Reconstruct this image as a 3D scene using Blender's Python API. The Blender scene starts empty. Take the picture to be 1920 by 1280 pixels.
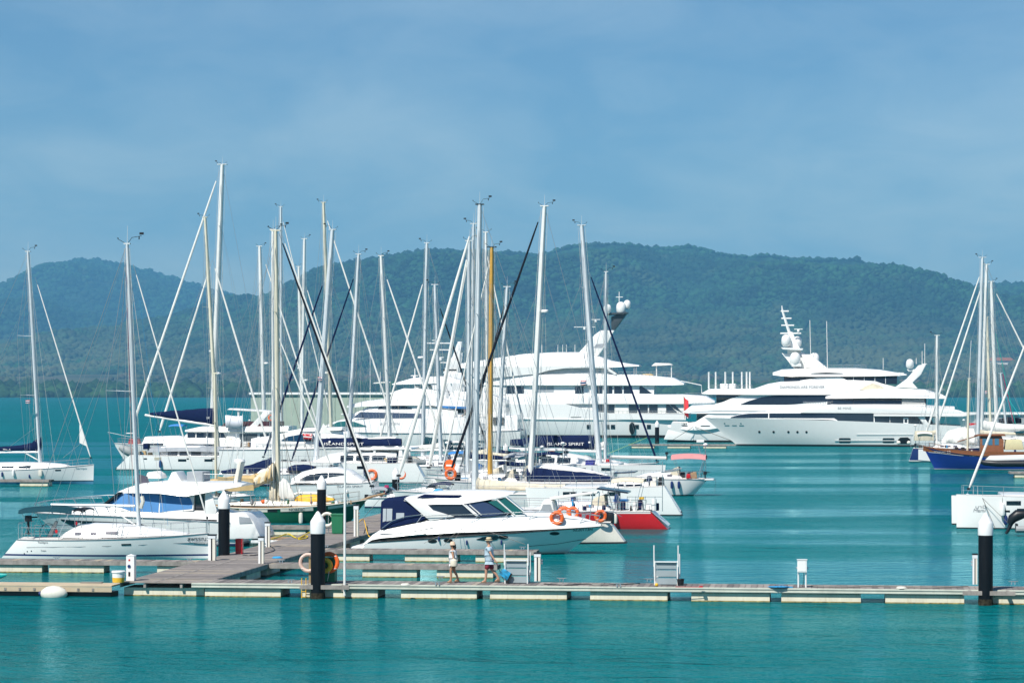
import bpy, bmesh, math, random
import numpy as np
from math import sin, cos, tan, pi, radians, sqrt, atan2, hypot
from mathutils import Vector, Matrix
random.seed(7)
scene = bpy.context.scene
COL = scene.collection
# ------------------------------------------------------------------ camera
F_PX, CAM_H, HOR = 5000.0, 8.4, 735.0        # focal length in photo pixels, eye height (m), horizon row
cam = bpy.data.cameras.new('camera'); cam_o = bpy.data.objects.new('camera', cam); COL.objects.link(cam_o)
cam_o.location = (0, 0, CAM_H); cam_o.rotation_euler = (pi / 2, 0, 0)
cam.sensor_width = 36; cam.lens = 36 * F_PX / 1920; cam.shift_y = (HOR - 640) / 1920
cam.clip_start = 1; cam.clip_end = 60000
scene.camera = cam_o
# ------------------------------------------------------------------ sun and sky
SUN_EL, SUN_AZ = radians(51), radians(213)   # azimuth clockwise from +Y: behind the camera, to its left
sd = Vector((sin(SUN_AZ) * cos(SUN_EL), cos(SUN_AZ) * cos(SUN_EL), sin(SUN_EL)))
sun = bpy.data.lights.new('sun', 'SUN'); sun.energy = 5.0; sun.angle = radians(0.5); sun.color = (1, 0.955, 0.88)
sun_o = bpy.data.objects.new('sun', sun); COL.objects.link(sun_o)
sun_o.rotation_euler = sd.to_track_quat('Z', 'Y').to_euler(); sun_o.location = (0, 0, 60)
world = bpy.data.worlds.new('World'); scene.world = world; world.use_nodes = True
nt = world.node_tree; nt.nodes.clear()
def wn(t, **k):
    n = nt.nodes.new(t)
    for a, b in k.items(): setattr(n, a, b)
    return n
wo = wn('ShaderNodeOutputWorld'); bg = wn('ShaderNodeBackground'); bg.inputs['Strength'].default_value = 0.088
sky = wn('ShaderNodeTexSky', sky_type='NISHITA', sun_disc=False, sun_elevation=SUN_EL, sun_rotation=SUN_AZ)
sky.altitude = 0; sky.air_density = 1.0; sky.dust_density = 0.2; sky.ozone_density = 4.0
# thin, even cloud veil: brightens and dims the whole sky softly
tc = wn('ShaderNodeTexCoord'); mp = wn('ShaderNodeMapping'); mp.inputs['Scale'].default_value = (1.0, 1.0, 2.6)
n1 = wn('ShaderNodeTexNoise'); n1.inputs['Scale'].default_value = 7.0; n1.inputs['Detail'].default_value = 6; n1.inputs['Roughness'].default_value = 0.5
n1.inputs['Distortion'].default_value = 0.4
cr = wn('ShaderNodeValToRGB'); e = cr.color_ramp.elements
e[0].position = 0.40; e[0].color = (0.50, 0.66, 0.755, 1); e[1].position = 0.64; e[1].color = (0.90, 0.89, 0.86, 1)
mul = wn('ShaderNodeMix', data_type='RGBA', blend_type='MULTIPLY'); mul.inputs['Factor'].default_value = 1
nt.links.new(tc.outputs['Generated'], mp.inputs['Vector']); nt.links.new(mp.outputs['Vector'], n1.inputs['Vector'])
n2 = wn('ShaderNodeTexNoise'); n2.inputs['Scale'].default_value = 17.0; n2.inputs['Detail'].default_value = 5; n2.inputs['Roughness'].default_value = 0.6; n2.inputs['Distortion'].default_value = 0.8
nm = wn('ShaderNodeMix', data_type='FLOAT'); nm.inputs['Factor'].default_value = 0.36
nt.links.new(mp.outputs['Vector'], n2.inputs['Vector']); nt.links.new(n1.outputs['Fac'], nm.inputs['A']); nt.links.new(n2.outputs['Fac'], nm.inputs['B'])
nt.links.new(nm.outputs['Result'], cr.inputs['Fac'])
nt.links.new(sky.outputs['Color'], mul.inputs['A']); nt.links.new(cr.outputs['Color'], mul.inputs['B'])
nt.links.new(mul.outputs['Result'], bg.inputs['Color']); nt.links.new(bg.outputs['Background'], wo.inputs['Surface'])
# ------------------------------------------------------------------ exposure and renderer
vs = scene.view_settings; vs.view_transform = 'Standard'; vs.look = 'None'; vs.exposure = 0.36; vs.gamma = 1.0; vs.use_curve_mapping = False
scene.render.engine = 'CYCLES'
cy = scene.cycles
cy.max_bounces = 6; cy.diffuse_bounces = 3; cy.glossy_bounces = 3; cy.transmission_bounces = 3; cy.volume_bounces = 0; cy.transparent_max_bounces = 8
cy.use_denoising = True; cy.caustics_reflective = False; cy.caustics_refractive = False; cy.sample_clamp_indirect = 4
cy.volume_max_steps = 64

# ------------------------------------------------------------------ materials
MATS = {}
def lin(c): return c / 12.92 if c <= 0.04045 else ((c + 0.055) / 1.055) ** 2.4
def rgb(r, g, b): return (lin(r / 255), lin(g / 255), lin(b / 255), 1)
def mat(name, color, rough=0.5, metal=0.0, coat=0.0, var=0.06, vscale=1.5, streak=0.0, dirt=(0.32, 0.27, 0.18), bump=0.0, bscale=20, spec=0.5, trans=0.0):
    """Principled surface with broad tone variation, optional vertical weather streaks and fine bump (all world/object space)."""
    if name in MATS: return MATS[name]
    m = bpy.data.materials.new(name); m.use_nodes = True; MATS[name] = m
    t = m.node_tree; p = t.nodes['Principled BSDF']; L = t.links.new
    p.inputs['Roughness'].default_value = rough; p.inputs['Metallic'].default_value = metal
    p.inputs['Coat Weight'].default_value = coat; p.inputs['Coat Roughness'].default_value = 0.08
    p.inputs['Specular IOR Level'].default_value = spec; p.inputs['Transmission Weight'].default_value = trans
    g = t.nodes.new('ShaderNodeNewGeometry')
    nz = t.nodes.new('ShaderNodeTexNoise'); nz.inputs['Scale'].default_value = vscale; nz.inputs['Detail'].default_value = 5; nz.inputs['Roughness'].default_value = 0.6
    L(g.outputs['Position'], nz.inputs['Vector'])
    mr = t.nodes.new('ShaderNodeMapRange'); mr.inputs['To Min'].default_value = 1 - var * 2; mr.inputs['To Max'].default_value = 1 + var
    mr.inputs['From Min'].default_value = 0.25; mr.inputs['From Max'].default_value = 0.75
    L(nz.outputs['Fac'], mr.inputs['Value'])
    mx = t.nodes.new('ShaderNodeMix'); mx.data_type = 'RGBA'; mx.blend_type = 'MULTIPLY'; mx.inputs['Factor'].default_value = 1
    mx.inputs['A'].default_value = (*color[:3], 1); L(mr.outputs['Result'], mx.inputs['B'])
    out = mx.outputs['Result']
    if streak > 0:
        mp = t.nodes.new('ShaderNodeMapping'); mp.inputs['Scale'].default_value = (5, 5, 0.5); L(g.outputs['Position'], mp.inputs['Vector'])
        n2 = t.nodes.new('ShaderNodeTexNoise'); n2.inputs['Scale'].default_value = 1.6; n2.inputs['Detail'].default_value = 6; n2.inputs['Roughness'].default_value = 0.7
        L(mp.outputs['Vector'], n2.inputs['Vector'])
        r2 = t.nodes.new('ShaderNodeMapRange'); r2.inputs['From Min'].default_value = 0.52; r2.inputs['From Max'].default_value = 0.78
        r2.inputs['To Min'].default_value = 0; r2.inputs['To Max'].default_value = streak; L(n2.outputs['Fac'], r2.inputs['Value'])
        m2 = t.nodes.new('ShaderNodeMix'); m2.data_type = 'RGBA'; L(r2.outputs['Result'], m2.inputs['Factor']); L(out, m2.inputs['A'])
        m2.inputs['B'].default_value = (*dirt, 1); out = m2.outputs['Result']
    L(out, p.inputs['Base Color'])
    if bump > 0:
        n3 = t.nodes.new('ShaderNodeTexNoise'); n3.inputs['Scale'].default_value = bscale; n3.inputs['Detail'].default_value = 4
        L(g.outputs['Position'], n3.inputs['Vector'])
        b = t.nodes.new('ShaderNodeBump'); b.inputs['Strength'].default_value = bump; b.inputs['Distance'].default_value = 0.05
        L(n3.outputs['Fac'], b.inputs['Height']); L(b.outputs['Normal'], p.inputs['Normal'])
    return m

M_gel = mat('white_gelcoat', (0.83, 0.83, 0.81), 0.22, coat=0.3, var=0.02, streak=0.06)
M_gel2 = mat('cream_gelcoat', (0.74, 0.71, 0.62), 0.3, coat=0.2, var=0.04, streak=0.22)
M_yacht = mat('yacht_paint', (0.82, 0.82, 0.80), 0.12, coat=0.5, var=0.015)
M_deck = mat('deck_white', (0.72, 0.71, 0.68), 0.55, var=0.05, streak=0.05)
M_nonskid = mat('deck_grey', (0.52, 0.52, 0.50), 0.7, var=0.06)
M_teak = mat('teak', (0.34, 0.22, 0.12), 0.65, var=0.12, vscale=6)
M_glass = mat('dark_window', (0.012, 0.02, 0.03), 0.05, var=0.0, spec=0.9)
M_gglass = mat('green_window', (0.02, 0.13, 0.13), 0.06, var=0.0, spec=0.9)
M_bglass = mat('blue_window_cover', (0.045, 0.20, 0.46), 0.45, var=0.05)
M_navy = mat('navy_canvas', (0.004, 0.012, 0.055), 0.8, var=0.10, vscale=3, bump=0.25, bscale=6, spec=0.12)
M_black = mat('black_plastic', (0.006, 0.007, 0.009), 0.45, var=0.08)
M_blackc = mat('black_canvas', (0.012, 0.014, 0.022), 0.85, var=0.1, spec=0.12)
M_teal = mat('dark_teal_canvas', (0.010, 0.055, 0.075), 0.8, var=0.1, spec=0.12)
M_tan = mat('tan_canvas', (0.55, 0.40, 0.20), 0.85, var=0.12, vscale=3, bump=0.3, bscale=6, spec=0.12)
M_beige = mat('beige_sail_cover', (0.66, 0.60, 0.47), 0.85, var=0.10, vscale=3, streak=0.1, bump=0.5, bscale=5, spec=0.12)
M_grey = mat('grey_canvas', (0.34, 0.37, 0.40), 0.85, var=0.1, vscale=2, spec=0.12)
M_sail = mat('white_sail', (0.80, 0.79, 0.75), 0.75, var=0.05, streak=0.12, spec=0.12)
M_alu = mat('mast_aluminium', (0.66, 0.70, 0.72), 0.4, metal=0.1, var=0.05, streak=0.08)
M_mastw = mat('mast_white', (0.80, 0.80, 0.77), 0.35, var=0.04, streak=0.10)
M_mastc = mat('mast_cream', (0.74, 0.69, 0.54), 0.4, var=0.05, streak=0.15)
M_masty = mat('mast_varnished', (0.62, 0.34, 0.055), 0.4, var=0.12, vscale=4, streak=0.25, dirt=(0.75, 0.66, 0.5))
M_steel = mat('stainless', (0.62, 0.64, 0.65), 0.25, metal=0.8, var=0.03)
M_wire = mat('rigging_wire', (0.45, 0.47, 0.48), 0.35, metal=0.6, var=0.02)
M_rope = mat('rope_grey', (0.22, 0.21, 0.19), 0.9, var=0.1)
M_ropew = mat('rope_white', (0.65, 0.63, 0.56), 0.9, var=0.1)
M_orange = mat('lifebuoy_orange', (0.80, 0.13, 0.018), 0.55, var=0.08)
M_yellow = mat('yellow_plastic', (0.80, 0.46, 0.03), 0.6, var=0.1)
M_red = mat('red_paint', (0.56, 0.010, 0.016), 0.3, coat=0.3, var=0.06)
M_pink = mat('pink_canvas', (0.66, 0.27, 0.27), 0.85, var=0.08)
M_green = mat('green_hull', (0.006, 0.105, 0.050), 0.35, var=0.06, streak=0.08)
M_binG = mat('green_bin', (0.012, 0.16, 0.07), 0.5, var=0.08)
M_wood = mat('varnished_wood', (0.24, 0.085, 0.03), 0.4, var=0.15, vscale=5)
M_blueh = mat('blue_hull', (0.010, 0.035, 0.24), 0.3, coat=0.3, var=0.04)
M_bluestripe = mat('navy_stripe', (0.012, 0.03, 0.13), 0.35, var=0.03)
M_bluefoul = mat('blue_antifouling', (0.05, 0.22, 0.36), 0.8, var=0.1)
M_foul = mat('dark_antifouling', (0.018, 0.02, 0.022), 0.8, var=0.1)
M_greyb = mat('rib_grey', (0.30, 0.32, 0.32), 0.6, var=0.06)
M_solar = mat('solar_panel', (0.02, 0.03, 0.05), 0.15, var=0.0)
M_lav = mat('smoked_window', (0.10, 0.09, 0.12), 0.2, var=0.0)
M_lightblue = mat('light_blue_cloth', (0.03, 0.32, 0.62), 0.7, var=0.1)
M_blueroof = mat('blue_awning', (0.03, 0.20, 0.52), 0.7, var=0.08)
M_ink = mat('dark_lettering', (0.03, 0.03, 0.035), 0.5, var=0.0)
M_inkg = mat('grey_lettering', (0.22, 0.23, 0.25), 0.5, var=0.0)
M_inkw = mat('white_lettering', (0.78, 0.78, 0.76), 0.5, var=0.0)

# ------------------------------------------------------------------ mesh building
class G:
    """collects shapes and links them as ONE mesh object"""
    def __init__(s): s.v = []; s.f = []; s.m = []; s.cur = 0
    def add(s, vs, fs):
        o = len(s.v); s.v += [tuple(v) for v in vs]
        for f in fs: s.f.append([i + o for i in f]); s.m.append(s.cur)
        return s
    def box(s, c, d, rz=0.0, ry=0.0, top=1.0):
        hx, hy, hz = d[0] / 2, d[1] / 2, d[2] / 2; vs = []
        for z in (-hz, hz):
            k = top if z > 0 else 1
            for x, y in ((-hx, -hy), (hx, -hy), (hx, hy), (-hx, hy)):
                X, Y, Z = x * k, y * k, z
                if ry: X, Z = X * cos(ry) + Z * sin(ry), -X * sin(ry) + Z * cos(ry)
                if rz: X, Y = X * cos(rz) - Y * sin(rz), X * sin(rz) + Y * cos(rz)
                vs.append((c[0] + X, c[1] + Y, c[2] + Z))
        return s.add(vs, [(3, 2, 1, 0), (4, 5, 6, 7), (0, 1, 5, 4), (1, 2, 6, 5), (2, 3, 7, 6), (3, 0, 4, 7)])
    def tube(s, pts, r, n=6, r2=None, flat=1.0, closed=False):
        """tube along points; r a number or a list; flat squashes it across its second axis"""
        P = [Vector(p) for p in pts]; k = len(P)
        R = r if isinstance(r, (list, tuple)) else [r + ((r2 if r2 is not None else r) - r) * i / max(1, k - 1) for i in range(k)]
        vs = []; ref = None
        for i, p in enumerate(P):
            if closed: d = P[(i + 1) % k] - P[i - 1]
            else: d = P[min(i + 1, k - 1)] - P[max(i - 1, 0)]
            d.normalize()
            if ref is None:
                ref = Vector((1, 0, 0)) if abs(d.x) < 0.8 else Vector((0, 0, 1))
            a = (ref - d * ref.dot(d)).normalized(); b = d.cross(a); ref = a
            for j in range(n):
                t = 2 * pi * j / n; vs.append(p + a * cos(t) * R[i] + b * sin(t) * R[i] * flat)
        fs = []
        for i in range(k if closed else k - 1):
            i2 = (i + 1) % k
            for j in range(n): fs.append((i * n + j, i * n + (j + 1) % n, i2 * n + (j + 1) % n, i2 * n + j))
        if not closed: fs += [tuple(reversed(range(n))), tuple(range((k - 1) * n, k * n))]
        return s.add(vs, fs)
    def lathe(s, c, prof, n=16, axis='z'):
        """prof: list of (r, h)"""
        vs = []
        for r, h in prof:
            for j in range(n):
                t = 2 * pi * j / n; a, b = r * cos(t), r * sin(t)
                vs.append((c[0] + a, c[1] + b, c[2] + h) if axis == 'z' else (c[0] + h, c[1] + a, c[2] + b) if axis == 'x' else (c[0] + b, c[1] + h, c[2] + a))
        fs = [(i * n + j, i * n + (j + 1) % n, (i + 1) * n + (j + 1) % n, (i + 1) * n + j) for i in range(len(prof) - 1) for j in range(n)]
        fs += [tuple(reversed(range(n))), tuple(range((len(prof) - 1) * n, len(prof) * n))]
        return s.add(vs, fs)
    def ball(s, c, r, sz=1.0, n=14, k=9):
        return s.lathe(c, [(max(1e-4, r * sin(pi * i / (k - 1))), -r * sz * cos(pi * i / (k - 1))) for i in range(k)], n)
    def prism(s, poly, y0, y1, k=1.0):
        """poly of (x,z) pushed from y0 to y1; k scales nothing but keeps the far face's size"""
        n = len(poly)
        vs = [(x, y0, z) for x, z in poly] + [(x, y1, z) for x, z in poly]
        ar = sum(poly[i][0] * poly[(i + 1) % n][1] - poly[(i + 1) % n][0] * poly[i][1] for i in range(n))
        fs = [tuple(range(n)), tuple(reversed(range(n, 2 * n)))] + [(i, i + n, (i + 1) % n + n, (i + 1) % n) for i in range(n)]
        if ar < 0: fs = [tuple(reversed(f)) for f in fs]
        return s.add(vs, fs)
    def torus(s, c, R, r, axis='y', n=20, k=8, flat=1.0):
        pts = []
        for i in range(n):
            t = 2 * pi * i / n; a, b = R * cos(t), R * sin(t)
            pts.append((c[0] + a, c[1], c[2] + b) if axis == 'y' else (c[0] + a, c[1] + b, c[2]) if axis == 'z' else (c[0], c[1] + a, c[2] + b))
        return s.tube(pts, r, k, closed=True)
    def build(s, name, mats, parent=None, smooth=35, bevel=0.0, seg=2, loc=None):
        me = bpy.data.meshes.new(name); me.from_pydata(s.v, [], s.f)
        if not isinstance(mats, (list, tuple)): mats = [mats]
        for m in mats: me.materials.append(m)
        if len(mats) > 1: me.polygons.foreach_set('material_index', s.m)
        if bevel > 0:
            bm = bmesh.new(); bm.from_mesh(me)
            es = [e for e in bm.edges if len(e.link_faces) == 2 and e.calc_face_angle(0) > 0.5]
            bmesh.ops.bevel(bm, geom=es, offset=bevel, segments=seg, affect='EDGES', profile=0.6, clamp_overlap=True)
            bm.to_mesh(me); bm.free()
        me.update()
        if smooth:
            me.polygons.foreach_set('use_smooth', [True] * len(me.polygons)); me.set_sharp_from_angle(angle=radians(smooth))
        o = bpy.data.objects.new(name, me); COL.objects.link(o)
        if parent: o.parent = parent
        if loc: o.location = loc
        return o

def tag(o, label=None, cat=None, group=None, kind=None):
    if label: o['label'] = label
    if cat: o['category'] = cat
    if group: o['group'] = group
    if kind: o['kind'] = kind
    return o
def thing(name, label, cat, loc=(0, 0, 0), rz=0.0, group=None):
    o = bpy.data.objects.new(name, None); COL.objects.link(o); o.empty_display_size = 0.2
    o.location = loc; o.rotation_euler = (0, 0, rz)
    return tag(o, label, cat, group)
def copy_tree(o, parent=None, loc=None):
    c = o.copy(); COL.objects.link(c); c.parent = parent
    if loc is not None: c.location = loc
    for ch in list(o.children): copy_tree(ch, c)
    return c
def lettering(txt, size, m, parent, loc, width=None, name='lettering', shear=0.0, rx=pi / 2, rz=0.0, spacing=1.0, ys=None, off=0.01):
    """flat printed letters facing the camera side (-y), as a thin mesh; loc is the lower left corner"""
    cu = bpy.data.curves.new(name, 'FONT'); cu.body = txt; cu.size = size; cu.extrude = 0.004; cu.shear = shear; cu.resolution_u = 3; cu.space_character = spacing
    t = bpy.data.objects.new(name, cu); COL.objects.link(t)
    bpy.context.view_layer.update()
    me = bpy.data.meshes.new_from_object(t.evaluated_get(bpy.context.evaluated_depsgraph_get()))
    bpy.data.objects.remove(t); bpy.data.curves.remove(cu)
    n = len(me.vertices); co = np.empty(n * 3); me.vertices.foreach_get('co', co); co = co.reshape(-1, 3)
    if width and n: co[:, 0] = (co[:, 0] - co[:, 0].min()) * width / (co[:, 0].max() - co[:, 0].min()); me.vertices.foreach_set('co', co.ravel())
    me.materials.clear(); me.materials.append(m)
    o = bpy.data.objects.new(name, me); COL.objects.link(o); o.parent = parent
    if ys is not None:      # letters painted on a curved side: every point is set on the surface
        q = np.empty_like(co); q[:, 0] = co[:, 0] + loc[0]; q[:, 2] = co[:, 1] + loc[2]
        q[:, 1] = [-ys(a, b) - off - (0.004 if d > 0 else 0) for a, b, d in zip(q[:, 0], q[:, 2], co[:, 2])]
        me.vertices.foreach_set('co', q.ravel()); me.update(); return o
    o.location = loc; o.rotation_euler = (rx, 0, rz)
    return o

# ------------------------------------------------------------------ the marina's own grid: u along the docks (to the right), v away from the shore
ANG = radians(-7); UH = Vector((cos(ANG), sin(ANG), 0)); VH = Vector((-sin(ANG), cos(ANG), 0))
def ray(px, py): return Vector(((px - 960) / F_PX, 1.0, (HOR - py) / F_PX))
def water(px, py, z=0.0):
    d = ray(px, py); t = (z - CAM_H) / d.z; return Vector((0, 0, CAM_H)) + d * t
ORG = water(480, 1119)
def uv_of(P): Q = P - ORG; return Q.dot(UH), Q.dot(VH)
def W(u, v, z=0.0): q = ORG + UH * u + VH * v; return Vector((q.x, q.y, z))
def on_v(px, py, v):
    """photo row and column read on the upright plane v: gives (u, z)"""
    d = ray(px, py); C = Vector((0, 0, CAM_H)) - ORG
    t = (v - C.dot(VH)) / d.dot(VH); P = Vector((0, 0, CAM_H)) + d * t
    return (P - ORG).dot(UH), P.z
def v_at(px, py, z=0.0): return uv_of(water(px, py, z))[1]
# ================================================================== water
def water_material():
    m = bpy.data.materials.new('sea_water'); m.use_nodes = True; t = m.node_tree; p = t.nodes['Principled BSDF']; L = t.links.new
    N = lambda k: t.nodes.new(k)
    g = N('ShaderNodeNewGeometry')
    def noise(scale, det, rough, sx, sy, dist=0.0):
        mp = N('ShaderNodeMapping'); mp.inputs['Scale'].default_value = (sx, sy, 1); L(g.outputs['Position'], mp.inputs['Vector'])
        n = N('ShaderNodeTexNoise'); n.inputs['Scale'].default_value = scale; n.inputs['Detail'].default_value = det
        n.inputs['Roughness'].default_value = rough; n.inputs['Distortion'].default_value = dist
        L(mp.outputs['Vector'], n.inputs['Vector']); return n.outputs['Fac']
    # colour of the silty green sea, with broad patches
    a = noise(0.03, 3, 0.5, 0.6, 0.35)
    cr = N('ShaderNodeValToRGB'); e = cr.color_ramp.elements
    e[0].position = 0.32; e[0].color = (0.000, 0.122, 0.138, 1); e[1].position = 0.70; e[1].color = (0.000, 0.157, 0.168, 1)
    L(a, cr.inputs['Fac'])
    # ripples: wind chop, finer cat's-paws; calm lanes where the chop is damped
    w0 = noise(0.42, 3, 0.55, 0.55, 1.0, 0.5); w1 = noise(1.5, 3, 0.6, 0.8, 1.1, 0.4); w2 = noise(5.5, 3, 0.65, 0.8, 1.1, 0.2)
    lane = noise(0.030, 3, 0.5, 0.22, 1.5)
    lr = N('ShaderNodeMapRange'); lr.inputs['From Min'].default_value = 0.47; lr.inputs['From Max'].default_value = 0.54
    lr.inputs['To Min'].default_value = 0.0; lr.inputs['To Max'].default_value = 1.0; L(lane, lr.inputs['Value'])
    sp = N('ShaderNodeSeparateXYZ'); L(g.outputs['Position'], sp.inputs['Vector'])
    def ramp(a, b, inv=False):     # open water ahead of the dock and beyond the moorings stays choppy
        r = N('ShaderNodeMapRange'); r.interpolation_type = 'SMOOTHSTEP'; r.inputs['From Min'].default_value = a; r.inputs['From Max'].default_value = b
        r.inputs['To Min'].default_value, r.inputs['To Max'].default_value = (1, 0) if inv else (0, 1); L(sp.outputs['Y'], r.inputs['Value']); return r.outputs['Result']
    def math(op, a, b):
        n_ = N('ShaderNodeMath'); n_.operation = op
        for q, v in enumerate((a, b)):
            if isinstance(v, (int, float)): n_.inputs[q].default_value = v
            else: L(v, n_.inputs[q])
        return n_.outputs['Value']
    open_w = math('MAXIMUM', ramp(104, 112, True), ramp(420, 520))
    chop = math('MAXIMUM', math('ADD', math('MULTIPLY', lr.outputs['Result'], 0.80), 0.11), math('MULTIPLY', open_w, 0.95))
    gust = noise(0.11, 3, 0.6, 0.6, 1.0)
    gr = N('ShaderNodeMapRange'); gr.inputs['From Min'].default_value = 0.38; gr.inputs['From Max'].default_value = 0.62; gr.inputs['To Min'].default_value = 0.55; gr.inputs['To Max'].default_value = 1.15; L(gust, gr.inputs['Value'])
    chop = math('MULTIPLY', chop, gr.outputs['Result'])
    b0 = N('ShaderNodeBump'); b0.inputs['Distance'].default_value = 1.0; L(chop, b0.inputs['Strength']); L(w0, b0.inputs['Height'])
    b1 = N('ShaderNodeBump'); L(b0.outputs['Normal'], b1.inputs['Normal']); b1.inputs['Distance'].default_value = 0.42
    b2 = N('ShaderNodeBump'); b2.inputs['Distance'].default_value = 0.11
    L(chop, b1.inputs['Strength']); L(chop, b2.inputs['Strength'])
    L(w1, b1.inputs['Height']); L(w2, b2.inputs['Height']); L(b1.outputs['Normal'], b2.inputs['Normal'])
    # body colour of the water under a Fresnel-weighted glossy sheen
    df = N('ShaderNodeBsdfDiffuse'); gl = N('ShaderNodeBsdfGlossy'); fr = N('ShaderNodeFresnel'); mxs = N('ShaderNodeMixShader'); k = N('ShaderNodeMath'); k.operation = 'MULTIPLY'
    L(cr.outputs['Color'], df.inputs['Color']); gl.inputs['Color'].default_value = (0.44, 0.85, 0.92, 1); gl.inputs['Roughness'].default_value = 0.05; fr.inputs['IOR'].default_value = 1.33
    for n_ in (df, gl, fr): L(b2.outputs['Normal'], n_.inputs['Normal'])
    k.inputs[1].default_value = 0.80; L(fr.outputs['Fac'], k.inputs[0]); L(k.outputs['Value'], mxs.inputs['Fac'])
    L(df.outputs['BSDF'], mxs.inputs[1]); L(gl.outputs['BSDF'], mxs.inputs[2]); L(mxs.outputs['Shader'], t.nodes['Material Output'].inputs['Surface'])
    t.nodes.remove(p)
    return m
g = G(); g.add([(-14000, -300, 0), (14000, -300, 0), (14000, 12900, 0), (-14000, 12900, 0)], [(0, 1, 2, 3)])
tag(g.build('sea', water_material(), smooth=0), kind='structure')

# ================================================================== hills, shore woods
rng = np.random.default_rng(5)
def vnoise(x, y, seed):
    """smooth value noise on a lattice (numpy)"""
    r = np.random.default_rng(seed); T = r.random((256, 256))
    xi = np.floor(x).astype(int); yi = np.floor(y).astype(int); fx = x - xi; fy = y - yi
    fx = fx * fx * (3 - 2 * fx); fy = fy * fy * (3 - 2 * fy)
    a = T[xi % 256, yi % 256]; b = T[(xi + 1) % 256, yi % 256]; c = T[xi % 256, (yi + 1) % 256]; d = T[(xi + 1) % 256, (yi + 1) % 256]
    return (a * (1 - fx) + b * fx) * (1 - fy) + (c * (1 - fx) + d * fx) * fy
def fbm(x, y, seed, o=4):
    s = 0; a = 1; tot = 0
    for i in range(o): s = s + a * (vnoise(x * 2 ** i + 13.7 * i, y * 2 ** i + 7.1 * i, seed + i) - 0.5); tot += a; a *= 0.5
    return s / tot
RIDGE_MAIN = [(-400, 640), (100, 640), (300, 600), (380, 572), (430, 554), (470, 556), (500, 552), (530, 537), (570, 517), (600, 503), (640, 496), (680, 489), (720, 481), (760, 475), (800, 470), (850, 469), (900, 471), (960, 475), (1000, 478), (1030, 475), (1060, 469), (1100, 463), (1150, 460), (1200, 463), (1250, 466), (1290, 460), (1330, 473), (1370, 485), (1400, 487), (1440, 485), (1480, 491), (1520, 493), (1560, 492), (1600, 491), (1640, 500), (1680, 515), (1720, 533), (1760, 547), (1800, 556), (1860, 575), (1960, 600), (2300, 640)]
RIDGE_LEFT = [(-500, 610), (-150, 590), (0, 555), (40, 533), (80, 513), (120, 491), (150, 487), (185, 487), (210, 493), (240, 500), (270, 506), (300, 515), (330, 523), (360, 533), (400, 546), (430, 551), (470, 562), (520, 580), (620, 610), (800, 650), (1000, 680)]
RIDGE_RIGHT = [(1400, 700), (1600, 620), (1700, 575), (1760, 552), (1790, 549), (1830, 541), (1870, 536), (1900, 534), (1960, 531), (2100, 520), (2400, 540)]
def hill_h(x, y, ridge, D, y0, seed, p):
    rx = np.array([a for a, _ in ridge], float); ry = np.array([b for _, b in ridge], float)
    col = 960 + x / D * F_PX
    H = (HOR - np.interp(col, rx, ry)) / F_PX * D + CAM_H - 6
    t = np.clip((y - y0) / (D - y0), 0, 1.6)
    gsh = np.where(t < 1, t ** p * (1.25 - 0.25 * t), np.maximum(0.2, 1 - (t - 1) ** 1.5 * 0.9))
    spur = fbm(x / 420, y / 900, seed, 4) * 1.7 * np.sin(np.clip(t, 0, 1) * pi) ** 0.8
    return np.maximum(0, H * np.minimum(np.clip(gsh * (1 + spur * 0.75), 0, 1.02), np.where(t < .97, y / D * 0.965, 1.02)) + 6 * fbm(x / 90, y / 90, seed + 9, 3) * np.clip(t * 4, 0, 1))
def grid_mesh(name, xs, ys, h, m):
    X, Y = np.meshgrid(xs, ys); Z = h(X, Y); n, k = X.shape
    me = bpy.data.meshes.new(name)
    co = np.stack([X, Y, Z], -1).reshape(-1, 3)
    i = np.arange((n - 1) * (k - 1)); r, c = i // (k - 1), i % (k - 1); a = r * k + c
    fc = np.stack([a, a + 1, a + k + 1, a + k], -1)
    me.from_pydata(co.tolist(), [], fc.tolist()); me.materials.append(m)
    me.polygons.foreach_set('use_smooth', [True] * len(me.polygons))
    o = bpy.data.objects.new(name, me); COL.objects.link(o); return o
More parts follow.
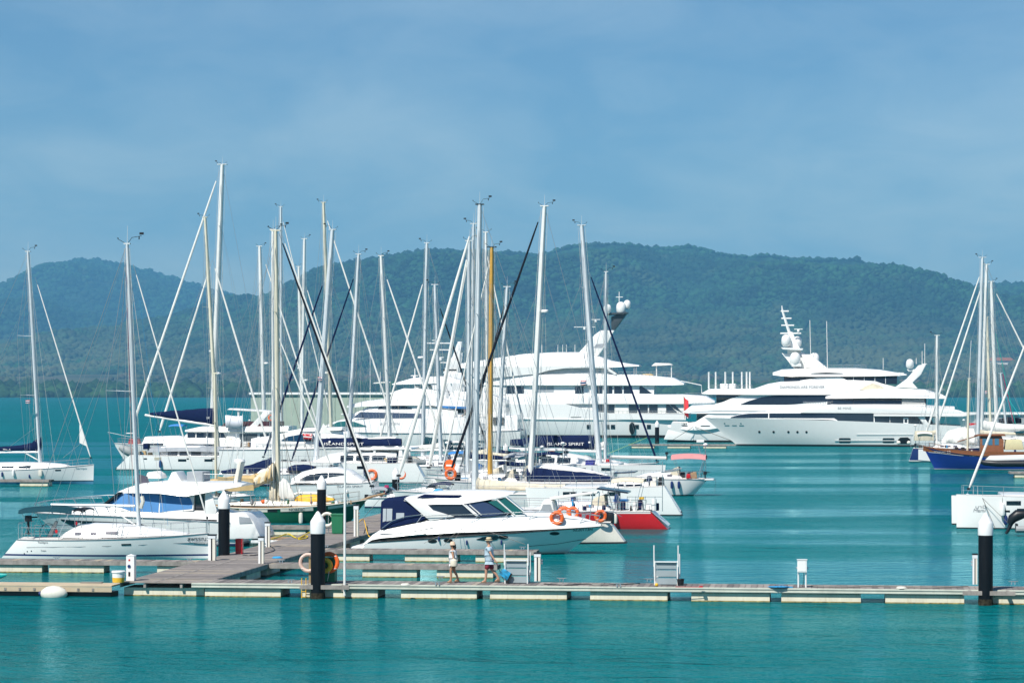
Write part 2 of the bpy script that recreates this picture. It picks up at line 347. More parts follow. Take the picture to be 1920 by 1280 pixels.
def foliage_material(name, dark, light, brown, bamt, low=None):
    m = bpy.data.materials.new(name); m.use_nodes = True; t = m.node_tree; p = t.nodes['Principled BSDF']; L = t.links.new
    g = t.nodes.new('ShaderNodeNewGeometry'); p.inputs['Roughness'].default_value = 0.8; p.inputs['Specular IOR Level'].default_value = 0.2
    def nz(s, d):
        n = t.nodes.new('ShaderNodeTexNoise'); n.inputs['Scale'].default_value = s; n.inputs['Detail'].default_value = d; L(g.outputs['Position'], n.inputs['Vector']); return n.outputs['Fac']
    def ramp(x, a, b):
        r = t.nodes.new('ShaderNodeMapRange'); r.inputs['From Min'].default_value = a; r.inputs['From Max'].default_value = b; L(x, r.inputs['Value']); return r.outputs['Result']
    def mix(fac, A, B):
        x = t.nodes.new('ShaderNodeMix'); x.data_type = 'RGBA'
        for k, v in (('Factor', fac), ('A', A), ('B', B)):
            if hasattr(v, 'is_linked'): L(v, x.inputs[k])
            else: x.inputs[k].default_value = (*v, 1) if isinstance(v, tuple) else v
        return x.outputs['Result']
    c = mix(ramp(nz(0.055, 2), 0.38, 0.62), dark, light)
    c = mix(ramp(nz(0.017, 3), 0.50, 0.62), c, tuple(q * .45 for q in dark))
    c = mix(ramp(nz(0.006, 4), 0.62 - bamt, 0.80 - bamt), c, brown)
    c = mix(ramp(nz(0.0022, 3), 0.45, 0.72), c, tuple(q * .55 for q in dark))
    if low:     # thinner scrub and dry grass on the lower slopes
        s_ = t.nodes.new('ShaderNodeSeparateXYZ'); L(g.outputs['Position'], s_.inputs['Vector'])
        a_ = t.nodes.new('ShaderNodeMath'); a_.operation = 'MULTIPLY'; L(ramp(s_.outputs['Z'], 230, 60), a_.inputs[0]); L(ramp(nz(0.005, 4), 0.38, 0.56), a_.inputs[1])
        c = mix(a_.outputs['Value'], c, low)
    L(c, p.inputs['Base Color']); return m
M_forest = foliage_material('hill_forest', (0.005, 0.030, 0.014), (0.022, 0.084, 0.030), (0.050, 0.080, 0.038), 0.06, low=(0.082, 0.096, 0.046))
M_shorewood = foliage_material('shore_woods', (0.012, 0.046, 0.014), (0.036, 0.088, 0.024), (0.05, 0.085, 0.03), 0.0)
M_scrub = foliage_material('scrub', (0.045, 0.070, 0.030), (0.080, 0.095, 0.042), (0.120, 0.085, 0.055), 0.12)
HMAIN = lambda x, y: hill_h(x, y, RIDGE_MAIN, 8000, 5600, 21, 0.95)
HLEFT = lambda x, y: hill_h(x, y, RIDGE_LEFT, 11500, 7600, 41, 1.05)
HRIGHT = lambda x, y: hill_h(x, y, RIDGE_RIGHT, 8800, 5600, 61, 1.0)
HPLAIN = lambda x, y: np.clip((y - 4205) / 260, 0, 1) ** 0.8 * 15 + np.clip((y - 4700) / 1500, 0, 1) * 40 + 5 * fbm(x / 130, y / 130, 77, 3) * np.clip((y - 4205) / 80, 0, 1) - 0.3
tag(grid_mesh('hill_main', np.linspace(-2500, 2500, 160), np.linspace(5600, 9000, 90), lambda x, y: HMAIN(x, y) - 1, M_forest), kind='structure')
tag(grid_mesh('hill_left', np.linspace(-3600, 700, 110), np.linspace(7600, 12600, 80), lambda x, y: HLEFT(x, y) - 1, M_forest), kind='structure')
tag(grid_mesh('hill_right', np.linspace(600, 2900, 60), np.linspace(5600, 9800, 70), lambda x, y: HRIGHT(x, y) - 1, M_forest), kind='structure')
tag(grid_mesh('coastal_plain', np.linspace(-2600, 2600, 180), np.linspace(4195, 7800, 90), HPLAIN, M_scrub), kind='structure')
# tree crowns: low-poly clumps, jittered, one mass per hill
def ico():
    bm = bmesh.new(); bmesh.ops.create_icosphere(bm, subdivisions=1, radius=1)
    v = np.array([q.co[:] for q in bm.verts]); f = np.array([[q.index for q in x.verts] for x in bm.faces]); bm.free(); return v, f
ICV, ICF = ico()
def woods(name, label, pts, rad, hgt, m, kind='stuff'):
    n = len(pts); k = len(ICV)
    jit = 1 + rng.uniform(-0.17, 0.17, (n, k, 1)); a = rng.uniform(0, 2 * pi, n)
    ca, sa = np.cos(a)[:, None], np.sin(a)[:, None]
    V = ICV[None] * jit
    x = V[..., 0] * ca - V[..., 1] * sa; y = V[..., 0] * sa + V[..., 1] * ca
    co = np.stack([x * rad[:, None] + pts[:, 0:1], y * rad[:, None] + pts[:, 1:2], V[..., 2] * hgt[:, None] + pts[:, 2:3]], -1).reshape(-1, 3)
    fc = (ICF[None] + (np.arange(n) * k)[:, None, None]).reshape(-1, 3)
    me = bpy.data.meshes.new(name); me.vertices.add(len(co)); me.vertices.foreach_set('co', co.ravel())
    me.loops.add(fc.size); me.loops.foreach_set('vertex_index', fc.ravel().astype(np.int32))
    me.polygons.add(len(fc)); me.polygons.foreach_set('loop_start', np.arange(0, fc.size, 3, dtype=np.int32)); me.update(calc_edges=True)
    me.polygons.foreach_set('use_smooth', [True] * len(fc)); me.materials.append(m)
    o = bpy.data.objects.new(name, me); COL.objects.link(o)
    return tag(o, label, 'woods', kind=kind)
def scatter(x0, x1, y0, y1, sp, h, rmin, rmax, hmin=1.0, keep=None):
    X, Y = np.meshgrid(np.arange(x0, x1, sp), np.arange(y0, y1, sp)); X = X.ravel() + rng.uniform(-.5, .5, X.size) * sp; Y = Y.ravel() + rng.uniform(-.5, .5, Y.size) * sp
    Z = h(X, Y); ok = (Z > hmin) & (np.abs(X) < 0.222 * Y + 60)
    if keep is not None: ok &= keep(X, Y, Z)
    X, Y, Z = X[ok], Y[ok], Z[ok]; r = rng.uniform(rmin, rmax, len(X)) * rng.choice([0.6, 0.85, 1, 1.1, 1.55], len(X))
    hg = r * rng.uniform(0.65, 0.95, len(X)); return np.stack([X, Y, Z + hg * 0.40], -1), r, hg
P_, R_, H_ = scatter(-1850, 1850, 5700, 8120, 11.5, HMAIN, 5, 9, 14, lambda x, y, z: (z > 40 + 40 * fbm(x / 160, y / 160, 3)) | (rng.random(len(x)) < 0.25))
woods('hill_forest', 'dense green forest covering the broad hill behind the marina', P_, R_, H_, M_forest)
P_, R_, H_ = scatter(-2750, 100, 8400, 11650, 19, HLEFT, 7.5, 12, 14)
woods('far_hill_forest', 'hazy forest covering the rounded hill at far left', P_, R_, H_, M_forest)
P_, R_, H_ = scatter(800, 1900, 5900, 8950, 18, HRIGHT, 8, 14, 14)
woods('right_hill_forest', 'forest on the low hill at the far right edge', P_, R_, H_, M_forest)
P_, R_, H_ = scatter(-1100, 1100, 4208, 4400, 8, HPLAIN, 5.5, 9.5, -1)
woods('mangrove_woods', 'dark mangrove trees lining the far shore', P_, R_, H_ * 1.2, M_shorewood)
P_, R_, H_ = scatter(-1300, 1300, 4420, 6200, 20, HPLAIN, 3.5, 7.5, 0, lambda x, y, z: fbm(x / 110, y / 160, 15) > 0.03)
woods('scrub_trees', 'scattered trees on the pale flats between shore and hills', P_, R_, H_ * 1.1, M_scrub)
# orange-roofed hall on the slope at the right
def far_house():
    d = 5900; x = (1873 - 960) / F_PX * d; zb = (HOR - 676) / F_PX * d + CAM_H
    o = thing('far_house', 'long orange roofed building on the wooded slope at far right', 'building', (x, d, zb - 9))
    G().box((0, 0, 4.5), (52, 16, 9)).build('wall', M_gel2, o, smooth=0)
    G().prism([(-33, 9), (33, 9), (24, 16), (-14, 16)], -11, 11).build('roof', mat('orange_tile', (0.50, 0.16, 0.06), 0.8, var=0.15, vscale=0.3), o, smooth=0)
far_house()

# ================================================================== haze: one closed box of thin even air
hz = bpy.data.materials.new('haze_air'); hz.use_nodes = True; t = hz.node_tree; t.nodes.remove(t.nodes['Principled BSDF'])
pv = t.nodes.new('ShaderNodeVolumePrincipled'); pv.inputs['Color'].default_value = (0.21, 0.62, 1.0, 1); pv.inputs['Density'].default_value = 0.000091
pv.inputs['Anisotropy'].default_value = 0.0
t.links.new(pv.outputs['Volume'], t.nodes['Material Output'].inputs['Volume'])
g = G(); g.box((0, 6250, 360), (28400, 13500, 722))
tag(g.build('haze', hz, smooth=0), kind='stuff')
# ================================================================== docks
def plank_material():
    m = bpy.data.materials.new('dock_planks'); m.use_nodes = True; t = m.node_tree; p = t.nodes['Principled BSDF']; L = t.links.new
    oi = t.nodes.new('ShaderNodeObjectInfo'); g = t.nodes.new('ShaderNodeNewGeometry')
    cr = t.nodes.new('ShaderNodeValToRGB'); e = cr.color_ramp.elements
    e[0].color = (0.14, 0.125, 0.12, 1); e[1].color = (0.44, 0.36, 0.25, 1); q = e.new(0.9); q.color = (0.31, 0.275, 0.25, 1); L(oi.outputs['Random'], cr.inputs['Fac'])
    n = t.nodes.new('ShaderNodeTexNoise'); n.inputs['Scale'].default_value = 3; n.inputs['Detail'].default_value = 6; L(g.outputs['Position'], n.inputs['Vector'])
    mr = t.nodes.new('ShaderNodeMapRange'); mr.inputs['To Min'].default_value = 0.55; mr.inputs['To Max'].default_value = 1.35; L(n.outputs['Fac'], mr.inputs['Value'])
    x = t.nodes.new('ShaderNodeMix'); x.data_type = 'RGBA'; x.blend_type = 'MULTIPLY'; x.inputs['Factor'].default_value = 1
    L(cr.outputs['Color'], x.inputs['A']); L(mr.outputs['Result'], x.inputs['B']); L(x.outputs['Result'], p.inputs['Base Color']); p.inputs['Roughness'].default_value = 0.8
    return m
M_plank = plank_material()
M_fascia = mat('weathered_fascia', (0.30, 0.275, 0.25), 0.85, var=0.25, vscale=2.5, streak=0.5, dirt=(0.07, 0.06, 0.055))
M_trim = mat('painted_trim', (0.50, 0.53, 0.46), 0.6, var=0.10, streak=0.25, dirt=(0.25, 0.22, 0.15))
M_float = mat('float_concrete', (0.74, 0.69, 0.54), 0.8, var=0.10, streak=0.45, dirt=(0.40, 0.29, 0.11))
M_algae = mat('float_waterline', (0.34, 0.25, 0.08), 0.9, var=0.5, vscale=5, streak=0.6, dirt=(0.06, 0.05, 0.02))
M_gangway = mat('sand_coloured_gangway', (0.52, 0.42, 0.29), 0.75, var=0.08, streak=0.2)
DECK = 0.58
def float_mesh(L, w, h):
    g = G(); g.box((0, 0, h / 2 - 0.15), (L, w, h + 0.3 - 0.0)); g.cur = 1
    g.box((0, 0, 0.03), (L + 0.012, w + 0.012, 0.10))
    return g
def dock(name, label, u0, v0, u1, v1, floats, fasc, seg=None, plank=0.145, along='u', trim=True, parts_px=0.24, mat_f=None):
    """rectangle u0..u1 x v0..v1 of decking; planks run across the long way; floats = list of (a0,a1) along it"""
    o = thing(name, label, 'dock', W((u0 + u1) / 2, (v0 + v1) / 2), ANG)
    lu, lv = u1 - u0, v1 - v0
    L, wd = (lu, lv) if along == 'u' else (lv, lu)
    n = max(2, int(L / parts_px)); step = L / n
    me = None
    for i in range(n):
        a = -L / 2 + (i + 0.5) * step
        if me is None:
            b = G().box((0, 0, 0), ((step - 0.018), wd - 0.02, 0.04) if along == 'u' else (wd - 0.02, step - 0.018, 0.04)).build('plank', M_plank, o, smooth=0)
            me = b.data
        else:
            b = bpy.data.objects.new('plank', me); COL.objects.link(b); b.parent = o
        b.location = ((a, 0, DECK - 0.02 + random.uniform(-.004, .004)) if along == 'u' else (0, a, DECK - 0.02 + random.uniform(-.004, .004)))
    fm = mat_f or (M_trim if trim else M_fascia)
    for s in (-1, 1):
        g = G()
        if along == 'u':
            g.box((0, s * (wd / 2 + 0.025), DECK - 0.11), (L, 0.05, 0.21))
            if trim: g.box((0, s * (wd / 2 + 0.062), DECK - 0.05), (L, 0.03, 0.05)); g.box((0, s * (wd / 2 + 0.062), DECK - 0.17), (L, 0.03, 0.05))
        else:
            g.box((s * (wd / 2 + 0.025), 0, DECK - 0.11), (0.05, L, 0.21))
            if trim: g.box((s * (wd / 2 + 0.062), 0, DECK - 0.05), (0.03, L, 0.05)); g.box((s * (wd / 2 + 0.062), 0, DECK - 0.17), (0.03, L, 0.05))
        tag(g.build('fascia', fm, o, smooth=0, bevel=0.006, seg=1))
    for (a0, a1) in floats:
        h = DECK - 0.24; w = wd - 0.12
        c = (a0 + a1) / 2 - ((u0 + u1) / 2 if along == 'u' else (v0 + v1) / 2)
        g = G(); D_ = ((a1 - a0), w) if along == 'u' else (w, (a1 - a0)); C_ = (c, 0) if along == 'u' else (0, c)
        g.box((C_[0], C_[1], h / 2 - 0.2), (D_[0], D_[1], h + 0.4)); g.cur = 1
        g.box((C_[0], C_[1], -0.04), (D_[0] + 0.012, D_[1] + 0.012, 0.17))
        g.build('float', [M_float, M_algae], o, smooth=0)
    for s in (-1, 1):   # stringers seen between the floats
        g = G()
        g.box((0, s * wd * 0.22, DECK - 0.15), (L - 0.1, 0.10, 0.16)) if along == 'u' else g.box((s * wd * 0.22, 0, DECK - 0.15), (0.10, L - 0.1, 0.16))
        g.build('stringer', M_fascia, o, smooth=0)
    return o
def uu(px, v, py=1119): return on_v(px, py, v)[0]
VF = -0.10     # front face of the near dock
FD = 2.05      # its depth
# near dock: floats read off the photograph
near_fl = [(225, 271), (310, 357), (383, 525), (566, 707), (751, 893), (918, 1062), (1106, 1251), (1296, 1443), (1465, 1614), (1660, 1808), (1860, 2010)]
fl = [(uu(a, VF), uu(b, VF)) for a, b in near_fl]
U_L, U_R = uu(222, VF), uu(2040, VF)
dock('near_dock', 'long grey planked dock with pale edging crossing the whole foreground', uu(359, VF), VF + 0.05, U_R, VF + FD, fl[2:], None)
# walkway going back: skewed from the grid by a little, its left edge runs from (222,1094) to (700,962)
WK0, WK1 = uu(222, VF) + 0.1, uu(359, VF) - 0.06
def walkway():
    ang = radians(0)
    o = dock('main_walkway', 'broad grey planked walkway leading back between the moored boats', WK0, VF + 0.05, WK0 + 3.5, VF + 66, [(VF + 0.3, VF + 1.9)] + [(VF + 4 + i * 4.2, VF + 6.9 + i * 4.2) for i in range(14)], None, along='v', trim=False)
    G().box((-0.35, 0, DECK + 0.004), (0.10, 65.9, 0.012)).build('service_channel_cover', M_fascia, o, smooth=0)
    return o
walkway()
WKL, WKR = WK0, WK0 + 3.5
def finger(px_ref, py_ref, u0, u1, label, wd=1.15, fls=None, tip=True):
    """finger dock whose near top edge passes through the photo point (deck level)"""
    v = v_at(px_ref, py_ref, DECK)
    n = max(1, int(round((u1 - u0) / 5.2)))
    ff = fls or [(u0 + 0.5 + i * (u1 - u0) / n, u0 + (i + 0.72) * (u1 - u0) / n) for i in range(n)]
    return dock('finger_dock', label, u0, v, u1, v + wd, ff, None, trim=False), v
def fu(px, py): return uv_of(water(px, py, DECK))[0]
_, vf = finger(600, 1057, WKR + 0.08, fu(930, 1061), 'weathered finger dock behind the walking couple', fls=[(fu(678, 1058), fu(782, 1058)), (fu(818, 1059), fu(925, 1059))])
_, vf2 = finger(700, 1030, WKR + 0.08, fu(1003, 1034), 'weathered finger dock alongside the cruiser with navy canopy', fls=[(fu(620, 1030), fu(692, 1030)), (fu(760, 1030), fu(860, 1030)), (fu(890, 1032), fu(990, 1032))])
finger(100, 1050, fu(-60, 1048), WKL - 0.08, 'weathered finger dock in front of the white sloop at left', fls=[(fu(-50, 1050), fu(77, 1050)), (fu(91, 1050), fu(197, 1050)), (fu(280, 1055), fu(352, 1055))])
finger(480, 985, WKR - 5.5 - 9, WKL - 0.08, 'finger dock beside the green ketch')
finger(60, 899, fu(-40, 899), fu(93, 899), 'short tan finger dock under the far left sloop', wd=1.5, fls=[(fu(36, 899), fu(90, 899))])
finger(1400, 833, fu(1180, 832), fu(1378, 834), 'long low pontoon behind the superyachts at centre right', wd=2.2)
finger(1915, 884, fu(1893, 884), fu(1990, 886), 'white edged pontoon at the right edge', wd=2.0)
# low sand-coloured gangway at the lower left
def gangway():
    v = v_at(0, 1092, 0.50) - 0.5
    x0, x1 = on_v(-30, 1095, v)[0], on_v(210, 1095, v)[0]
    o = thing('low_gangway', 'sand coloured low gangway at the lower left edge', 'dock', W((x0 + x1) / 2, v), ANG); L = x1 - x0
    G().box((0, 0.7, 0.44), (L, 1.5, 0.06)).build('tread_deck', M_gangway, o, smooth=0, bevel=0.01)
    for i in range(int(L / 0.62)): G().box((-L / 2 + 0.3 + i * 0.62, -0.062, 0.30), (0.09, 0.03, 0.10)).build('bracket', M_fascia, o, smooth=0)
    G().box((0, -0.03, 0.30), (L, 0.04, 0.20)).build('side_beam', M_gangway, o, smooth=0)
    G().box((0, 0.75, 0.02), (L - 0.2, 1.2, 0.3)).build('pontoon', M_black, o, smooth=0)
gangway()

# ================================================================== pilings: black sleeves with white cone caps
def piling(px, py_base, py_tip, wpx, v, label):
    u, z1 = on_v(px, py_tip, v); d = (W(u, v) - Vector((0, 0, CAM_H))).y; r = wpx / 2 * d / F_PX
    o = thing('piling', label, 'piling', W(u, v), ANG, 'black pilings with white cone caps')
    hc = r * 3.1; zc = z1 - hc
    G().lathe((0, 0, -1), [(r * 0.97, 0), (r, 0.02), (r, zc + 1), (r * 0.9, zc + 1)], 28).build('sleeve', mat('piling_black', (0.006, 0.007, 0.010), 0.5, var=0.15, streak=0.18, dirt=(0.05, 0.05, 0.05), spec=0.2), o)
    G().lathe((0, 0, -.6), [(r * 1.01, 0), (r * 1.035, .3), (r * 1.03, .72), (r * 1.005, .84)], 28).build('marine_growth', mat('pile_growth', (0.045, 0.040, 0.026), 0.95, var=0.5, vscale=9, spec=0.1), o)
    G().lathe((0, 0, zc - 0.02), [(r * 1.06, 0), (r * 1.07, 0.03), (r * 1.06, hc * 0.52), (r * 1.0, hc * 0.575), (r * 0.22, hc * 0.96), (r * 0.08, hc)], 28).build('cap', mat('cap_white', (0.80, 0.80, 0.79), 0.3, var=0.02, streak=0.05), o)
    return o
piling(596, 1122, 957, 27, VF - 0.35, 'tall piling with white cone cap in front of the near dock, by the lifebuoy')
piling(1848, 1133, 960, 27, VF - 0.35, 'tall piling with white cone cap at the right end of the near dock')
piling(420, 1038, 919, 21.5, v_at(420, 1040, DECK), 'piling on the left edge of the walkway next to the red box')
piling(603, 990, 890, 17, v_at(603, 990, DECK), 'piling rising in front of the green ketch')
piling(742, 940, 876, 14, v_at(742, 935, 0), 'short piling among the furled headsails left of the canopied cruiser')
piling(1232, 828, 788, 8, v_at(1232, 830, 0), 'distant piling on the pontoon at the superyacht stern')
def pile_guide(px, v, label):
    u = on_v(px, 1105, v)[0]
    o = thing('pile_guide', label, 'dock fitting', W(u, v), ANG, 'timber pile guides on the near dock')
    g = G(); g.box((0, -0.52, DECK - 0.10), (2.05, 0.10, 0.17)); g.build('front_timber', M_fascia, o, smooth=0, bevel=0.01)
    for s in (-1, 1): G().box((s * 0.75, -0.1, DECK - 0.10), (0.12, 0.72, 0.15), rz=s * 0.1).build('side_timber', M_fascia, o, smooth=0, bevel=0.01)
pile_guide(613, VF - 0.02, 'weathered timber guide holding the piling by the lifebuoy')
pile_guide(1853, VF - 0.02, 'weathered timber guide holding the right piling')

# ================================================================== dock furniture
def pedestal(px, py, hpx, wpx, label, style=0):
    P = water(px, py, DECK); d = P.y; s = d / F_PX
    u, v = uv_of(P); o = thing('service_pedestal', label, 'pedestal', W(u, v, DECK + 0.001), ANG)
    h, w = hpx * s, wpx * s
    if style == 0:      # square post with pyramid top
        g = G(); g.box((0, 0, h * .47), (w, w, h * .94)); g.build('post', M_gel, o, smooth=0, bevel=0.012)
        G().add([(-w * .54, -w * .54, h * .94), (w * .54, -w * .54, h * .94), (w * .54, w * .54, h * .94), (-w * .54, w * .54, h * .94), (0, 0, h)], [(3, 2, 1, 0), (0, 1, 4), (1, 2, 4), (2, 3, 4), (3, 0, 4)]).build('cap', M_gel, o, smooth=0)
        G().box((-w * .1, -w * .51, h * .78), (w * .22, 0.01, w * .22)).build('red_mark', M_red, o, smooth=0)
        G().lathe((-w * .12, -w * .5, h * .55), [(w * .2, 0), (w * .2, -0.03)], 10, 'y').build('socket', M_bluestripe, o)
        G().box((-w * .1, -w * .52, h * .26), (w * .22, 0.02, w * .5)).build('tap', M_black, o, smooth=0)
    else:               # twin white posts with lamp head; right post cream, its shade painted in
        for q in (-1, 1): G().box((q * w * .27, 0, h * .42), (w * .36, w * .7, h * .84)).build('post', M_gel if q < 0 else M_gel2, o, smooth=0, bevel=0.008)
        G().box((0, 0.01, h * .42), (w * .2, w * .5, h * .82)).build('dark_slot', M_black, o, smooth=0)
        G().box((0, 0, h * .90), (w * .98, w * .8, h * .12)).build('lamp_head', mat('lamp_diffuser', (0.7, 0.74, 0.76), 0.3, var=0.02), o, smooth=0, bevel=0.01)
        G().box((0, 0, h * .98), (w * 1.06, w * .9, h * .04)).build('lid', M_black, o, smooth=0)
        for k in (0.62, 0.72): G().lathe((w * .62 * (1 if style == 1 else -1), 0, h * k), [(w * .14, -0.03), (w * .16, 0.02), (w * .05, 0.06)], 8).build('outlet', M_steel, o)
    return o
pedestal(246, 1088, 50, 15.5, 'white square pedestal with pyramid top at the left end of the near dock')
pedestal(398, 1050, 49, 15, 'white twin post pedestal at the bow of the white sloop', 1)
pedestal(490, 1056, 51, 11, 'slim white twin post pedestal standing on the middle of the walkway', 1)
pedestal(502, 1025, 47, 10, 'slim white pedestal near the red box on the walkway', 1)
pedestal(668, 1005, 60, 9.5, 'slim white pedestal between the green bin and the canopied cruiser', 1)
pedestal(1008, 1089, 54, 13, 'white twin post pedestal to the right of the white boarding steps', 1)
pedestal(1828, 1095, 58, 10, 'grey twin post pedestal beside the right piling', 2)
def red_box():
    P = water(449, 1038, DECK); s = P.y / F_PX; u, v = uv_of(P)
    o = thing('fire_box', 'bright red upright box standing on the walkway edge', 'fire box', W(u, v, DECK + 0.001), ANG)
    w, h = 13 * s, 29 * s
    G().box((0, 0, h / 2), (w, w * .9, h)).build('cabinet', M_red, o, smooth=0, bevel=0.012)
    G().box((w * .1, -w * .455, h * .52), (w * .62, 0.02, h * .72)).build('door', M_red, o, smooth=0, bevel=0.006)
    G().box((w * .32, -w * .48, h * .55), (0.03, 0.03, 0.09)).build('handle', M_black, o, smooth=0)
red_box()
def utility_cabinet():
    u, z = on_v(1504, 1100, VF + 0.35); o = thing('meter_cabinet', 'small white cabinet on two legs at the right of the near dock', 'cabinet', W(u, VF + 0.35, DECK + 0.001), ANG)
    for q in (-1, 1): G().tube([(q * 0.15, 0, 0), (q * 0.15, 0, 0.62)], 0.035, 8).build('leg', M_gel, o)
    G().box((0, 0, 0.86), (0.38, 0.22, 0.50)).build('cabinet', M_gel, o, smooth=0, bevel=0.015)
    G().box((0, -0.115, 0.86), (0.30, 0.012, 0.42)).build('door', M_gel, o, smooth=0, bevel=0.004)
    G().box((0, 0, 1.12), (0.42, 0.27, 0.03)).build('lid', M_gel, o, smooth=0)
    for q in (-1, 1): G().lathe((q * 0.21, 0, 0.78), [(0.035, -0.04), (0.045, 0), (0.02, 0.05)], 8).build('tap', M_steel, o)
    G().tube([(0.06, 0, 0.6), (0.07, 0.02, 0.35), (0.02, 0.03, 0.02)], 0.012, 5).build('cable', M_black, o)
utility_cabinet()
def steps(px, label, mirror=1, n=3, w=0.92, side=False, vv=0.9):
    u, z = on_v(px, 1096, VF + vv); o = thing('boarding_steps', label, 'boarding steps', W(u, VF + vv, DECK + 0.001), ANG)
    for q in (-1, 1):
        G().tube([(q * w / 2, 0.0, 0), (q * w / 2, 0.0, 0.98)], 0.03, 6).build('leg', M_gel, o)
        G().tube([(q * w / 2, 0.75, 0), (q * w / 2, 0.75, 0.5)], 0.03, 6).build('leg', M_gel, o)
        G().tube([(q * w / 2 + q * 0.03, 0.0, 0.75), (q * w / 2 + q * 0.03, -0.02, 1.62), ], 0.026, 6).build('handrail', M_gel, o)
        G().tube([(q * w / 2 + q * 0.06, 0.6, 0.3), (q * w / 2 + q * 0.06, 0.5, 1.25)], 0.022, 6).build('handrail', M_gel, o)
        G().tube([(q * w / 2, 0.03, 0.95), (q * w / 2, 0.75, 0.12)], 0.03, 6).build('stringer', M_gel, o)
    for i in range(n):
        z = 0.95 - i * 0.95 / n
        G().box((0, 0.05 + i * 0.22, z), (w - 0.06, 0.26, 0.035)).build('tread', M_gel, o, smooth=0)
        G().box((0, 0.02 + i * 0.01, z - 0.155), (w - 0.10, 0.015, 0.25)).build('riser', mat('steps_grey', (0.30, 0.36, 0.38), 0.6), o, smooth=0)
    return o
steps(1249, 'white boarding steps with tall handrails standing alone on the near dock')
steps(968, 'white boarding steps beside the man pulling the trolley', vv=1.1)
def bucket(px, py, r, h, m, label, lidm=None):
    P = water(px, py, DECK); u, v = uv_of(P); o = thing('bucket', label, 'bucket', W(u, v, DECK + 0.001), ANG)
    G().lathe((0, 0, 0), [(r * .8, 0), (r, h), (r * .94, h), (r * .75, 0.03)], 16).build('pail', m, o)
    G().torus((0, 0, h), r, 0.012, 'z', 16, 5).build('rim', lidm or m, o)
    return o
bucket(1276, 1097, 0.15, 0.26, M_black, 'black bucket on the dock beside the white boarding steps')
def float_things():
    P = water(222, 1091, DECK); u, v = uv_of(P)
    o = thing('storage_tub', 'white tub with yellow lower half at the lower left dock end', 'tub', W(u, v, DECK + 0.001), ANG)
    G().lathe((0, 0, 0), [(0.24, 0), (0.255, 0.2)], 16).build('yellow_base', M_yellow, o)
    G().lathe((0, 0, 0.2), [(0.255, 0), (0.265, 0.22)], 16).build('drum', M_gel, o)
    G().lathe((0, 0, 0.40), [(0.29, 0), (0.29, 0.06), (0.26, 0.08)], 16).build('lid', M_gel, o)
    # big pale mooring float lying by the gangway
    vb = v_at(0, 1092, 0.50) - 0.5 - 0.42; ub = on_v(101, 1105, vb)[0]
    o = thing('mooring_float', 'large pale round float lying in the water by the sand coloured gangway', 'float', W(ub, vb, 0.14), ANG)
    G().lathe((0, 0, 0), [(0.05, -0.56), (0.16, -0.50), (0.29, -0.30), (0.34, -0.02), (0.31, 0.22), (0.20, 0.46), (0.05, 0.56)], 20, 'x').build('body', M_gel2, o)
    G().lathe((0, 0, 0), [(0.03, -0.64), (0.09, -0.62), (0.10, -0.54)], 12, 'x').build('end_cap', M_bluestripe, o)
    # cyan kayak nose at the left edge
    vk = v_at(0, 1086, 0.5); uk = on_v(-6, 1080, vk)[0]
    o = thing('kayak', 'turquoise kayak nose at the left edge of the picture', 'kayak', W(uk - 1.2, vk + 0.2, 0.60), ANG)
    G().tube([(-1.5, 0, 0.02), (-1.0, 0, 0), (0, 0, 0), (0.9, 0, 0.02), (1.35, 0, 0.05), (1.58, 0, 0.09)], [0.05, 0.2, 0.28, 0.2, 0.10, 0.03], 12, flat=0.55).build('hull', mat('turquoise_plastic', (0.0, 0.36, 0.34), 0.4), o)
    # coiled grey rope and cleats
float_things()
def cleat(u, v, lab, z=DECK, k=1.0):
    o = thing('cleat', lab, 'cleat', W(u, v, z), ANG, 'mooring cleats on the docks')
    for q in (-1, 1): G().lathe((q * 0.07 * k, 0, 0), [(0.03 * k, 0), (0.02 * k, 0.10 * k)], 8).build('post', M_steel, o)
    G().tube([(-0.2 * k, 0, 0.13 * k), (0, 0, 0.115 * k), (0.2 * k, 0, 0.13 * k)], [0.015 * k, 0.028 * k, 0.015 * k], 6).build('horn', M_steel, o)
for px, py, k, lab in ((544, 1092, 1, 'metal cleat on the near dock just left of the yellow ladder'), (820, 1096, 1, 'metal cleat on the near dock edge left of the walking woman'),
        (1160, 1099, 1, 'metal cleat on the near dock edge left of the lone boarding steps'), (1217, 1090, 1, 'metal cleat behind the lone boarding steps'),
        (1465, 1101, 1, 'metal cleat beside the light blue tarpaulin'), (1053, 1089, 1, 'metal cleat right of the white twin post pedestal on the near dock'),
        (1900, 1095, 1, 'metal cleat to the right of the right hand piling'), (106, 1049, .9, 'metal cleat on the finger dock at the left sloop stern'),
        (355, 1051, .9, 'metal cleat on the finger dock near the left sloop bow'), (527, 1054, .9, 'metal cleat where the couple finger dock joins the walkway'),
        (612, 1025, .9, 'metal cleat where the cruiser finger dock joins the walkway'), (826, 1085, .9, 'metal cleat on the far edge of the near dock behind the woman'),
        (980, 1029, .9, 'metal cleat near the end of the cruiser finger dock')):
    u, v = uv_of(water(px, py, DECK)); cleat(u, v, lab, k=k)
def ladder():
    u = on_v(570, 1105, VF - 0.1)[0]; o = thing('swim_ladder', 'yellow ladder hooked over the near dock edge', 'ladder', W(u, VF - 0.12, 0), ANG)
    for q in (-1, 1): G().tube([(q * 0.09, 0.12, DECK + 0.22), (q * 0.09, -0.02, DECK + 0.24), (q * 0.09, -0.03, -0.1)], 0.018, 6).build('rail', M_yellow, o)
    for k in range(3): G().tube([(-0.09, -0.03, 0.05 + k * 0.22), (0.09, -0.03, 0.05 + k * 0.22)], 0.014, 6).build('rung', M_yellow, o)
ladder()
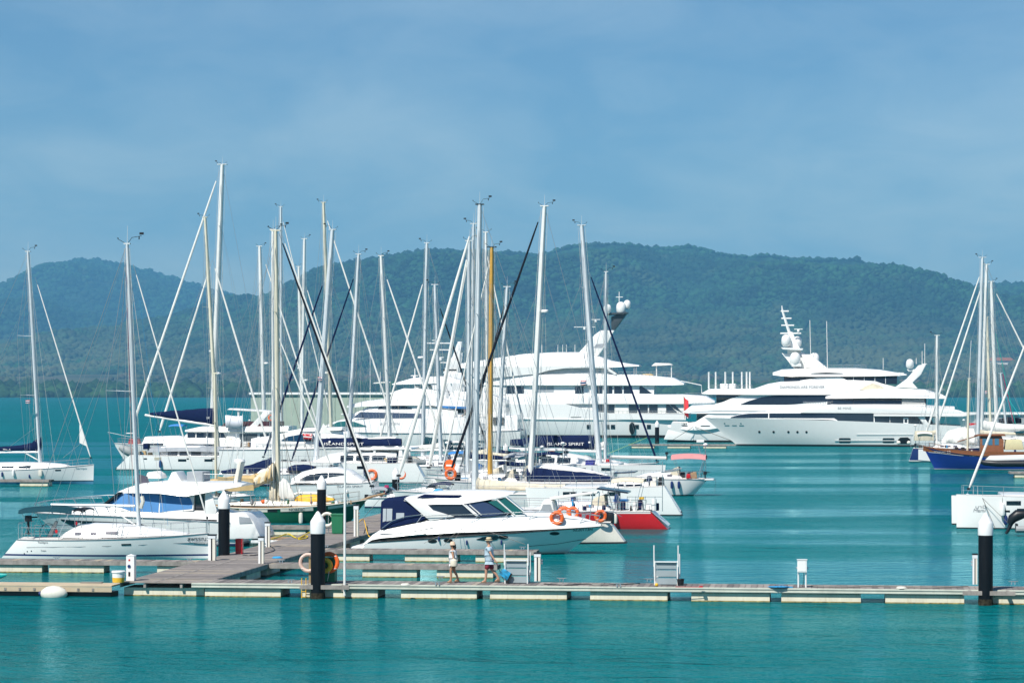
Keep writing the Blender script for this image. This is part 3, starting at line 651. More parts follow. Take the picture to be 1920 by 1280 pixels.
def pole():
    u, z = on_v(646, 1112, VF - 0.12); o = thing('slim_pole', 'tall slim white pole clamped to the near dock edge', 'pole', W(u, VF - 0.12, 0), ANG)
    z1 = on_v(647, 812, VF - 0.12)[1]
    G().tube([(0, 0, 0.12), (0.01, 0, z1 * .5), (0.03, 0, z1)], 0.055, 10, 0.045).build('tube', M_mastw, o)
    for z in (0.32, 0.52): G().box((0, 0.05, z), (0.24, 0.16, 0.07)).build('clamp', M_rope, o, smooth=0)
pole()
def lifebuoy_parts(o, c, R, r, axis='y', m=M_orange):
    b = G().torus(c, R, r, axis, 24, 8).build('ring', m, o)
    for k in range(4):
        t = pi / 4 + k * pi / 2; p = (c[0] + R * cos(t), c[1], c[2] + R * sin(t))
        G().torus(p, r * 1.03, 0.014, 'z', 8, 4).build('band', M_inkw, b)
def safety_station():
    u = on_v(612, 1090, VF + 0.55)[0]; v = VF + 0.55
    o = thing('wheelie_bin', 'dark green wheeled bin behind the lifebuoy piling', 'bin', W(u + 0.12, v + 0.12, DECK + 0.001), ANG)
    G().box((0, 0, 0.52), (0.52, 0.55, 0.95)).build('body', M_binG, o, smooth=0, bevel=0.03); G().box((0, -0.02, 1.02), (0.58, 0.62, 0.07)).build('lid', M_binG, o, smooth=0, bevel=0.02)
    for q in (-1, 1): G().lathe((q * 0.2, 0.25, 0.09), [(0.09, -0.03), (0.09, 0.03)], 12, 'x').build('wheel', M_black, o)
    o = thing('cabinet_box', 'brown upright box between lifebuoy and green bin', 'box', W(u - 0.55, v + 0.1, DECK + 0.001), ANG)
    G().box((0, 0, 0.5), (0.34, 0.4, 1.0)).build('body', mat('brown_box', (0.30, 0.22, 0.11), 0.7, var=0.1), o, smooth=0, bevel=0.01); G().box((0, 0, 1.02), (0.38, 0.44, 0.04)).build('lid', M_teak, o, smooth=0)
    o = thing('lifebuoy', 'faded pale pink lifebuoy on the near dock', 'lifebuoy', W(u - 0.72, v - 0.14, DECK + 0.001), ANG)
    lifebuoy_parts(o, (0, 0, 0.83), 0.34, 0.075, m=mat('faded_buoy', (0.72, 0.50, 0.42), 0.7, var=0.06))
    o = thing('lifebuoy', 'orange horseshoe buoy hung on the green bin by the near piling', 'lifebuoy', W(u + 0.16, v - 0.27, DECK + 0.001), ANG)
    lifebuoy_parts(o, (0, -0.03, 0.86), 0.36, 0.085)
    o = thing('life_vest', 'yellow life vest hanging on the orange buoy', 'life vest', W(u + 0.03, v - 0.38, DECK + 0.001), ANG)
    G().torus((0, -0.03, 0.74), 0.22, 0.10, 'y', 16, 8).build('collar', M_yellow, o)
    G().tube([(0.18, -0.08, 0.62), (0.16, -0.1, 0.4), (0.1, -0.08, 0.12)], 0.015, 5).build('strap', M_ropew, o)
safety_station()
def green_bin():
    P = water(634, 1000, DECK); u, v = uv_of(P); s = P.y / F_PX; w, h = 24 * s, 38 * s
    o = thing('wheelie_bin', 'bright green wheeled bin on the walkway by the green ketch', 'bin', W(u, v, DECK + 0.001), ANG)
    G().box((0, 0, h * .46), (w * .82, w * .8, h * .88), top=1.15).build('body', M_binG, o, smooth=0, bevel=0.02); G().box((0, 0, h * .95), (w * 1.05, w * 1.0, h * .08)).build('lid', M_binG, o, smooth=0, bevel=0.02)
    o = thing('lifebuoy', 'cream lifebuoy on a post next to the bright green bin', 'lifebuoy', W(u - w * .85, v, DECK + 0.001), ANG)
    G().tube([(0.05, 0.05, 0), (0.05, 0.05, 1.1)], 0.03, 6).build('post', M_steel, o)
    lifebuoy_parts(o, (0, -0.06, 0.78), 0.34, 0.085, m=M_gel2)
green_bin()
def hose(pts_px, label, m, r=0.025):
    g = G(); P = [W(*uv_of(water(x, y, DECK + .03)), DECK + 0.03 + (z if True else 0)) for x, y, z in pts_px]
    # rounded path
    Q = []
    for i in range(len(P) - 1):
        p0, p1, p2, p3 = P[max(0, i - 1)], P[i], P[i + 1], P[min(len(P) - 1, i + 2)]
        for k in range(5):
            t = k / 5; Q.append(0.5 * ((2 * p1) + (p2 - p0) * t + (2 * p0 - 5 * p1 + 4 * p2 - p3) * t * t + (3 * p1 - p0 - 3 * p2 + p3) * t ** 3))
    Q.append(P[-1]); g.tube(Q, r, 6); return tag(g.build('hose', m), label, 'hose')
hose([(500, 1013, 0), (522, 1007, .02), (540, 1003, .08), (556, 1008, 0), (576, 1006, .05), (572, 1009, 0), (560, 1010, 0.03), (585, 1002, 0.2)], 'bright yellow hose lying across the walkway', mat('hose_yellow', (0.75, 0.55, 0.0), 0.5), 0.035)
o = tag(G().box((0, 0, 0.02), (0.9, 0.35, 0.04)).build('rubber_mat', M_rope, smooth=0), 'small grey mat lying on the sand coloured gangway', 'mat'); o.location = W(*uv_of(water(172, 1091, 0.5)), 0.475); o.rotation_euler = (0, 0, ANG + .06)
g = G()
for i in range(9):
    a = i * 0.7; g.box((0.32 * cos(a) * (1 - i * .05), 0.2 * sin(a) * (1 - i * .05), 0.015 + i * 0.004), (0.42, 0.26, 0.02), rz=a)
o = tag(g.build('folded_tarpaulin', M_lightblue, smooth=0), 'crumpled light blue tarpaulin lying on the near dock', 'tarpaulin', kind='thing'); o.location = W(*uv_of(water(1462, 1101, DECK)), DECK + 0.003); o.rotation_euler = (0, 0, ANG)
g = G().tube([(-0.5, 0, 0.02), (0.5, 0.05, 0.02)], 0.012, 5).box((0.52, 0.05, 0.04), (0.14, 0.10, 0.06))
o = tag(g.build('deck_brush', M_red), 'long handled deck brush with red head on the near dock', 'brush'); o.location = W(*uv_of(water(1290, 1101, DECK)), DECK + 0.003); o.rotation_euler = (0, 0, ANG)
o = tag(G().ball((0, 0, 0.07), 0.075).build('small_float', M_yellow), 'small yellow ball at the foot of the boarding steps', 'float'); o.location = W(*uv_of(water(1231, 1099, DECK)), DECK)

def rope_coil(px, py, m, label, R=.2):
    pts = []
    for i in range(60): a = i * .55; r = R * (1 - .35 * i / 60); pts.append((r * cos(a), r * sin(a), .02 + .012 * (i // 12)))
    o = tag(G().tube(pts, .016, 5).build('rope_coil', m), label, 'rope'); o.location = W(*uv_of(water(px, py, DECK)), DECK + .002)
rope_coil(760, 1097, M_ropew, 'pale coiled rope lying on the near dock left of the woman'); rope_coil(1120, 1097, M_rope, 'dark coiled rope on the near dock right of the pedestal', .24)
rope_coil(1690, 1103, M_ropew, 'pale coiled rope on the near dock left of the right piling', .22); rope_coil(520, 1046, M_lightblue, 'blue coiled rope on the walkway by the slim pedestal', .25)
hose([(1020, 1094, 0), (1060, 1096, .0), (1100, 1094, .0), (1150, 1095, 0), (1200, 1093, 0)], 'black power cable running along the near dock towards the lone boarding steps', M_black, .02)
hose([(1520, 1098, 0), (1580, 1100, 0), (1650, 1098, 0), (1740, 1101, 0), (1815, 1098, 0)], 'grey power cable running along the near dock towards the right piling', M_rope, .02)
hose([(505, 1022, 0), (515, 1030, 0), (500, 1036, 0), (478, 1040, 0), (455, 1040, 0)], 'black power cable curling across the walkway by the red box', M_black, .022)
hose([(672, 1000, .6), (682, 985, .35), (690, 1002, .0), (700, 1008, 0)], 'orange yellow cable hanging from the pedestal by the canopied cruiser', M_yellow, .03)
# ================================================================== boat kit
class Boat:
    """A boat in its own frame: x along the docks (to the right in the photo), y away from the viewer, z up from the waterline.
    px/py arguments are photo columns and rows, read on an upright plane of the boat."""
    def __init__(s, name, label, cat, px, py, beam, group=None, z0=0.0):
        v = v_at(px, py, z0) + beam / 2; s.v0 = v; s.u0 = on_v(px, py, v)[0]; s.beam = beam
        s.o = thing(name, label, cat, W(s.u0, v), ANG, group); s.sc = W(s.u0, v).y / F_PX
    def P(s, px, py, y=0.0): u, z = on_v(px, py, s.v0 + y); return u - s.u0, z
    def V(s, px, py, y=0.0): x, z = s.P(px, py, y); return (x, y, z)
    # ---- hull
    def hull(s, st, bow, zm_py=None, bow_rake=None, st_rake=0.0, wst=0.75, tm=0.42, p=2.3, draft=0.45, flare=0.6, mats=None, stripe=(0.05, 0.10), beam=None, yc=0.0, deck=True, name='hull', n=44, rub=M_inkg, rubr=0.02, deckm=None, e0=0.13):
        """st, bow: (px, py) of the sheer at stern and bow, read on the centre plane"""
        beam = beam or s.beam; hb = beam / 2
        xs, zs = s.P(*st, yc); xb, zb = s.P(*bow, yc); D = xb - xs
        zm = s.P(0, zm_py, yc - hb)[1] if zm_py else (zs + zb) / 2 - 0.04 * abs(zb)
        if bow_rake is None: bow_rake = zb * 0.6
        sg = 1 if D > 0 else -1
        mats = mats or [M_gel, M_bluestripe, M_foul]
        # quadratic sheer
        c2 = 2 * (zs + zb) - 4 * zm; c1 = zb - zs - c2
        sheer = lambda t: zs + c1 * t + c2 * t * t
        def plan(t):
            if t > tm: return max(0.0, 1 - ((t - tm) / (1 - tm)) ** p)
            return wst + (1 - wst) * (1 - ((tm - t) / tm) ** 2)
        rows = [('a', -draft), ('a', -draft * .45), ('a', stripe[0]), ('a', stripe[1]), ('f', .15), ('f', .3), ('f', .45), ('f', .6), ('f', .75), ('f', .9), ('f', 1.0)]
        def zrow(r, t): return r[1] if r[0] == 'a' else stripe[1] + (sheer(t) - stripe[1]) * r[1]
        def hbr(t, z):
            k = max(0.0, min(1.0, (z + draft) / (sheer(t) + draft))); e = e0 + 0.75 * flare * t ** 3
            return hb * plan(t) * (k ** e if k > 0 else 0.0)
        def xat(t, z):
            q = 1 - max(0, min(1, (z + 0.0) / max(0.05, sheer(t)))); q2 = q if z >= 0 else 1 + min(0.6, -z / max(draft, .01)) * 0.6
            return xs + D * t - sg * bow_rake * q2 * t ** 4 - sg * st_rake * q2 * (1 - t) ** 5
        T = [1 - (1 - i / n) ** 1.25 for i in range(n + 1)]
        g = G(); R = len(rows); vs = []
        for t in T:
            for r in rows: z = zrow(r, t); vs.append((xat(t, z), yc - max(hbr(t, z), 0.012), z))
            for r in rows: z = zrow(r, t); vs.append((xat(t, z), yc + max(hbr(t, z), 0.012), z))
        fs = []; mi = []
        for i in range(n):
            a, b = i * 2 * R, (i + 1) * 2 * R
            for j in range(R - 1):
                fs.append((a + j, b + j, b + j + 1, a + j + 1) if sg > 0 else (a + j + 1, b + j + 1, b + j, a + j)); mi.append(2 if j < 2 else 1 if j == 2 else 0)
                fs.append((a + R + j + 1, b + R + j + 1, b + R + j, a + R + j) if sg > 0 else (a + R + j, b + R + j, b + R + j + 1, a + R + j + 1)); mi.append(2 if j < 2 else 1 if j == 2 else 0)
            fs.append((a + R - 1, b + R - 1, b + 2 * R - 1, a + 2 * R - 1) if sg > 0 else (a + 2 * R - 1, b + 2 * R - 1, b + R - 1, a + R - 1)); mi.append(3 if len(mats) > 3 else 0)
        for j in range(R - 1): fs.append((j + 1, j + R + 1, j + R, j) if sg < 0 else (j, j + R, j + R + 1, j + 1)); mi.append(2 if j < 2 else 1 if j == 2 else 0)
        e = n * 2 * R
        for j in range(R - 1): fs.append((e + j, e + R + j, e + R + j + 1, e + j + 1)); mi.append(2 if j < 2 else 1 if j == 2 else 0)
        g.v = vs; g.f = fs; g.m = mi
        o = g.build(name, mats, s.o, smooth=40)
        if rub:
            for q in (-1, 1): G().tube([(xat(t, sheer(t)), yc + q * (hbr(t, sheer(t)) + rubr * .4), sheer(t) - rubr * .3) for t in T], rubr, 5).build('rub_rail', rub, s.o)
        if deck:
            g = G(); vs = []; k = 0.9
            for t in T: z = sheer(t); h = hbr(t, z); vs += [(xat(t, z), yc - h * k, z + 0.012), (xat(t, z), yc, z + 0.03 + 0.05 * h), (xat(t, z), yc + h * k, z + 0.012)]
            fs = []
            for i in range(n):
                for j in range(2): f = (i * 3 + j, i * 3 + 3 + j, i * 3 + 4 + j, i * 3 + 1 + j); fs.append(f if sg > 0 else tuple(reversed(f)))
            g.add(vs, fs); g.build('deck', deckm or M_deck, s.o)
        def ysurf(x, z):
            t = max(0, min(1, (x - xs) / D))
            for _ in range(3):
                d = xat(t, z) - x; t = max(0, min(1, t - d / D))
            return hbr(t, z) - yc
        s.sheer = lambda x: sheer(max(0, min(1, (x - xs) / D))); s.hy = ysurf; s.xs, s.xb, s.sg = xs, xb, sg; s.tx = lambda t: xs + D * t
        return o
    # ---- lofted superstructure; secs: (px, py_bottom, py_top, half width bottom, half width top)
    def loft(s, name, m, secs, r=0.08, crown=0.06, parent=None, yc=0.0, raw=False, smooth=40, clamp=False):
        S = []
        for q in secs:
            if raw: S.append(q)
            else:
                x, zb = s.P(q[0], q[1], yc - q[3]); _, zt = s.P(q[0], q[2], yc - q[4]); S.append((x, zb, zt, q[3], q[4]))
        if clamp: S = [(x, zb, zt, min(wb, s.hy(x, s.sheer(x) - .01) * .975), min(wt, s.hy(x, s.sheer(x) - .01) * .95)) for x, zb, zt, wb, wt in S]
        S.sort(key=lambda q: q[0])
        g = G(); vs = []
        for x, zb, zt, wb, wt in S:
            h = max(0.001, zt - zb); rr = min(r, h * .5, wt * .6)
            prof = [(-wb, zb), (-wt, zt - rr), (-wt + rr * .3, zt - rr * .3), (-wt + rr, zt), (0, zt + crown), (wt - rr, zt), (wt - rr * .3, zt - rr * .3), (wt, zt - rr), (wb, zb)]
            vs += [(x, yc + a, b) for a, b in prof]
        k = 9; fs = []
        for i in range(len(S) - 1):
            for j in range(k): fs.append((i * k + (j + 1) % k, i * k + j, (i + 1) * k + j, (i + 1) * k + (j + 1) % k))
        fs += [tuple(range(k)), tuple(reversed(range((len(S) - 1) * k, len(S) * k)))]
        g.add(vs, fs); o = g.build(name, m, parent or s.o, smooth=smooth)
        def ysurf(x, z):
            for a, b in zip(S[:-1], S[1:]):
                if a[0] <= x <= b[0]:
                    f = (x - a[0]) / max(1e-6, b[0] - a[0]); zb, zt, wb, wt = [a[i] + (b[i] - a[i]) * f for i in (1, 2, 3, 4)]
                    q = max(0, min(1, (z - zb) / max(.001, zt - zb))); return wb + (wt - wb) * q - yc
            return (S[0][3] if x < S[0][0] else S[-1][3]) - yc
        o_ys = ysurf
        return o, o_ys
    def panel(s, name, m, ys, cols, off=0.012, yref=None, parent=None, sub=3, thick=0.05):
        """window or stripe laid on a side: cols of (px, py_top, py_bottom)"""
        yr = -(yref if yref is not None else s.beam / 2)
        if hasattr(s, 'hy') and ys is s.hy: off = max(off, .014)
        C = [(s.P(c[0], c[1], yr), s.P(c[0], c[2], yr)) for c in cols]
        D_ = []
        for a, b in zip(C[:-1], C[1:]):
            for k in range(sub):
                f = k / sub; D_.append([tuple(a[i][j] + (b[i][j] - a[i][j]) * f for j in (0, 1)) for i in (0, 1)])
        D_.append([C[-1][0], C[-1][1]])
        vs = []; n = len(D_)
        for t_, b_ in D_:
            yt, yb = -ys(*t_) - off, -ys(*b_) - off
            vs += [(t_[0], yt, t_[1]), (b_[0], yb, b_[1]), (t_[0], yt + thick, t_[1]), (b_[0], yb + thick, b_[1])]
        fs = []
        for i in range(n - 1):
            a, b = i * 4, i * 4 + 4
            fs += [(a + 1, b + 1, b, a), (a, b, b + 2, a + 2), (a + 1, a + 3, b + 3, b + 1)]
        fs += [(0, 2, 3, 1), ((n - 1) * 4, (n - 1) * 4 + 1, (n - 1) * 4 + 3, (n - 1) * 4 + 2)]
        sgn = 1 if D_[-1][0][0] > D_[0][0][0] else -1
        if sgn < 0: fs = [tuple(reversed(f)) for f in fs]
        return G().add(vs, fs).build(name, m, parent or s.o, smooth=30)
    def poly(s, name, m, pts, y, thick=0.05, parent=None, bevel=0.0):
        """flat plate standing in the plane y, outlined in the photo"""
        return G().prism([s.P(a, b, y) for a, b in pts], y, y + thick).build(name, m, parent or s.o, smooth=30, bevel=bevel)
    def slab(s, name, m, pts, hw, yc=0.0, bevel=0.04, parent=None):
        """solid with the given side outline, full width"""
        return G().prism([s.P(a, b, yc - hw) for a, b in pts], yc - hw, yc + hw).build(name, m, parent or s.o, smooth=35, bevel=bevel, seg=2)
    def oval(s, name, m, px, py, wpx, hpx, ys=None, off=0.012, parent=None, n=14):
        yr = -s.beam / 2; x, z = s.P(px, py, yr); off = max(off, .014) if ys is None else off; ys = ys or s.hy; a, b = wpx * s.sc / 2, hpx * s.sc / 2; vs = []
        for k in range(n): t = 2 * pi * k / n; X, Z = x + a * cos(t), z + b * sin(t); vs.append((X, -ys(X, Z) - off, Z))
        for k in range(n): vs.append((vs[k][0], vs[k][1] + 0.05, vs[k][2]))
        return G().add(vs, [tuple(range(n))] + [(k, k + n, (k + 1) % n + n, (k + 1) % n) for k in range(n)]).build(name, m, parent or s.o)
    def text(s, txt, px0, py_base, px1, hpx, m, ys=None, y=None, off=0.012, shear=0.0, name='lettering'):
        yr = y if y is not None else -s.beam / 2
        x0, z0 = s.P(px0, py_base, yr); x1, _ = s.P(px1, py_base, yr)
        if y is not None: return lettering(txt, hpx * s.sc * 1.38, m, s.o, (x0, y - off, z0), width=x1 - x0, name=name, shear=shear)
        return lettering(txt, hpx * s.sc * 1.38, m, s.o, (x0, 0, z0), width=x1 - x0, name=name, shear=shear, ys=ys or s.hy, off=off)
    # ---- rig
    def mast(s, base, top, wpx, m=M_alu, spr=(0.38, 0.68), spl=0.95, head=1, sweep=0.0, y=0.0, shroud=True, wind=True, ant=True, bw=None):
        b, t = Vector(s.V(*base, y)), Vector(s.V(*top, y)); r = wpx * s.sc / 2; s.mb, s.mt = b, t
        o = G().tube([b, b + (t - b) * .35, b + (t - b) * .8, t], [r, r, r * .93, r * .72], 10, flat=1.35).build('mast', m, s.o)
        at = lambda f: b + (t - b) * f; s.mat_ = at
        sl = []
        for f in spr:
            L_ = spl * (1.15 - 0.35 * f); p = at(f); q = []
            for k in (-1, 1):
                e = p + Vector((sweep, k * L_, 0.06)); q.append(e); G().tube([p, e], 0.035, 5, 0.022, flat=.5).build('spreader', m, s.o)
            sl.append(q)
        if shroud:
            hb = s.beam / 2 * 0.92
            for k in (0, 1):
                q = -1 if k == 0 else 1
                base_p = Vector((b.x + sweep * .6, q * hb, s.sheer(b.x) if hasattr(s, 'sheer') else 1.2))
                G().tube([t - Vector((0, 0, .3))] + [e[k] for e in reversed(sl)] + [base_p], 0.014, 4).build('shroud', M_wire, s.o)
                if sl: G().tube([at(spr[0] + .02), base_p + Vector((-.35, 0, 0))], 0.012, 4).build('shroud', M_wire, s.o)
        if shroud and hasattr(s, 'xb'):      # inner forestay, running backstays, flag halyards
            zb = lambda x: s.sheer(x) + .15
            xi = b.x + (s.xb - b.x) * .72; xa = b.x + (s.xs - b.x) * .8
            G().tube([at(.72), (xi, 0, zb(xi))], .010, 4).build('inner_forestay', M_wire, s.o)
            for q in (-1, 1):
                G().tube([at(.80), (xa, q * s.beam * .36, zb(xa))], .009, 4).build('running_backstay', M_wire, s.o); G().tube([at(.97), (b.x - s.sg * .45, q * s.beam * .44, zb(b.x))], .010, 4).build('cap_shroud', M_wire, s.o); G().tube([at(.45), (b.x + s.sg * .5, q * s.beam * .42, zb(b.x))], .010, 4).build('lower_shroud', M_wire, s.o)
        for q in (-1, 1): G().tube([t + Vector((q * r * 1.2, -.05, -.2)), b + Vector((q * (r * 1.6 + .05), -.12, .3))], 0.011, 4).build('halyard', M_ropew, s.o)
        G().tube([at(.96), Vector((b.x + 1.4, 0, (s.sheer(b.x + 1.4) if hasattr(s, 'sheer') else 1.2) + .2))], 0.010, 4).build('spare_halyard', M_ropew, s.o)
        if head:
            G().box(t + Vector((0, 0, 0.03)), (r * (2.4 + 1.6 * random.random()), r * 1.8, 0.07)).build('masthead', m if head == 1 else M_black, s.o, smooth=0)
            if wind:
                q = random.choice((-1, 1)); hgt = .22 + random.random() * .2
                w = G().tube([t, t + Vector((q * .25, 0, hgt)), t + Vector((q * .75, 0, hgt + .08))], 0.014, 4); w.box(t + Vector((q * .75, 0, hgt + .2)), (0.22, 0.02, 0.12)); w.tube([t + Vector((q * .62, 0, hgt + .06)), t + Vector((q * .62, 0, hgt - .1))], 0.03, 5)
                w.build('wind_vane', M_black, s.o)
                G().tube([t, t + Vector((-q * .45, 0, .25)), t + Vector((-q * .5, 0, .33))], [0.014, 0.014, 0.04], 5).build('anemometer', M_black, s.o)
            if ant: G().tube([t, t + Vector((0, .05, .95))], 0.012, 4, 0.006).build('antenna', M_mastw, s.o)
        return o
    def wire(s, a, b, r=0.015, m=None, ya=0.0, yb=0.0, name='stay'): return G().tube([s.V(*a, ya), s.V(*b, yb)], r, 4).build(name, m or M_wire, s.o)
    def furl(s, a, b, wpx, m=M_sail, tipm=None, y=0.0, sag=0.0):
        """furled headsail on its stay, from the mast end a to the bow end b"""
        A, B = Vector(s.V(*a, y)), Vector(s.V(*b, y)); r = wpx * s.sc / 2 * .80
        f = lambda k: A + (B - A) * k
        G().tube([A, f(.045)], 0.014, 5).build('forestay', M_wire, s.o)
        o = G().tube([f(.04), f(.1), f(.35), f(.7), f(.93), f(.965)], [r * .5, r * .75, r * .95, r * 1.05, r * 1.1, r * .5], 8).build('furled_sail', m, s.o)
        G().lathe(tuple(f(.975)), [(r * .8, 0), (r * 1.5, 0.03), (r * 1.5, 0.1), (r * .8, 0.14)], 10).build('furling_drum', M_black, s.o)
        G().tube([f(.97), B], 0.014, 5).build('forestay', M_wire, s.o)
        return o
    def boom(s, a, b, wpx, m=M_alu): A, B = s.V(*a), s.V(*b); return G().tube([A, B], wpx * s.sc / 2, 8, wpx * s.sc / 2 * .9, flat=1.2).build('boom', m, s.o)
    def cover(s, name, m, tops, bots, hw=0.22, parent=None, y=0.0):
        """sail cover: matched outline points along its top and bottom edge"""
        S = []
        for (a, b), (c, d) in zip(tops, bots):
            x, zt = s.P(a, b, y); _, zb = s.P(c, d, y); S.append((x, zb, zt))
        S.sort(); vs = []; K = 10; random.seed(len(S) + int(abs(S[0][0] * 100)))
        # refine
        Q = []
        for p, q in zip(S[:-1], S[1:]):
            for k in range(4): f = k / 4; Q.append([p[i] + (q[i] - p[i]) * f for i in range(3)])
        Q.append(list(S[-1]))
        for x, zb, zt in Q:
            w = hw * (0.8 + random.random() * .35) * min(1, .55 + (zt - zb) * 1.2); h = (zt - zb) / 2; zc = (zt + zb) / 2
            for j in range(K):
                t = 2 * pi * j / K; c, sn = cos(t), sin(t); ww = w * (0.62 + 0.38 * (1 - (sn + 1) / 2)) if sn > 0 else w
                vs.append((x, y + ww * c * (1 + random.uniform(-.10, .10)), zc + h * (abs(sn) ** .8) * (1 if sn > 0 else -1) * (1 + random.uniform(-.09, .09))))
        fs = [(i * K + j, i * K + (j + 1) % K, (i + 1) * K + (j + 1) % K, (i + 1) * K + j) for i in range(len(Q) - 1) for j in range(K)]
        fs += [tuple(reversed(range(K))), tuple(range((len(Q) - 1) * K, len(Q) * K))]
        fs = [tuple(reversed(f)) for f in fs]
        return G().add(vs, fs).build(name, m, parent or s.o, smooth=60)
    # ---- deck gear
    def rails(s, x0, x1, n=7, h=0.62, inset=0.08, m=None, pulpit=True, both=True, wires=2, top_r=0.013):
        """guard rail: stanchions with lifelines along the sheer, per side"""
        for q in ((-1, 1) if both else (-1,)):
            g = G(); P_ = []
            for i in range(n + 1):
                x = x0 + (x1 - x0) * i / n; z = s.sheer(x); y = q * max(0.05, (s.hy(x, z - .02) - inset)); P_.append((x, y, z)); g.tube([(x, y, z), (x, y, z + h)], 0.013, 4)
            for k in range(wires): g.tube([(x, y, z + h * (1 - k * .5)) for x, y, z in P_], top_r if k == 0 else 0.007, 4)
            g.build('guard_rail', m or M_steel, s.o)
    def frame(s, pts, r=0.018, m=None, name='rail'): return G().tube(pts, r, 5).build(name, m or M_steel, s.o)
    def bimini(s, px0, px1, py_t, hw, m, py_deck, thick=6, sag=0.08, legs=True):
        x0, z = s.P(px0, py_t, -hw); x1, _ = s.P(px1, py_t, -hw); th = thick * s.sc
        g = G(); n = 8; vs = []
        for i in range(n + 1):
            f = i / n; x = x0 + (x1 - x0) * f; zz = z - 0.10 * (2 * f - 1) ** 2
            for j, (yy, dz) in enumerate(((-hw, -th), (-hw * .92, -th * .25), (-hw * .5, 0), (0, .03), (hw * .5, 0), (hw * .92, -th * .25), (hw, -th))): vs.append((x, yy, zz + dz))
        k = 7; fs = [(i * k + j, i * k + j + 1, (i + 1) * k + j + 1, (i + 1) * k + j) for i in range(n) for j in range(k - 1)]
        if x1 > x0: fs = [tuple(reversed(f)) for f in fs]
        g.add(vs, fs); m_ = len(vs); g.add([(a, b, c - .025) for a, b, c in vs], [tuple(reversed(f)) for f in fs])
        o = g.build('bimini', m, s.o, smooth=50)
        if legs:
            zd = s.P(px0, py_deck, -hw)[1]; xm = (x0 + x1) / 2
            for q in (-1, 1):
                for xa in (x0 + .05 * (x1 - x0), x1 - .05 * (x1 - x0)): G().tube([(xa, q * hw * .96, z - th), (xm + (xa - xm) * .55, q * hw * .98, zd)], 0.016, 5).build('bimini_pole', M_steel, s.o)
        return o
    def wheel(s, px, py, rpx, y=0.0):
        c = s.V(px, py, y); g = G().torus(c, rpx * s.sc, 0.018, 'x', 20, 5)
        g = G()
        R = rpx * s.sc; g.torus(c, R, 0.016, 'y', 22, 5)
        for k in range(3): t = k * pi / 3; g.tube([(c[0] - R * cos(t), c[1], c[2] - R * sin(t)), (c[0] + R * cos(t), c[1], c[2] + R * sin(t))], 0.008, 4)
        return g.build('steering_wheel', M_black, s.o)
    def outboard(s, px, py, hpx, y=0.0, m=None, parent=None):
        x, _, z = s.V(px, py, y); h = hpx * s.sc
        g = G().tube([(x, y, z), (x, y, z - h * .3)], [h * .18, h * .2], 8).tube([(x, y, z - h * .3), (x + .02, y, z - h)], h * .07, 6, h * .05)
        g.box((x, y, z - h * .92), (h * .3, .03, .04)); g.tube([(x, y, z - h * .1), (x + h * .5, y, z - h * .08)], h * .04, 5)
        return g.build('outboard_motor', m or M_black, parent or s.o)
    def fender(s, px, py, lpx, m=None, y=None):
        x, z = s.P(px, py, -s.beam / 2); L_ = lpx * s.sc; yy = y if y is not None else -s.hy(x, z) - L_ * .2
        f = G().lathe((x, yy, z - L_ / 2), [(.02, 0), (L_ * .16, .06 * L_), (L_ * .2, .25 * L_), (L_ * .2, .75 * L_), (L_ * .16, .94 * L_), (.03, L_)], 10).build('fender', m or M_gel2, s.o)
        G().tube([(x, yy, z + L_ / 2), (x, yy + .1, s.sheer(x))], 0.01, 4).build('fender_line', M_rope, f)
    def buoy(s, px, py, rpx, label, y=None, m=None):
        """a lifebuoy hung on the boat: a thing of its own"""
        y = -s.beam / 2 if y is None else y; x, _, z = s.V(px, py, y); r = rpx * s.sc
        w = W(s.u0 + x * 1, s.v0 + y); o = thing('lifebuoy', label, 'lifebuoy', (w.x, w.y, z - r), ANG)
        lifebuoy_parts(o, (0, 0, r), r * .76, r * .26, m=m or M_orange); return o
    def flag(s, px, py, wpx, hpx, cols, y=0.0, vert=True, droop=0.0, label=None):
        """cloth flag; cols: list of (material, fraction) stacked top to bottom; px,py its hoist top corner"""
        x, _, z = s.V(px, py, y); w, h = wpx * s.sc, hpx * s.sc; g = G(); n = 8; ed = [0.0]
        for m, f in cols: ed.append(ed[-1] + f)
        for e_ in ed:
            for k in range(n + 1): a = k / n; g.v.append((x + w * a, y + .05 * sin(a * 6 + e_ * 1.5) * abs(w) * a ** .5, z - e_ * h - droop * a * abs(w) - .04 * h * sin(a * 5)))
        for i in range(len(cols)):
            for k in range(n): q = i * (n + 1) + k; g.f.append([q, q + n + 1, q + n + 2, q + 1]); g.m.append(i)
        o = g.build('flag', [c[0] for c in cols], s.o, smooth=60)
        sm = o.modifiers.new('thickness', 'SOLIDIFY'); sm.thickness = 0.01
        return o
THAI = [(M_red, 1 / 6), (M_inkw, 1 / 6), (M_bluestripe, 1 / 3), (M_inkw, 1 / 6), (M_red, 1 / 6)]
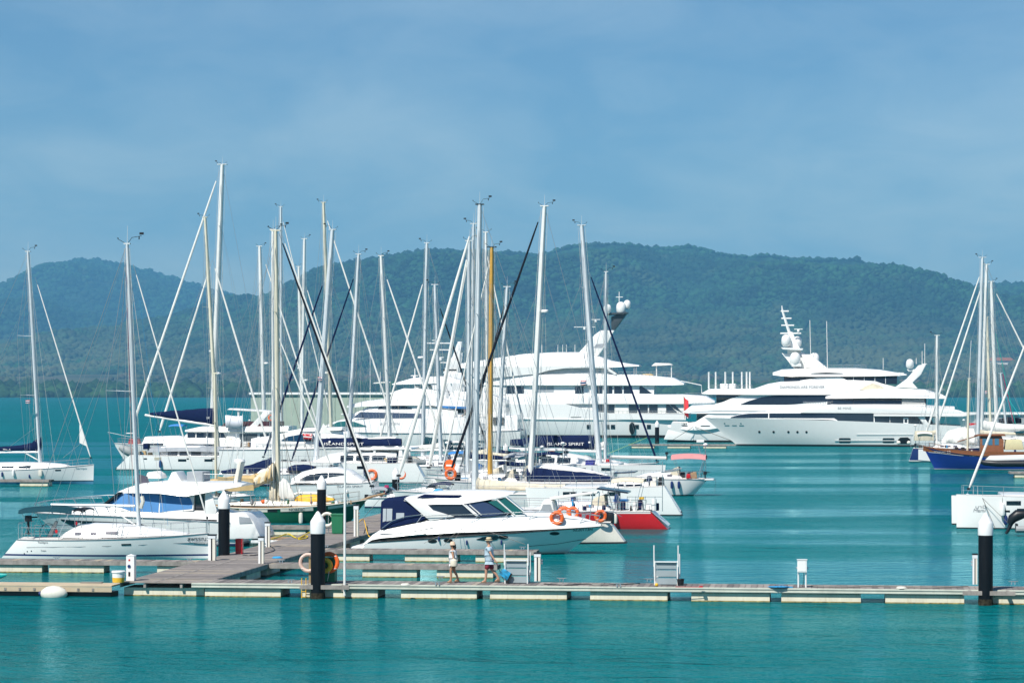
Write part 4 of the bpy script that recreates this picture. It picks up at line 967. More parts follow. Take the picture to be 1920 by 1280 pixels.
# ================================================================== white sloop, left foreground
def sloop_left():
    b = Boat('sailboat', 'white sloop with dark teal bimini and Thai name moored at left foreground', 'sailboat', 200, 1048.5, 3.3)
    b.hull((45, 1009), (392, 999), 1009.5, bow_rake=0.05, st_rake=0.85, wst=0.72, tm=0.40, p=2.0, stripe=(0.13, 0.22), mats=[M_gel, M_bluestripe, M_gel], flare=.8)
    _, ys = b.loft('coachroof', M_gel, [(112, 1008, 1005, 1.2, 1.1), (121, 1008, 997, 1.2, 1.1), (141, 1008, 986, 1.25, 1.05), (166, 1008, 983, 1.3, 1.05), (217, 1007, 984, 1.25, 1.0), (260, 1006, 989, 1.1, .85), (300, 1004, 994, .85, .6), (350, 1002, 1000, .45, .3)], r=.18)
    for a, c, d in ((139.6, 151, 998), (169, 180.7, 997.6), (197, 219.8, 996.4)): b.panel('window', M_lav, ys, [(a, d, d + 4.4), (c, d, d + 4.4)], yref=1.25)
    b.panel('hull_window', M_glass, b.hy, [(225.6, 1019.5, 1022.8), (242.8, 1019.3, 1022.6)])
    b.panel('hull_line', M_inkg, b.hy, [(46, 1026, 1026.8), (200, 1023.3, 1024.1), (389, 1017.6, 1018.4)], off=.006)
    for x, y in ((47, 1034), (55, 1033), (41, 1038)): b.oval('through_hull', M_black, x, y, 2.2, 2.2)
    for x0, x1 in ((175, 205), (232, 246)): b.slab('hatch', M_solar, [(x0, 984), (x1, 985.5), (x1, 984.5), (x0, 982.6)], .3, bevel=.01)
    b.mast((260.5, 989), (238.5, 458), 8.5, M_alu, spr=(0.48,), spl=1.0, sweep=-1.15)
    b.boom((253, 948), (96, 945.5), 5.2, M_alu)
    b.wire((204, 951), (257, 986), .035, M_mastw, name='vang')
    b.furl((250, 496), (392, 985), 3.6)
    b.wire((238, 458), (46, 1003)); b.wire((239, 460), (60, 1006), .006)
    b.wire((236, 470), (250, 945), .008, mat('red_halyard', (.5, .05, .04), .8), name='halyard', ya=.1, yb=.3)
    b.wire((262, 560), (315, 985), .008, mat('blue_halyard', (.02, .25, .5), .8), name='halyard')
    b.bimini(34, 134, 950.5, 1.25, M_teal, 1006, thick=8)
    b.bimini(137, 156, 952.5, 1.05, M_black, 994, thick=4)
    b.wheel(91, 998, 17)
    b.slab('binnacle', M_nonskid, [(88, 1006), (96, 1006), (107, 978), (103, 976)], .12, bevel=.02)
    b.outboard(53, 966, 36, y=-.9)
    b.rails(b.tx(.02), b.tx(.985), 9, h=.62)
    x = b.tx(.985)
    b.frame([(x - .9, -.5, b.sheer(x) + .62), (x + .12, -.16, b.sheer(x) + .6), (x + .12, .16, b.sheer(x) + .6), (x - .9, .5, b.sheer(x) + .62)], .016, name='pulpit')
    for q in (-.16, .16): b.frame([(x + .1, q, b.sheer(x)), (x + .12, q, b.sheer(x) + .6)], .016, name='pulpit_leg')
    b.frame([(b.xs + .2, -1.1, 1.75), (b.xs, -.9, 1.78), (b.xs, .9, 1.78), (b.xs + .2, 1.1, 1.75)], .016, name='pushpit')
    for q in (-1.1, -.5, .5, 1.1): b.frame([(b.xs + .05, q, b.sheer(b.xs)), (b.xs + .05, q * .98, 1.76)], .014, name='pushpit_leg')
    b.text('สุพรรณวดี', 341, 1016, 384, 7.5, M_ink); b.text('505202835', 352, 1023.5, 376, 3.6, M_inkg); b.text('5', 385.5, 1016, 388, 4, M_inkg)
    b.text('Yachtpro', 68, 1018.3, 88, 4, M_inkg); b.text('Océanis', 74, 1033.5, 84, 3.2, M_inkg)
    for px, py in ((135, 982), (98, 997)): b.oval('throw_bag', M_red, px, py, 5, 7, ys=lambda x, z: .95)
    G().tube([b.V(266, 930, -.1), b.V(268, 940, -.15), b.V(264, 952, -.1)], .1, 6).build('rope_coil', M_ropew, b.o)
    return b
sloop_left()
# ================================================================== motor yacht with blue window covers
def yacht_blue():
    b = Boat('motor_yacht', 'white flybridge motor yacht with bright blue window covers behind the left sloop', 'motor yacht', 300, 1024, 4.2)
    b.hull((446, 976), (64, 960.5), 967, bow_rake=2.0, st_rake=0.3, wst=.92, tm=.35, p=2.6, draft=.5, stripe=(.06, .16), mats=[M_gel, M_bluestripe, M_foul], flare=1.1, rub=M_inkg, rubr=.03)
    b.panel('hull_window', M_glass, b.hy, [(104, 974.5, 977), (130, 976, 989), (200, 977.5, 991.5), (262, 980, 991.5), (287, 989, 991)], yref=1.9)
    b.loft('foredeck', M_gel, [(72, 961, 958.5, .35, .25), (100, 964, 954, 1.0, .8), (135, 965, 950, 1.5, 1.3), (200, 967, 950, 1.85, 1.65), (262, 969, 957, 1.9, 1.75), (330, 971, 956, 1.9, 1.75), (410, 974, 958, 1.9, 1.75), (446, 975, 967, 1.9, 1.75)], r=.25, clamp=True)
    _, ys = b.loft('saloon', M_gel, [(192, 951, 946, 1.5, 1.2), (226, 957, 923, 1.72, 1.45), (265, 960, 920, 1.75, 1.5), (310, 960, 920, 1.75, 1.5), (362, 957, 920, 1.75, 1.5)], r=.15)
    b.panel('window', M_bglass, ys, [(199, 942.5, 944), (226, 925.5, 950.5), (245, 924, 957), (264, 923.2, 958.5), (298, 924.3, 960)], yref=1.65, sub=4)
    b.panel('window', M_bglass, ys, [(300, 924.4, 960), (318, 926, 957.2), (356, 933, 953.8), (361, 945, 953)], yref=1.65, sub=4)
    b.poly('windscreen_pillar', M_black, [(193, 944), (199, 944), (230, 922), (222, 922)], -1.62, .06); b.poly('windscreen_pillar', M_black, [(193, 944), (199, 944), (230, 922), (222, 922)], 1.56, .06)
    b.poly('windscreen', M_glass, [(197, 946), (200, 945), (229, 923), (225, 923)], -1.5, 3.0)
    b.loft('hardtop', M_gel, [(218, 924.5, 922, .9, .7), (235, 924, 914, 1.5, 1.25), (262, 924, 906, 1.95, 1.65), (300, 925, 903.5, 2.05, 1.8), (345, 930, 904, 2.05, 1.8), (372, 926, 904.5, 2.05, 1.8), (430, 915, 905, 1.9, 1.7), (452, 911.5, 909, 1.6, 1.5)], r=.2)
    for q in (-1.75, 1.65): b.poly('aft_pillar', M_gel, [(384, 964), (404, 964), (406, 955), (396, 921), (385, 922)], q, .1, bevel=.02)
    b.poly('saloon_door', M_glass, [(364, 962), (384, 962), (384, 924), (360, 926)], -1.4, .06); 
    b.slab('cockpit_side', M_gel, [(405, 962), (430, 962), (448, 960), (462, 962), (476, 978), (486, 1000), (490, 1010), (405, 1012)], 1.9, bevel=.15)
    b.poly('side_vent', M_grey, [(448, 968), (468, 970), (473, 980), (449, 981)], -1.93, .04)
    b.slab('swim_platform', M_gel, [(470, 1011), (533, 1013), (534, 1017), (470, 1018)], 1.8, bevel=.04)
    b.slab('platform_teak', M_teak, [(472, 1009.8), (530, 1011.8), (530, 1012.8), (472, 1010.8)], 1.6, bevel=.0)
    # flybridge
    b.slab('helm_seat', M_sail, [(272, 897), (303, 897), (299, 889), (290, 883), (276, 885)], .7, bevel=.08)
    b.poly('fly_windscreen', M_lav, [(250, 906), (280, 906), (276, 893), (262, 889), (252, 893)], -1.2, .04); b.poly('fly_windscreen', M_lav, [(250, 906), (280, 906), (276, 893), (262, 889), (252, 893)], 1.2, .04)
    b.slab('wet_bar', M_grey, [(350, 905), (380, 905), (380, 884), (350, 884)], .9, bevel=.04)
    b.slab('sun_bed', M_gel, [(312, 905), (342, 905), (330, 884), (322, 884)], .9, bevel=.06)
    b.poly('radar_arch', M_gel2, [(437, 908), (444, 908), (452, 866), (446, 864)], -.5, 1.0, bevel=.03)
    b.frame([b.V(382, 903, -1.6), b.V(382, 888, -1.6), b.V(438, 890, -1.5), b.V(438, 905, -1.5)], .018); b.frame([b.V(382, 896, -1.6), b.V(438, 898, -1.5)], .012)
    G().lathe(b.V(449, 868, 0), [(.3, 0), (.33, .1), (.28, .22), (.05, .26)], 14).build('radar_dome', M_gel, b.o)
    for px, t in ((443, 812), (455, 815)): b.wire((px + 3, 864), (px, t), .022, M_mastw, name='whip_antenna')
    # bow rail
    for q in (-1, 1):
        g = G(); T_ = []; 
        for px, pz, w in ((68, 943, .35), (93, 937, 1.0), (122, 934.5, 1.45), (155, 932, 1.75), (185, 930, 1.85), (208, 930, 1.9)):
            x, z = b.P(px, pz, 0); zd = b.sheer(x); T_.append((x, q * w, z)); g.tube([(x + .5, q * w * .97, zd), (x, q * w, z)], .016, 5)
        g.tube(T_, .018, 5); g.tube([(x + .25, y, z - .4) for x, y, z in T_], .012, 5); g.build('bow_rail', M_steel, b.o)
    b.slab('anchor_roller', M_steel, [(55, 961), (72, 961), (72, 958), (58, 957.5)], .12, bevel=.02)
    b.text('PRESTIGE', 366, 966.5, 388, 3.2, M_inkg, y=-1.84, off=.02)
    return b
yacht_blue()
# ================================================================== cruiser with navy canopy
def cruiser():
    b = Boat('motor_cruiser', 'white sports cruiser with navy cockpit canopy and hardtop beside the finger dock', 'motor cruiser', 900, 1041, 3.9)
    b.hull((700, 1013), (1131, 986), 997, bow_rake=2.0, st_rake=.55, wst=.9, tm=.38, p=2.4, draft=.5, stripe=(.05, .14), mats=[M_gel, M_gel2, M_foul], flare=1.2, rub=M_black, rubr=.022)
    b.panel('chine_line', M_black, b.hy, [(985, 1025, 1025.8), (1040, 1021.5, 1022.2), (1092, 1013.5, 1014.2)], off=.008, sub=5)
    _, ys = b.loft('deck_moulding', M_gel, [(680, 1022, 1019, 1.55, 1.45), (697, 1012, 1002, 1.75, 1.6), (712, 1009, 992, 1.85, 1.65), (760, 1004, 982, 1.9, 1.65), (808, 1001, 973, 1.9, 1.62), (860, 998, 967.5, 1.9, 1.58), (900, 997, 967, 1.88, 1.5), (983, 994, 960.5, 1.7, 1.15), (1040, 991.5, 962.5, 1.35, .85), (1095, 988.5, 974, .72, .4), (1126, 986.5, 984, .15, .08)], r=.22, clamp=True)
    b.slab('swim_platform', M_gel, [(655, 1030), (700, 1030), (700, 1022), (660, 1024)], 1.6, bevel=.05)
    _, yc = b.loft('cockpit_canopy', M_navy, [(713, 992, 940, 1.6, 1.35), (718, 991, 936.5, 1.62, 1.38), (757, 983, 932, 1.62, 1.4), (775, 979, 947, 1.6, 1.5), (796, 974, 966, 1.58, 1.52)], r=.12)
    for a, c, t, d in ((718, 724, 953, 978), (725, 735.5, 953, 977), (743, 758, 961, 972)): b.panel('canopy_window', mat('clear_vinyl', (.40, .44, .46), .15, var=.03), yc, [(a, t, d), (c, t, d - 2)], yref=1.5)
    _, yh = b.loft('hardtop', M_gel, [(757, 938, 933, 1.45, 1.3), (784, 947, 928, 1.55, 1.25), (817, 945, 922.5, 1.58, 1.25), (865, 945, 920.5, 1.55, 1.2), (913, 937, 920.5, 1.4, 1.15), (940, 931, 921.5, 1.3, 1.1), (962, 925.5, 923.5, 1.15, 1.05)], r=.2)
    b.poly('hardtop_arch', M_gel, [(757, 934), (790, 934), (812, 956), (852, 968), (806, 976)], -1.6, .12, bevel=.02); b.poly('hardtop_arch', M_gel, [(757, 934), (790, 934), (812, 956), (852, 968), (806, 976)], 1.48, .12, bevel=.02)
    _, yw = b.loft('cabin_side', M_glass, [(786, 972, 940, 1.52, 1.42), (865, 970, 938, 1.52, 1.4), (905, 970, 936, 1.45, 1.3), (952, 965, 958, 1.3, 1.2), (958, 964, 963, 1.2, 1.15)], r=.1)
    b.panel('window', M_glass, yw, [(787, 946.3, 947.2), (809, 944.2, 956.2), (823, 943.7, 960), (854, 944, 967), (865, 944.5, 967), (893, 965.5, 967)], yref=1.52, off=.03)
    b.panel('window', mat('smoky_blue_window', (.03, .05, .11), .06, spec=.9), yw, [(869, 944.5, 946), (899, 940, 967.5), (904, 939.7, 968), (926, 948, 967), (952, 959.5, 961)], yref=1.5, off=.03)
    b.poly('window_frame', M_gel, [(866, 944.5), (869.5, 944.5), (899, 968), (893, 968)], -1.56, .05)
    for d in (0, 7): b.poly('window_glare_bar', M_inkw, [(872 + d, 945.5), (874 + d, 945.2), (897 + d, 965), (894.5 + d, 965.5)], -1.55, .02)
    b.poly('windscreen_quarter', M_gglass, [(915, 940.5), (931, 937.5), (958, 961), (950, 962)], -1.38, .04); b.poly('windscreen_quarter', M_gglass, [(915, 940.5), (931, 937.5), (958, 961), (950, 962)], 1.34, .04)
    # raked windscreen across the boat
    A, B_ = b.P(947, 932), b.P(982, 960.5)
    G().add([(A[0], -1.15, A[1]), (A[0], 1.15, A[1]), (B_[0], 1.05, B_[1]), (B_[0], -1.05, B_[1])], [(0, 1, 2, 3)]).build('windscreen', M_gglass, b.o, smooth=0)
    b.poly('windscreen_side', M_gglass, [(933, 935), (949, 932), (984, 960.5), (966, 964)], -1.2, .04)
    for a, c in (((931, 936), (965, 965)), ((948, 931), (985, 961))): b.frame([b.V(*a, -1.24), b.V(*c, -1.22)], .035, M_gel, 'windscreen_frame')
    b.slab('skylight', M_navy, [(781, 932), (795, 926.5), (865, 927.5), (860, 933.5), (830, 935)], 1.32, bevel=.02)
    for px, py, w, h in ((810.5, 1014, 17.5, 7.5), (840, 1012.8, 17, 7.5), (942.6, 1007.2, 18, 7.5), (1036.5, 1001.4, 18, 6.5)): b.oval('porthole', M_black, px, py, w, h)
    b.panel('hull_window', M_glass, b.hy, [(893, 1010.5, 1011.5), (905, 1006.5, 1013), (920, 1004, 1013.6), (930, 1003.6, 1012), (934, 1005, 1009)])
    b.panel('deck_line', M_black, ys, [(716, 1014.5, 1016.5), (730, 1009, 1010.5), (760, 1003.6, 1004.4), (800, 999.4, 1000.4)], yref=1.9, off=.03)
    b.panel('accent_line', M_inkg, ys, [(712, 1000.3, 1001.0), (760, 998, 998.7), (817, 987, 987.6)], yref=1.8, off=.014)
    b.text('SZ20113H', 1070, 997.6, 1105.5, 5.6, M_ink, shear=.2, off=.03); b.text('ATLANTIS', 746, 994, 777, 5, M_inkg, ys=ys, off=.02)
    # rails
    for q in (-1, 1):
        g = G(); P_ = []
        for px, py, w, base in ((800, 964, 1.7, 975), (850, 962, 1.7, 970), (905, 961, 1.62, 969), (960, 958.5, 1.4, 966), (1010, 957.5, 1.2, 963), (1060, 958, .9, 967), (1100, 962, .5, 976), (1126, 967, .12, 983)):
            x, z = b.P(px, py, 0); P_.append((x, q * w, z)); xb_, zb_ = b.P(px - 14, base + 8, 0); g.tube([(xb_, q * (w - .02), zb_), (x, q * w, z)], .014, 5)
        g.tube(P_, .018, 6); g.build('bow_rail', M_steel, b.o)
    b.frame([b.V(716, 990, -1.7), b.V(735, 976, -1.68), b.V(760, 968, -1.66), b.V(792, 964, -1.62)], .02)
    for px, py in ((823, 1010), (875, 1017), (939, 1017)):
        b.fender(px, py, 9, M_bluestripe)
    for a, c in (((867, 982), (795, 1018)), ((869, 982), (832, 1022)), ((872, 982), (845, 1022)), ((874, 981), (985, 1020))): b.wire(a, c, .012, M_rope, -1.85, -2.9, 'mooring_line')
    b.buoy(1044, 971, 13.5, 'orange lifebuoy nearest the viewer on the cruiser bow rail', y=-.95); b.buoy(1058, 962, 13.5, 'orange lifebuoy in the middle of three on the cruiser bow rail', y=-.1); b.buoy(1074, 961, 12, 'orange lifebuoy farthest right of three on the cruiser bow rail', y=.6)
    return b
cruiser()
# ================================================================== green ketch
def nordic():
    b = Boat('sailboat', 'old dark green ketch with cream mast and tan deck awning', 'sailboat', 560, 981, 3.4)
    b.hull((392, 946), (688, 936), 949.5, bow_rake=1.1, st_rake=-.9, wst=.45, tm=.5, p=2.2, draft=.6, stripe=(.03, .06), mats=[M_green, M_green, M_foul], flare=.9, rub=M_gel2, rubr=.035, deckm=M_teak)
    for i in range(4): b.panel('band_block', M_gel2 if i % 2 == 0 else M_black, b.hy, [(446 + i * 18.5, 953.5, 959.6), (464 + i * 18.5, 953.7, 959.8)], off=.008)
    b.panel('name_board', M_gel2, b.hy, [(526, 951.6, 959), (586, 950.4, 957.3)], off=.045)
    b.panel('band_block', M_gel2, b.hy, [(612, 949.5, 955), (660, 944.5, 948.5)], off=.008)
    b.text('NORDIC', 542, 957.2, 571, 5.4, M_ink, off=.06)
    b.loft('coachroof', M_gel2, [(430, 947, 942, .8, .7), (500, 948, 939, .9, .75), (560, 948, 940, .8, .65), (620, 945, 942, .5, .4)], r=.12)
    b.mast((522, 942), (517, 433), 9.5, M_mastc, spr=(.42, .70), spl=1.1, sweep=0)
    b.mast((405, 930), (403, 700), 5, M_mastc, spr=(.6,), spl=.7, wind=False, ant=False, shroud=False)
    for dx, m, w in ((0, M_blackc, 5.0), (4, M_sail, 4.2)): b.furl((523 + dx, 437), (700 + dx, 925), w, m, y=-.25 if dx else .25)
    b.frame([b.V(676, 938), b.V(700, 930), b.V(722, 925)], .08, M_teak, 'bowsprit'); b.wire((720, 926), (680, 972), .015)
    b.boom((516, 905), (452, 900), 6, M_mastc)
    b.cover('boom_awning', M_tan, [(380, 899), (410, 896), (440, 892), (470, 890), (500, 880), (513, 866)], [(380, 908), (410, 914), (440, 920), (470, 918), (500, 905), (513, 900)], hw=1.0)
    b.cover('furled_mainsail', M_sail, [(484, 893), (500, 881), (512, 870), (516, 862)], [(484, 905), (500, 906), (512, 908), (516, 910)], hw=.25)
    b.cover('yellow_bundle', M_yellow, [(554, 932), (562, 927), (590, 926), (612, 931), (627, 934)], [(554, 939), (562, 942), (590, 942), (612, 940), (627, 938)], hw=.45)
    b.cover('deck_tarp', M_sail, [(534, 930), (560, 921), (600, 921), (624, 932)], [(534, 936), (560, 925), (600, 925), (624, 936)], hw=.5, y=.5)
    b.cover('hanging_sail', M_sail, [(524, 903), (531, 896), (538, 899), (545, 910), (552, 926)], [(524, 932), (531, 938), (538, 934), (545, 938), (552, 936)], hw=.14, y=-.35); b.cover('hanging_sail', M_beige, [(505, 912), (511, 902), (517, 905)], [(505, 936), (511, 938), (517, 938)], hw=.2, y=-.3)
    for px, t in ((428, 925), (470, 922), (583, 922), (648, 926)): b.frame([b.V(px, 945, -1.2), b.V(px, t, -1.2)], .03, M_steel, 'davit_post')
    b.frame([b.V(428, 926, -1.2), b.V(470, 923, -1.2)], .025, M_steel, 'awning_rail')
    b.rails(b.tx(.05), b.tx(.95), 10, h=.6, m=M_rope)
    for px, py in ((488, 972), (563, 971)): b.fender(px, py, 21)
    R = random.Random(3); cl = (M_gel, M_gel2, M_steel, M_teak, M_lightblue, M_grey, M_sail, M_tan, M_binG, M_black, M_navy)
    for i in range(34):
        px = R.uniform(425, 660); w = R.uniform(2.5, 7); h = R.uniform(4, 13) if px < 560 else R.uniform(3, 7); q = R.random(); yc = R.uniform(-1.2, .3)
        if q < .5: b.slab('deck_locker', R.choice(cl), [(px, 945), (px + w, 945), (px + w * .8, 945 - h), (px + w * .1, 945 - h * .9)], .18, yc=yc, bevel=.05)
        elif q < .75: b.frame([b.V(px, 945, yc), b.V(px + R.uniform(-3, 3), 945 - h * 1.8, yc)], .03, R.choice((M_steel, M_teak, M_ropew)), 'deck_post')
        else: x_, z_ = b.P(px, 945 - h * .5, yc); G().ball((x_, yc, z_), h * b.sc * .45, R.uniform(.6, 1.2), 10, 7).build('buoy_bag', R.choice((M_gel, M_orange, M_sail, M_gel2, M_lightblue)), b.o)
    for a, c in (((470, 880), (520, 940)), ((500, 870), (538, 935)), ((545, 915), (520, 700)), ((600, 935), (520, 640)), ((560, 930), (518, 760))): b.wire(a, c, .018, M_rope, -.8, 0, 'lashing')
    b.poly('awning_side', M_tan, [(408, 893), (474, 897), (476, 919), (432, 921), (408, 914)], -1.0, .04); b.cover('crumpled_sail', M_beige, [(474, 897), (484, 888), (497, 880), (508, 870), (514, 868)], [(474, 915), (484, 912), (497, 905), (508, 900), (514, 898)], hw=.45, y=-.4)
    b.wire((517, 436), (395, 940)); b.wire((403, 702), (517, 470), .007)
    return b
nordic()
# ================================================================== superyachts
def dome(b, px, py, rpx, y=0.0, base=1.0):
    x, _, z = b.V(px, py, y); r = rpx * b.sc
    G().lathe((x, y, z), [(r * .55, -r * 1.5), (r * .75, -r * 1.3), (r * .97, -r * .9), (r, -r * .2), (r * .96, r * .2), (r * .8, r * .62), (r * .5, r * .88), (r * .1, r)], 18).build('satellite_dome', M_yacht, b.o)
def radar(b, px, py, wpx, y=0.0):
    x, _, z = b.V(px, py, y); w = wpx * b.sc
    o = G().box((x, y, z), (w, .18, .12)).build('radar_scanner', M_yacht, b.o, smooth=0, bevel=.03); G().lathe((x, y, z - .45), [(.22, 0), (.2, .4)], 10).build('pedestal', M_yacht, o)
def deck_rail(b, px0, px1, py, hpx, y, n=8):
    g = G(); x0, z0 = b.P(px0, py, y); x1, z1 = b.P(px1, py, y); h = hpx * b.sc
    for i in range(n + 1): f = i / n; x, z = x0 + (x1 - x0) * f, z0 + (z1 - z0) * f; g.tube([(x, y, z), (x, y, z + h)], .025, 4)
    for k in (.5, 1): g.tube([(x0, y, z0 + h * k), (x1, y, z1 + h * k)], .03 if k == 1 else .018, 4)
    g.build('deck_rail', M_steel, b.o)
def be_mine():
    b = Boat('superyacht', 'white three deck superyacht with long dark window band, bow to the left', 'superyacht', 1560, 837, 7.6)
    b.hull((1800, 798), (1321, 782.5), 786, bow_rake=5.2, st_rake=0.2, wst=.86, tm=.45, p=2.6, draft=1.2, stripe=(.12, .30), mats=[M_yacht, M_foul, M_foul], flare=1.5, rub=None, n=44)
    W_ = 3.6
    # raised bulwark and main deck house with the long window band
    o, ym = b.loft('main_deckhouse', M_yacht, [(1332, 784, 782, .5, .4), (1367, 785, 781, 1.7, 1.5), (1404, 785, 773.5, 2.5, 2.2), (1440, 785, 770, 3.0, 2.7), (1474, 785, 766, 3.3, 3.0), (1540, 786, 764, 3.55, 3.3), (1560, 787, 758, 3.6, 3.4), (1640, 799, 757.5, 3.6, 3.4), (1735, 799, 758, 3.6, 3.4)], r=.3, clamp=True)
    b.panel('window_band', M_glass, ym, [(1369, 782, 783.5), (1385, 777.5, 783.4), (1404, 775, 783.4), (1440, 774.6, 783.4)], yref=3.3, sub=4, off=.03)
    b.panel('window_band', M_glass, ym, [(1442, 774.5, 783.4), (1500, 774.4, 783.4), (1564, 774.5, 783.4), (1585, 774.6, 797.6), (1638, 775, 797.6)], yref=3.5, sub=4, off=.03)
    b.panel('window', M_glass, ym, [(1640, 780.5, 797.6), (1668, 780.5, 797.6)], yref=3.5, off=.03); b.panel('window', M_glass, ym, [(1669, 780.5, 797.6), (1720, 780.5, 797.6), (1733, 797, 797.6)], yref=3.5, off=.03)
    b.panel('side_door', M_yacht, ym, [(1694, 783, 797.8), (1703, 783, 797.8)], yref=3.5, off=.07); b.panel('door_glass', M_glass, ym, [(1696, 785, 792), (1701, 785, 792)], yref=3.5, off=.09)
    b.slab('upper_deck', M_yacht, [(1500, 774), (1700, 775.2), (1812, 778), (1816, 776), (1800, 769), (1780, 765), (1560, 757.5), (1520, 762)], 3.75, bevel=.2)
    b.slab('deck_edge', M_yacht, [(1638, 780), (1805, 781), (1815, 779), (1812, 777), (1638, 776)], 3.9, bevel=.05)
    b.slab('aft_pillar', M_yacht, [(1721, 781), (1732, 781), (1745, 799), (1736, 799)], 3.55, bevel=.05)
    b.slab('aft_saloon', M_glass, [(1733, 799), (1752, 799), (1745, 780), (1733, 780)], 2.8, bevel=.05)
    o, yu = b.loft('upper_deckhouse', M_glass, [(1551, 760, 746, 2.6, 2.3), (1570, 760, 745, 2.9, 2.6), (1690, 760, 745, 2.9, 2.6), (1737, 761, 746, 2.9, 2.6)], r=.1)
    for i in range(9): b.panel('louvre_slat', M_yacht, yu, [(1691, 747.5 + i * 1.4, 748.1 + i * 1.4), (1732 + i * .5, 747.5 + i * 1.4, 748.1 + i * 1.4)], yref=2.9, off=.1)
    for px in (1560, 1600, 1640, 1678): b.panel('mullion', M_black, yu, [(px, 746, 760), (px + .8, 746, 760)], yref=2.9, off=.02)
    b.loft('roof', M_yacht, [(1548, 747, 743.5, 2.4, 2.2), (1570, 747, 738, 3.0, 2.6), (1600, 746.5, 733, 3.2, 2.6), (1630, 746, 730, 3.3, 2.6), (1680, 746, 728, 3.3, 2.6), (1735, 746.5, 730, 3.3, 2.7), (1765, 747, 738, 3.2, 2.9), (1775, 747, 744, 3.0, 2.9)], r=.4)
    b.panel('roof_line', M_inkg, lambda x, z: 3.05, [(1620, 738, 738.6), (1740, 739, 739.6)], yref=3.1, off=.2)
    b.slab('sun_cover', M_beige, [(1612, 731), (1660, 729), (1650, 722), (1636, 718), (1620, 725)], 1.6, bevel=.1)
    b.slab('radar_arch', M_yacht, [(1678, 726), (1700, 710), (1722, 684.5), (1737, 682), (1727, 702), (1711, 717), (1721, 728)], 1.0, bevel=.12)
    dome(b, 1706, 680, 7.2, -.8); b.slab('dome_bracket', M_yacht, [(1700, 692), (1728, 692), (1724, 696), (1704, 696)], .9, bevel=.05)
    radar(b, 1686, 699, 18, -.6); radar(b, 1733, 682, 10, .5)
    for px, t, d in ((1718, 671, 682), (1729, 658, 682), (1734, 644, 683), (1656, 671, 692)): b.wire((px, d), (px, t), .05, M_mastw, name='whip_antenna')
    b.flag(1731, 688, -5, 5, [(M_red, 1)], y=-.9)
    for px in (1423, 1450, 1478, 1495, 1512): b.oval('porthole', M_black, px, 809.8, 4.4, 4.4, off=.03)
    for a, c in ((1573, 1595), (1655, 1677)): b.panel('hull_slot', M_glass, b.hy, [(a, 822, 829), (a + 2, 821, 830), (c - 2, 821, 830), (c, 822, 829)], off=.03)
    b.panel('fender_strake', M_yacht, b.hy, [(1565, 825, 826.6), (1680, 825, 826.6)], off=.10); b.panel('fender_strake', M_yacht, b.hy, [(1606, 813.6, 815.2), (1712, 813.6, 815.2)], off=.08)
    for a in (1357, 1371, 1385): b.panel('hawse_plate', M_steel, b.hy, [(a, 797, 798.6), (a + 9, 797, 798.6)], off=.03)
    for a in (1357, 1388): b.oval('hawse_hole', M_steel, a, 793.8, 3, 2.4, off=.03)
    b.text('BE MINE', 1571, 767.3, 1596, 4.6, M_inkg, y=-3.75, off=.02)
    deck_rail(b, 1506, 1562, 757.5, 4.5, -2.6, 12); deck_rail(b, 1738, 1772, 733, 4.5, -2.9, 8); deck_rail(b, 1690, 1780, 765, 4, -3.6, 12)
    b.slab('swim_platform', M_teak, [(1790, 822), (1820, 822), (1820, 826), (1790, 826)], 3.2, bevel=.05)
    # anchor pocket with two round fenders near the stern
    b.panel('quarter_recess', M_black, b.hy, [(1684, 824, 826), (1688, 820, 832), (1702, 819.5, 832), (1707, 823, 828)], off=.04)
    for px in (1685, 1704):
        x, z = b.P(px, 829.5, -4); G().ball((x, -4.1, z), .3).build('round_fender', M_gel2, b.o)
    return b
be_mine()
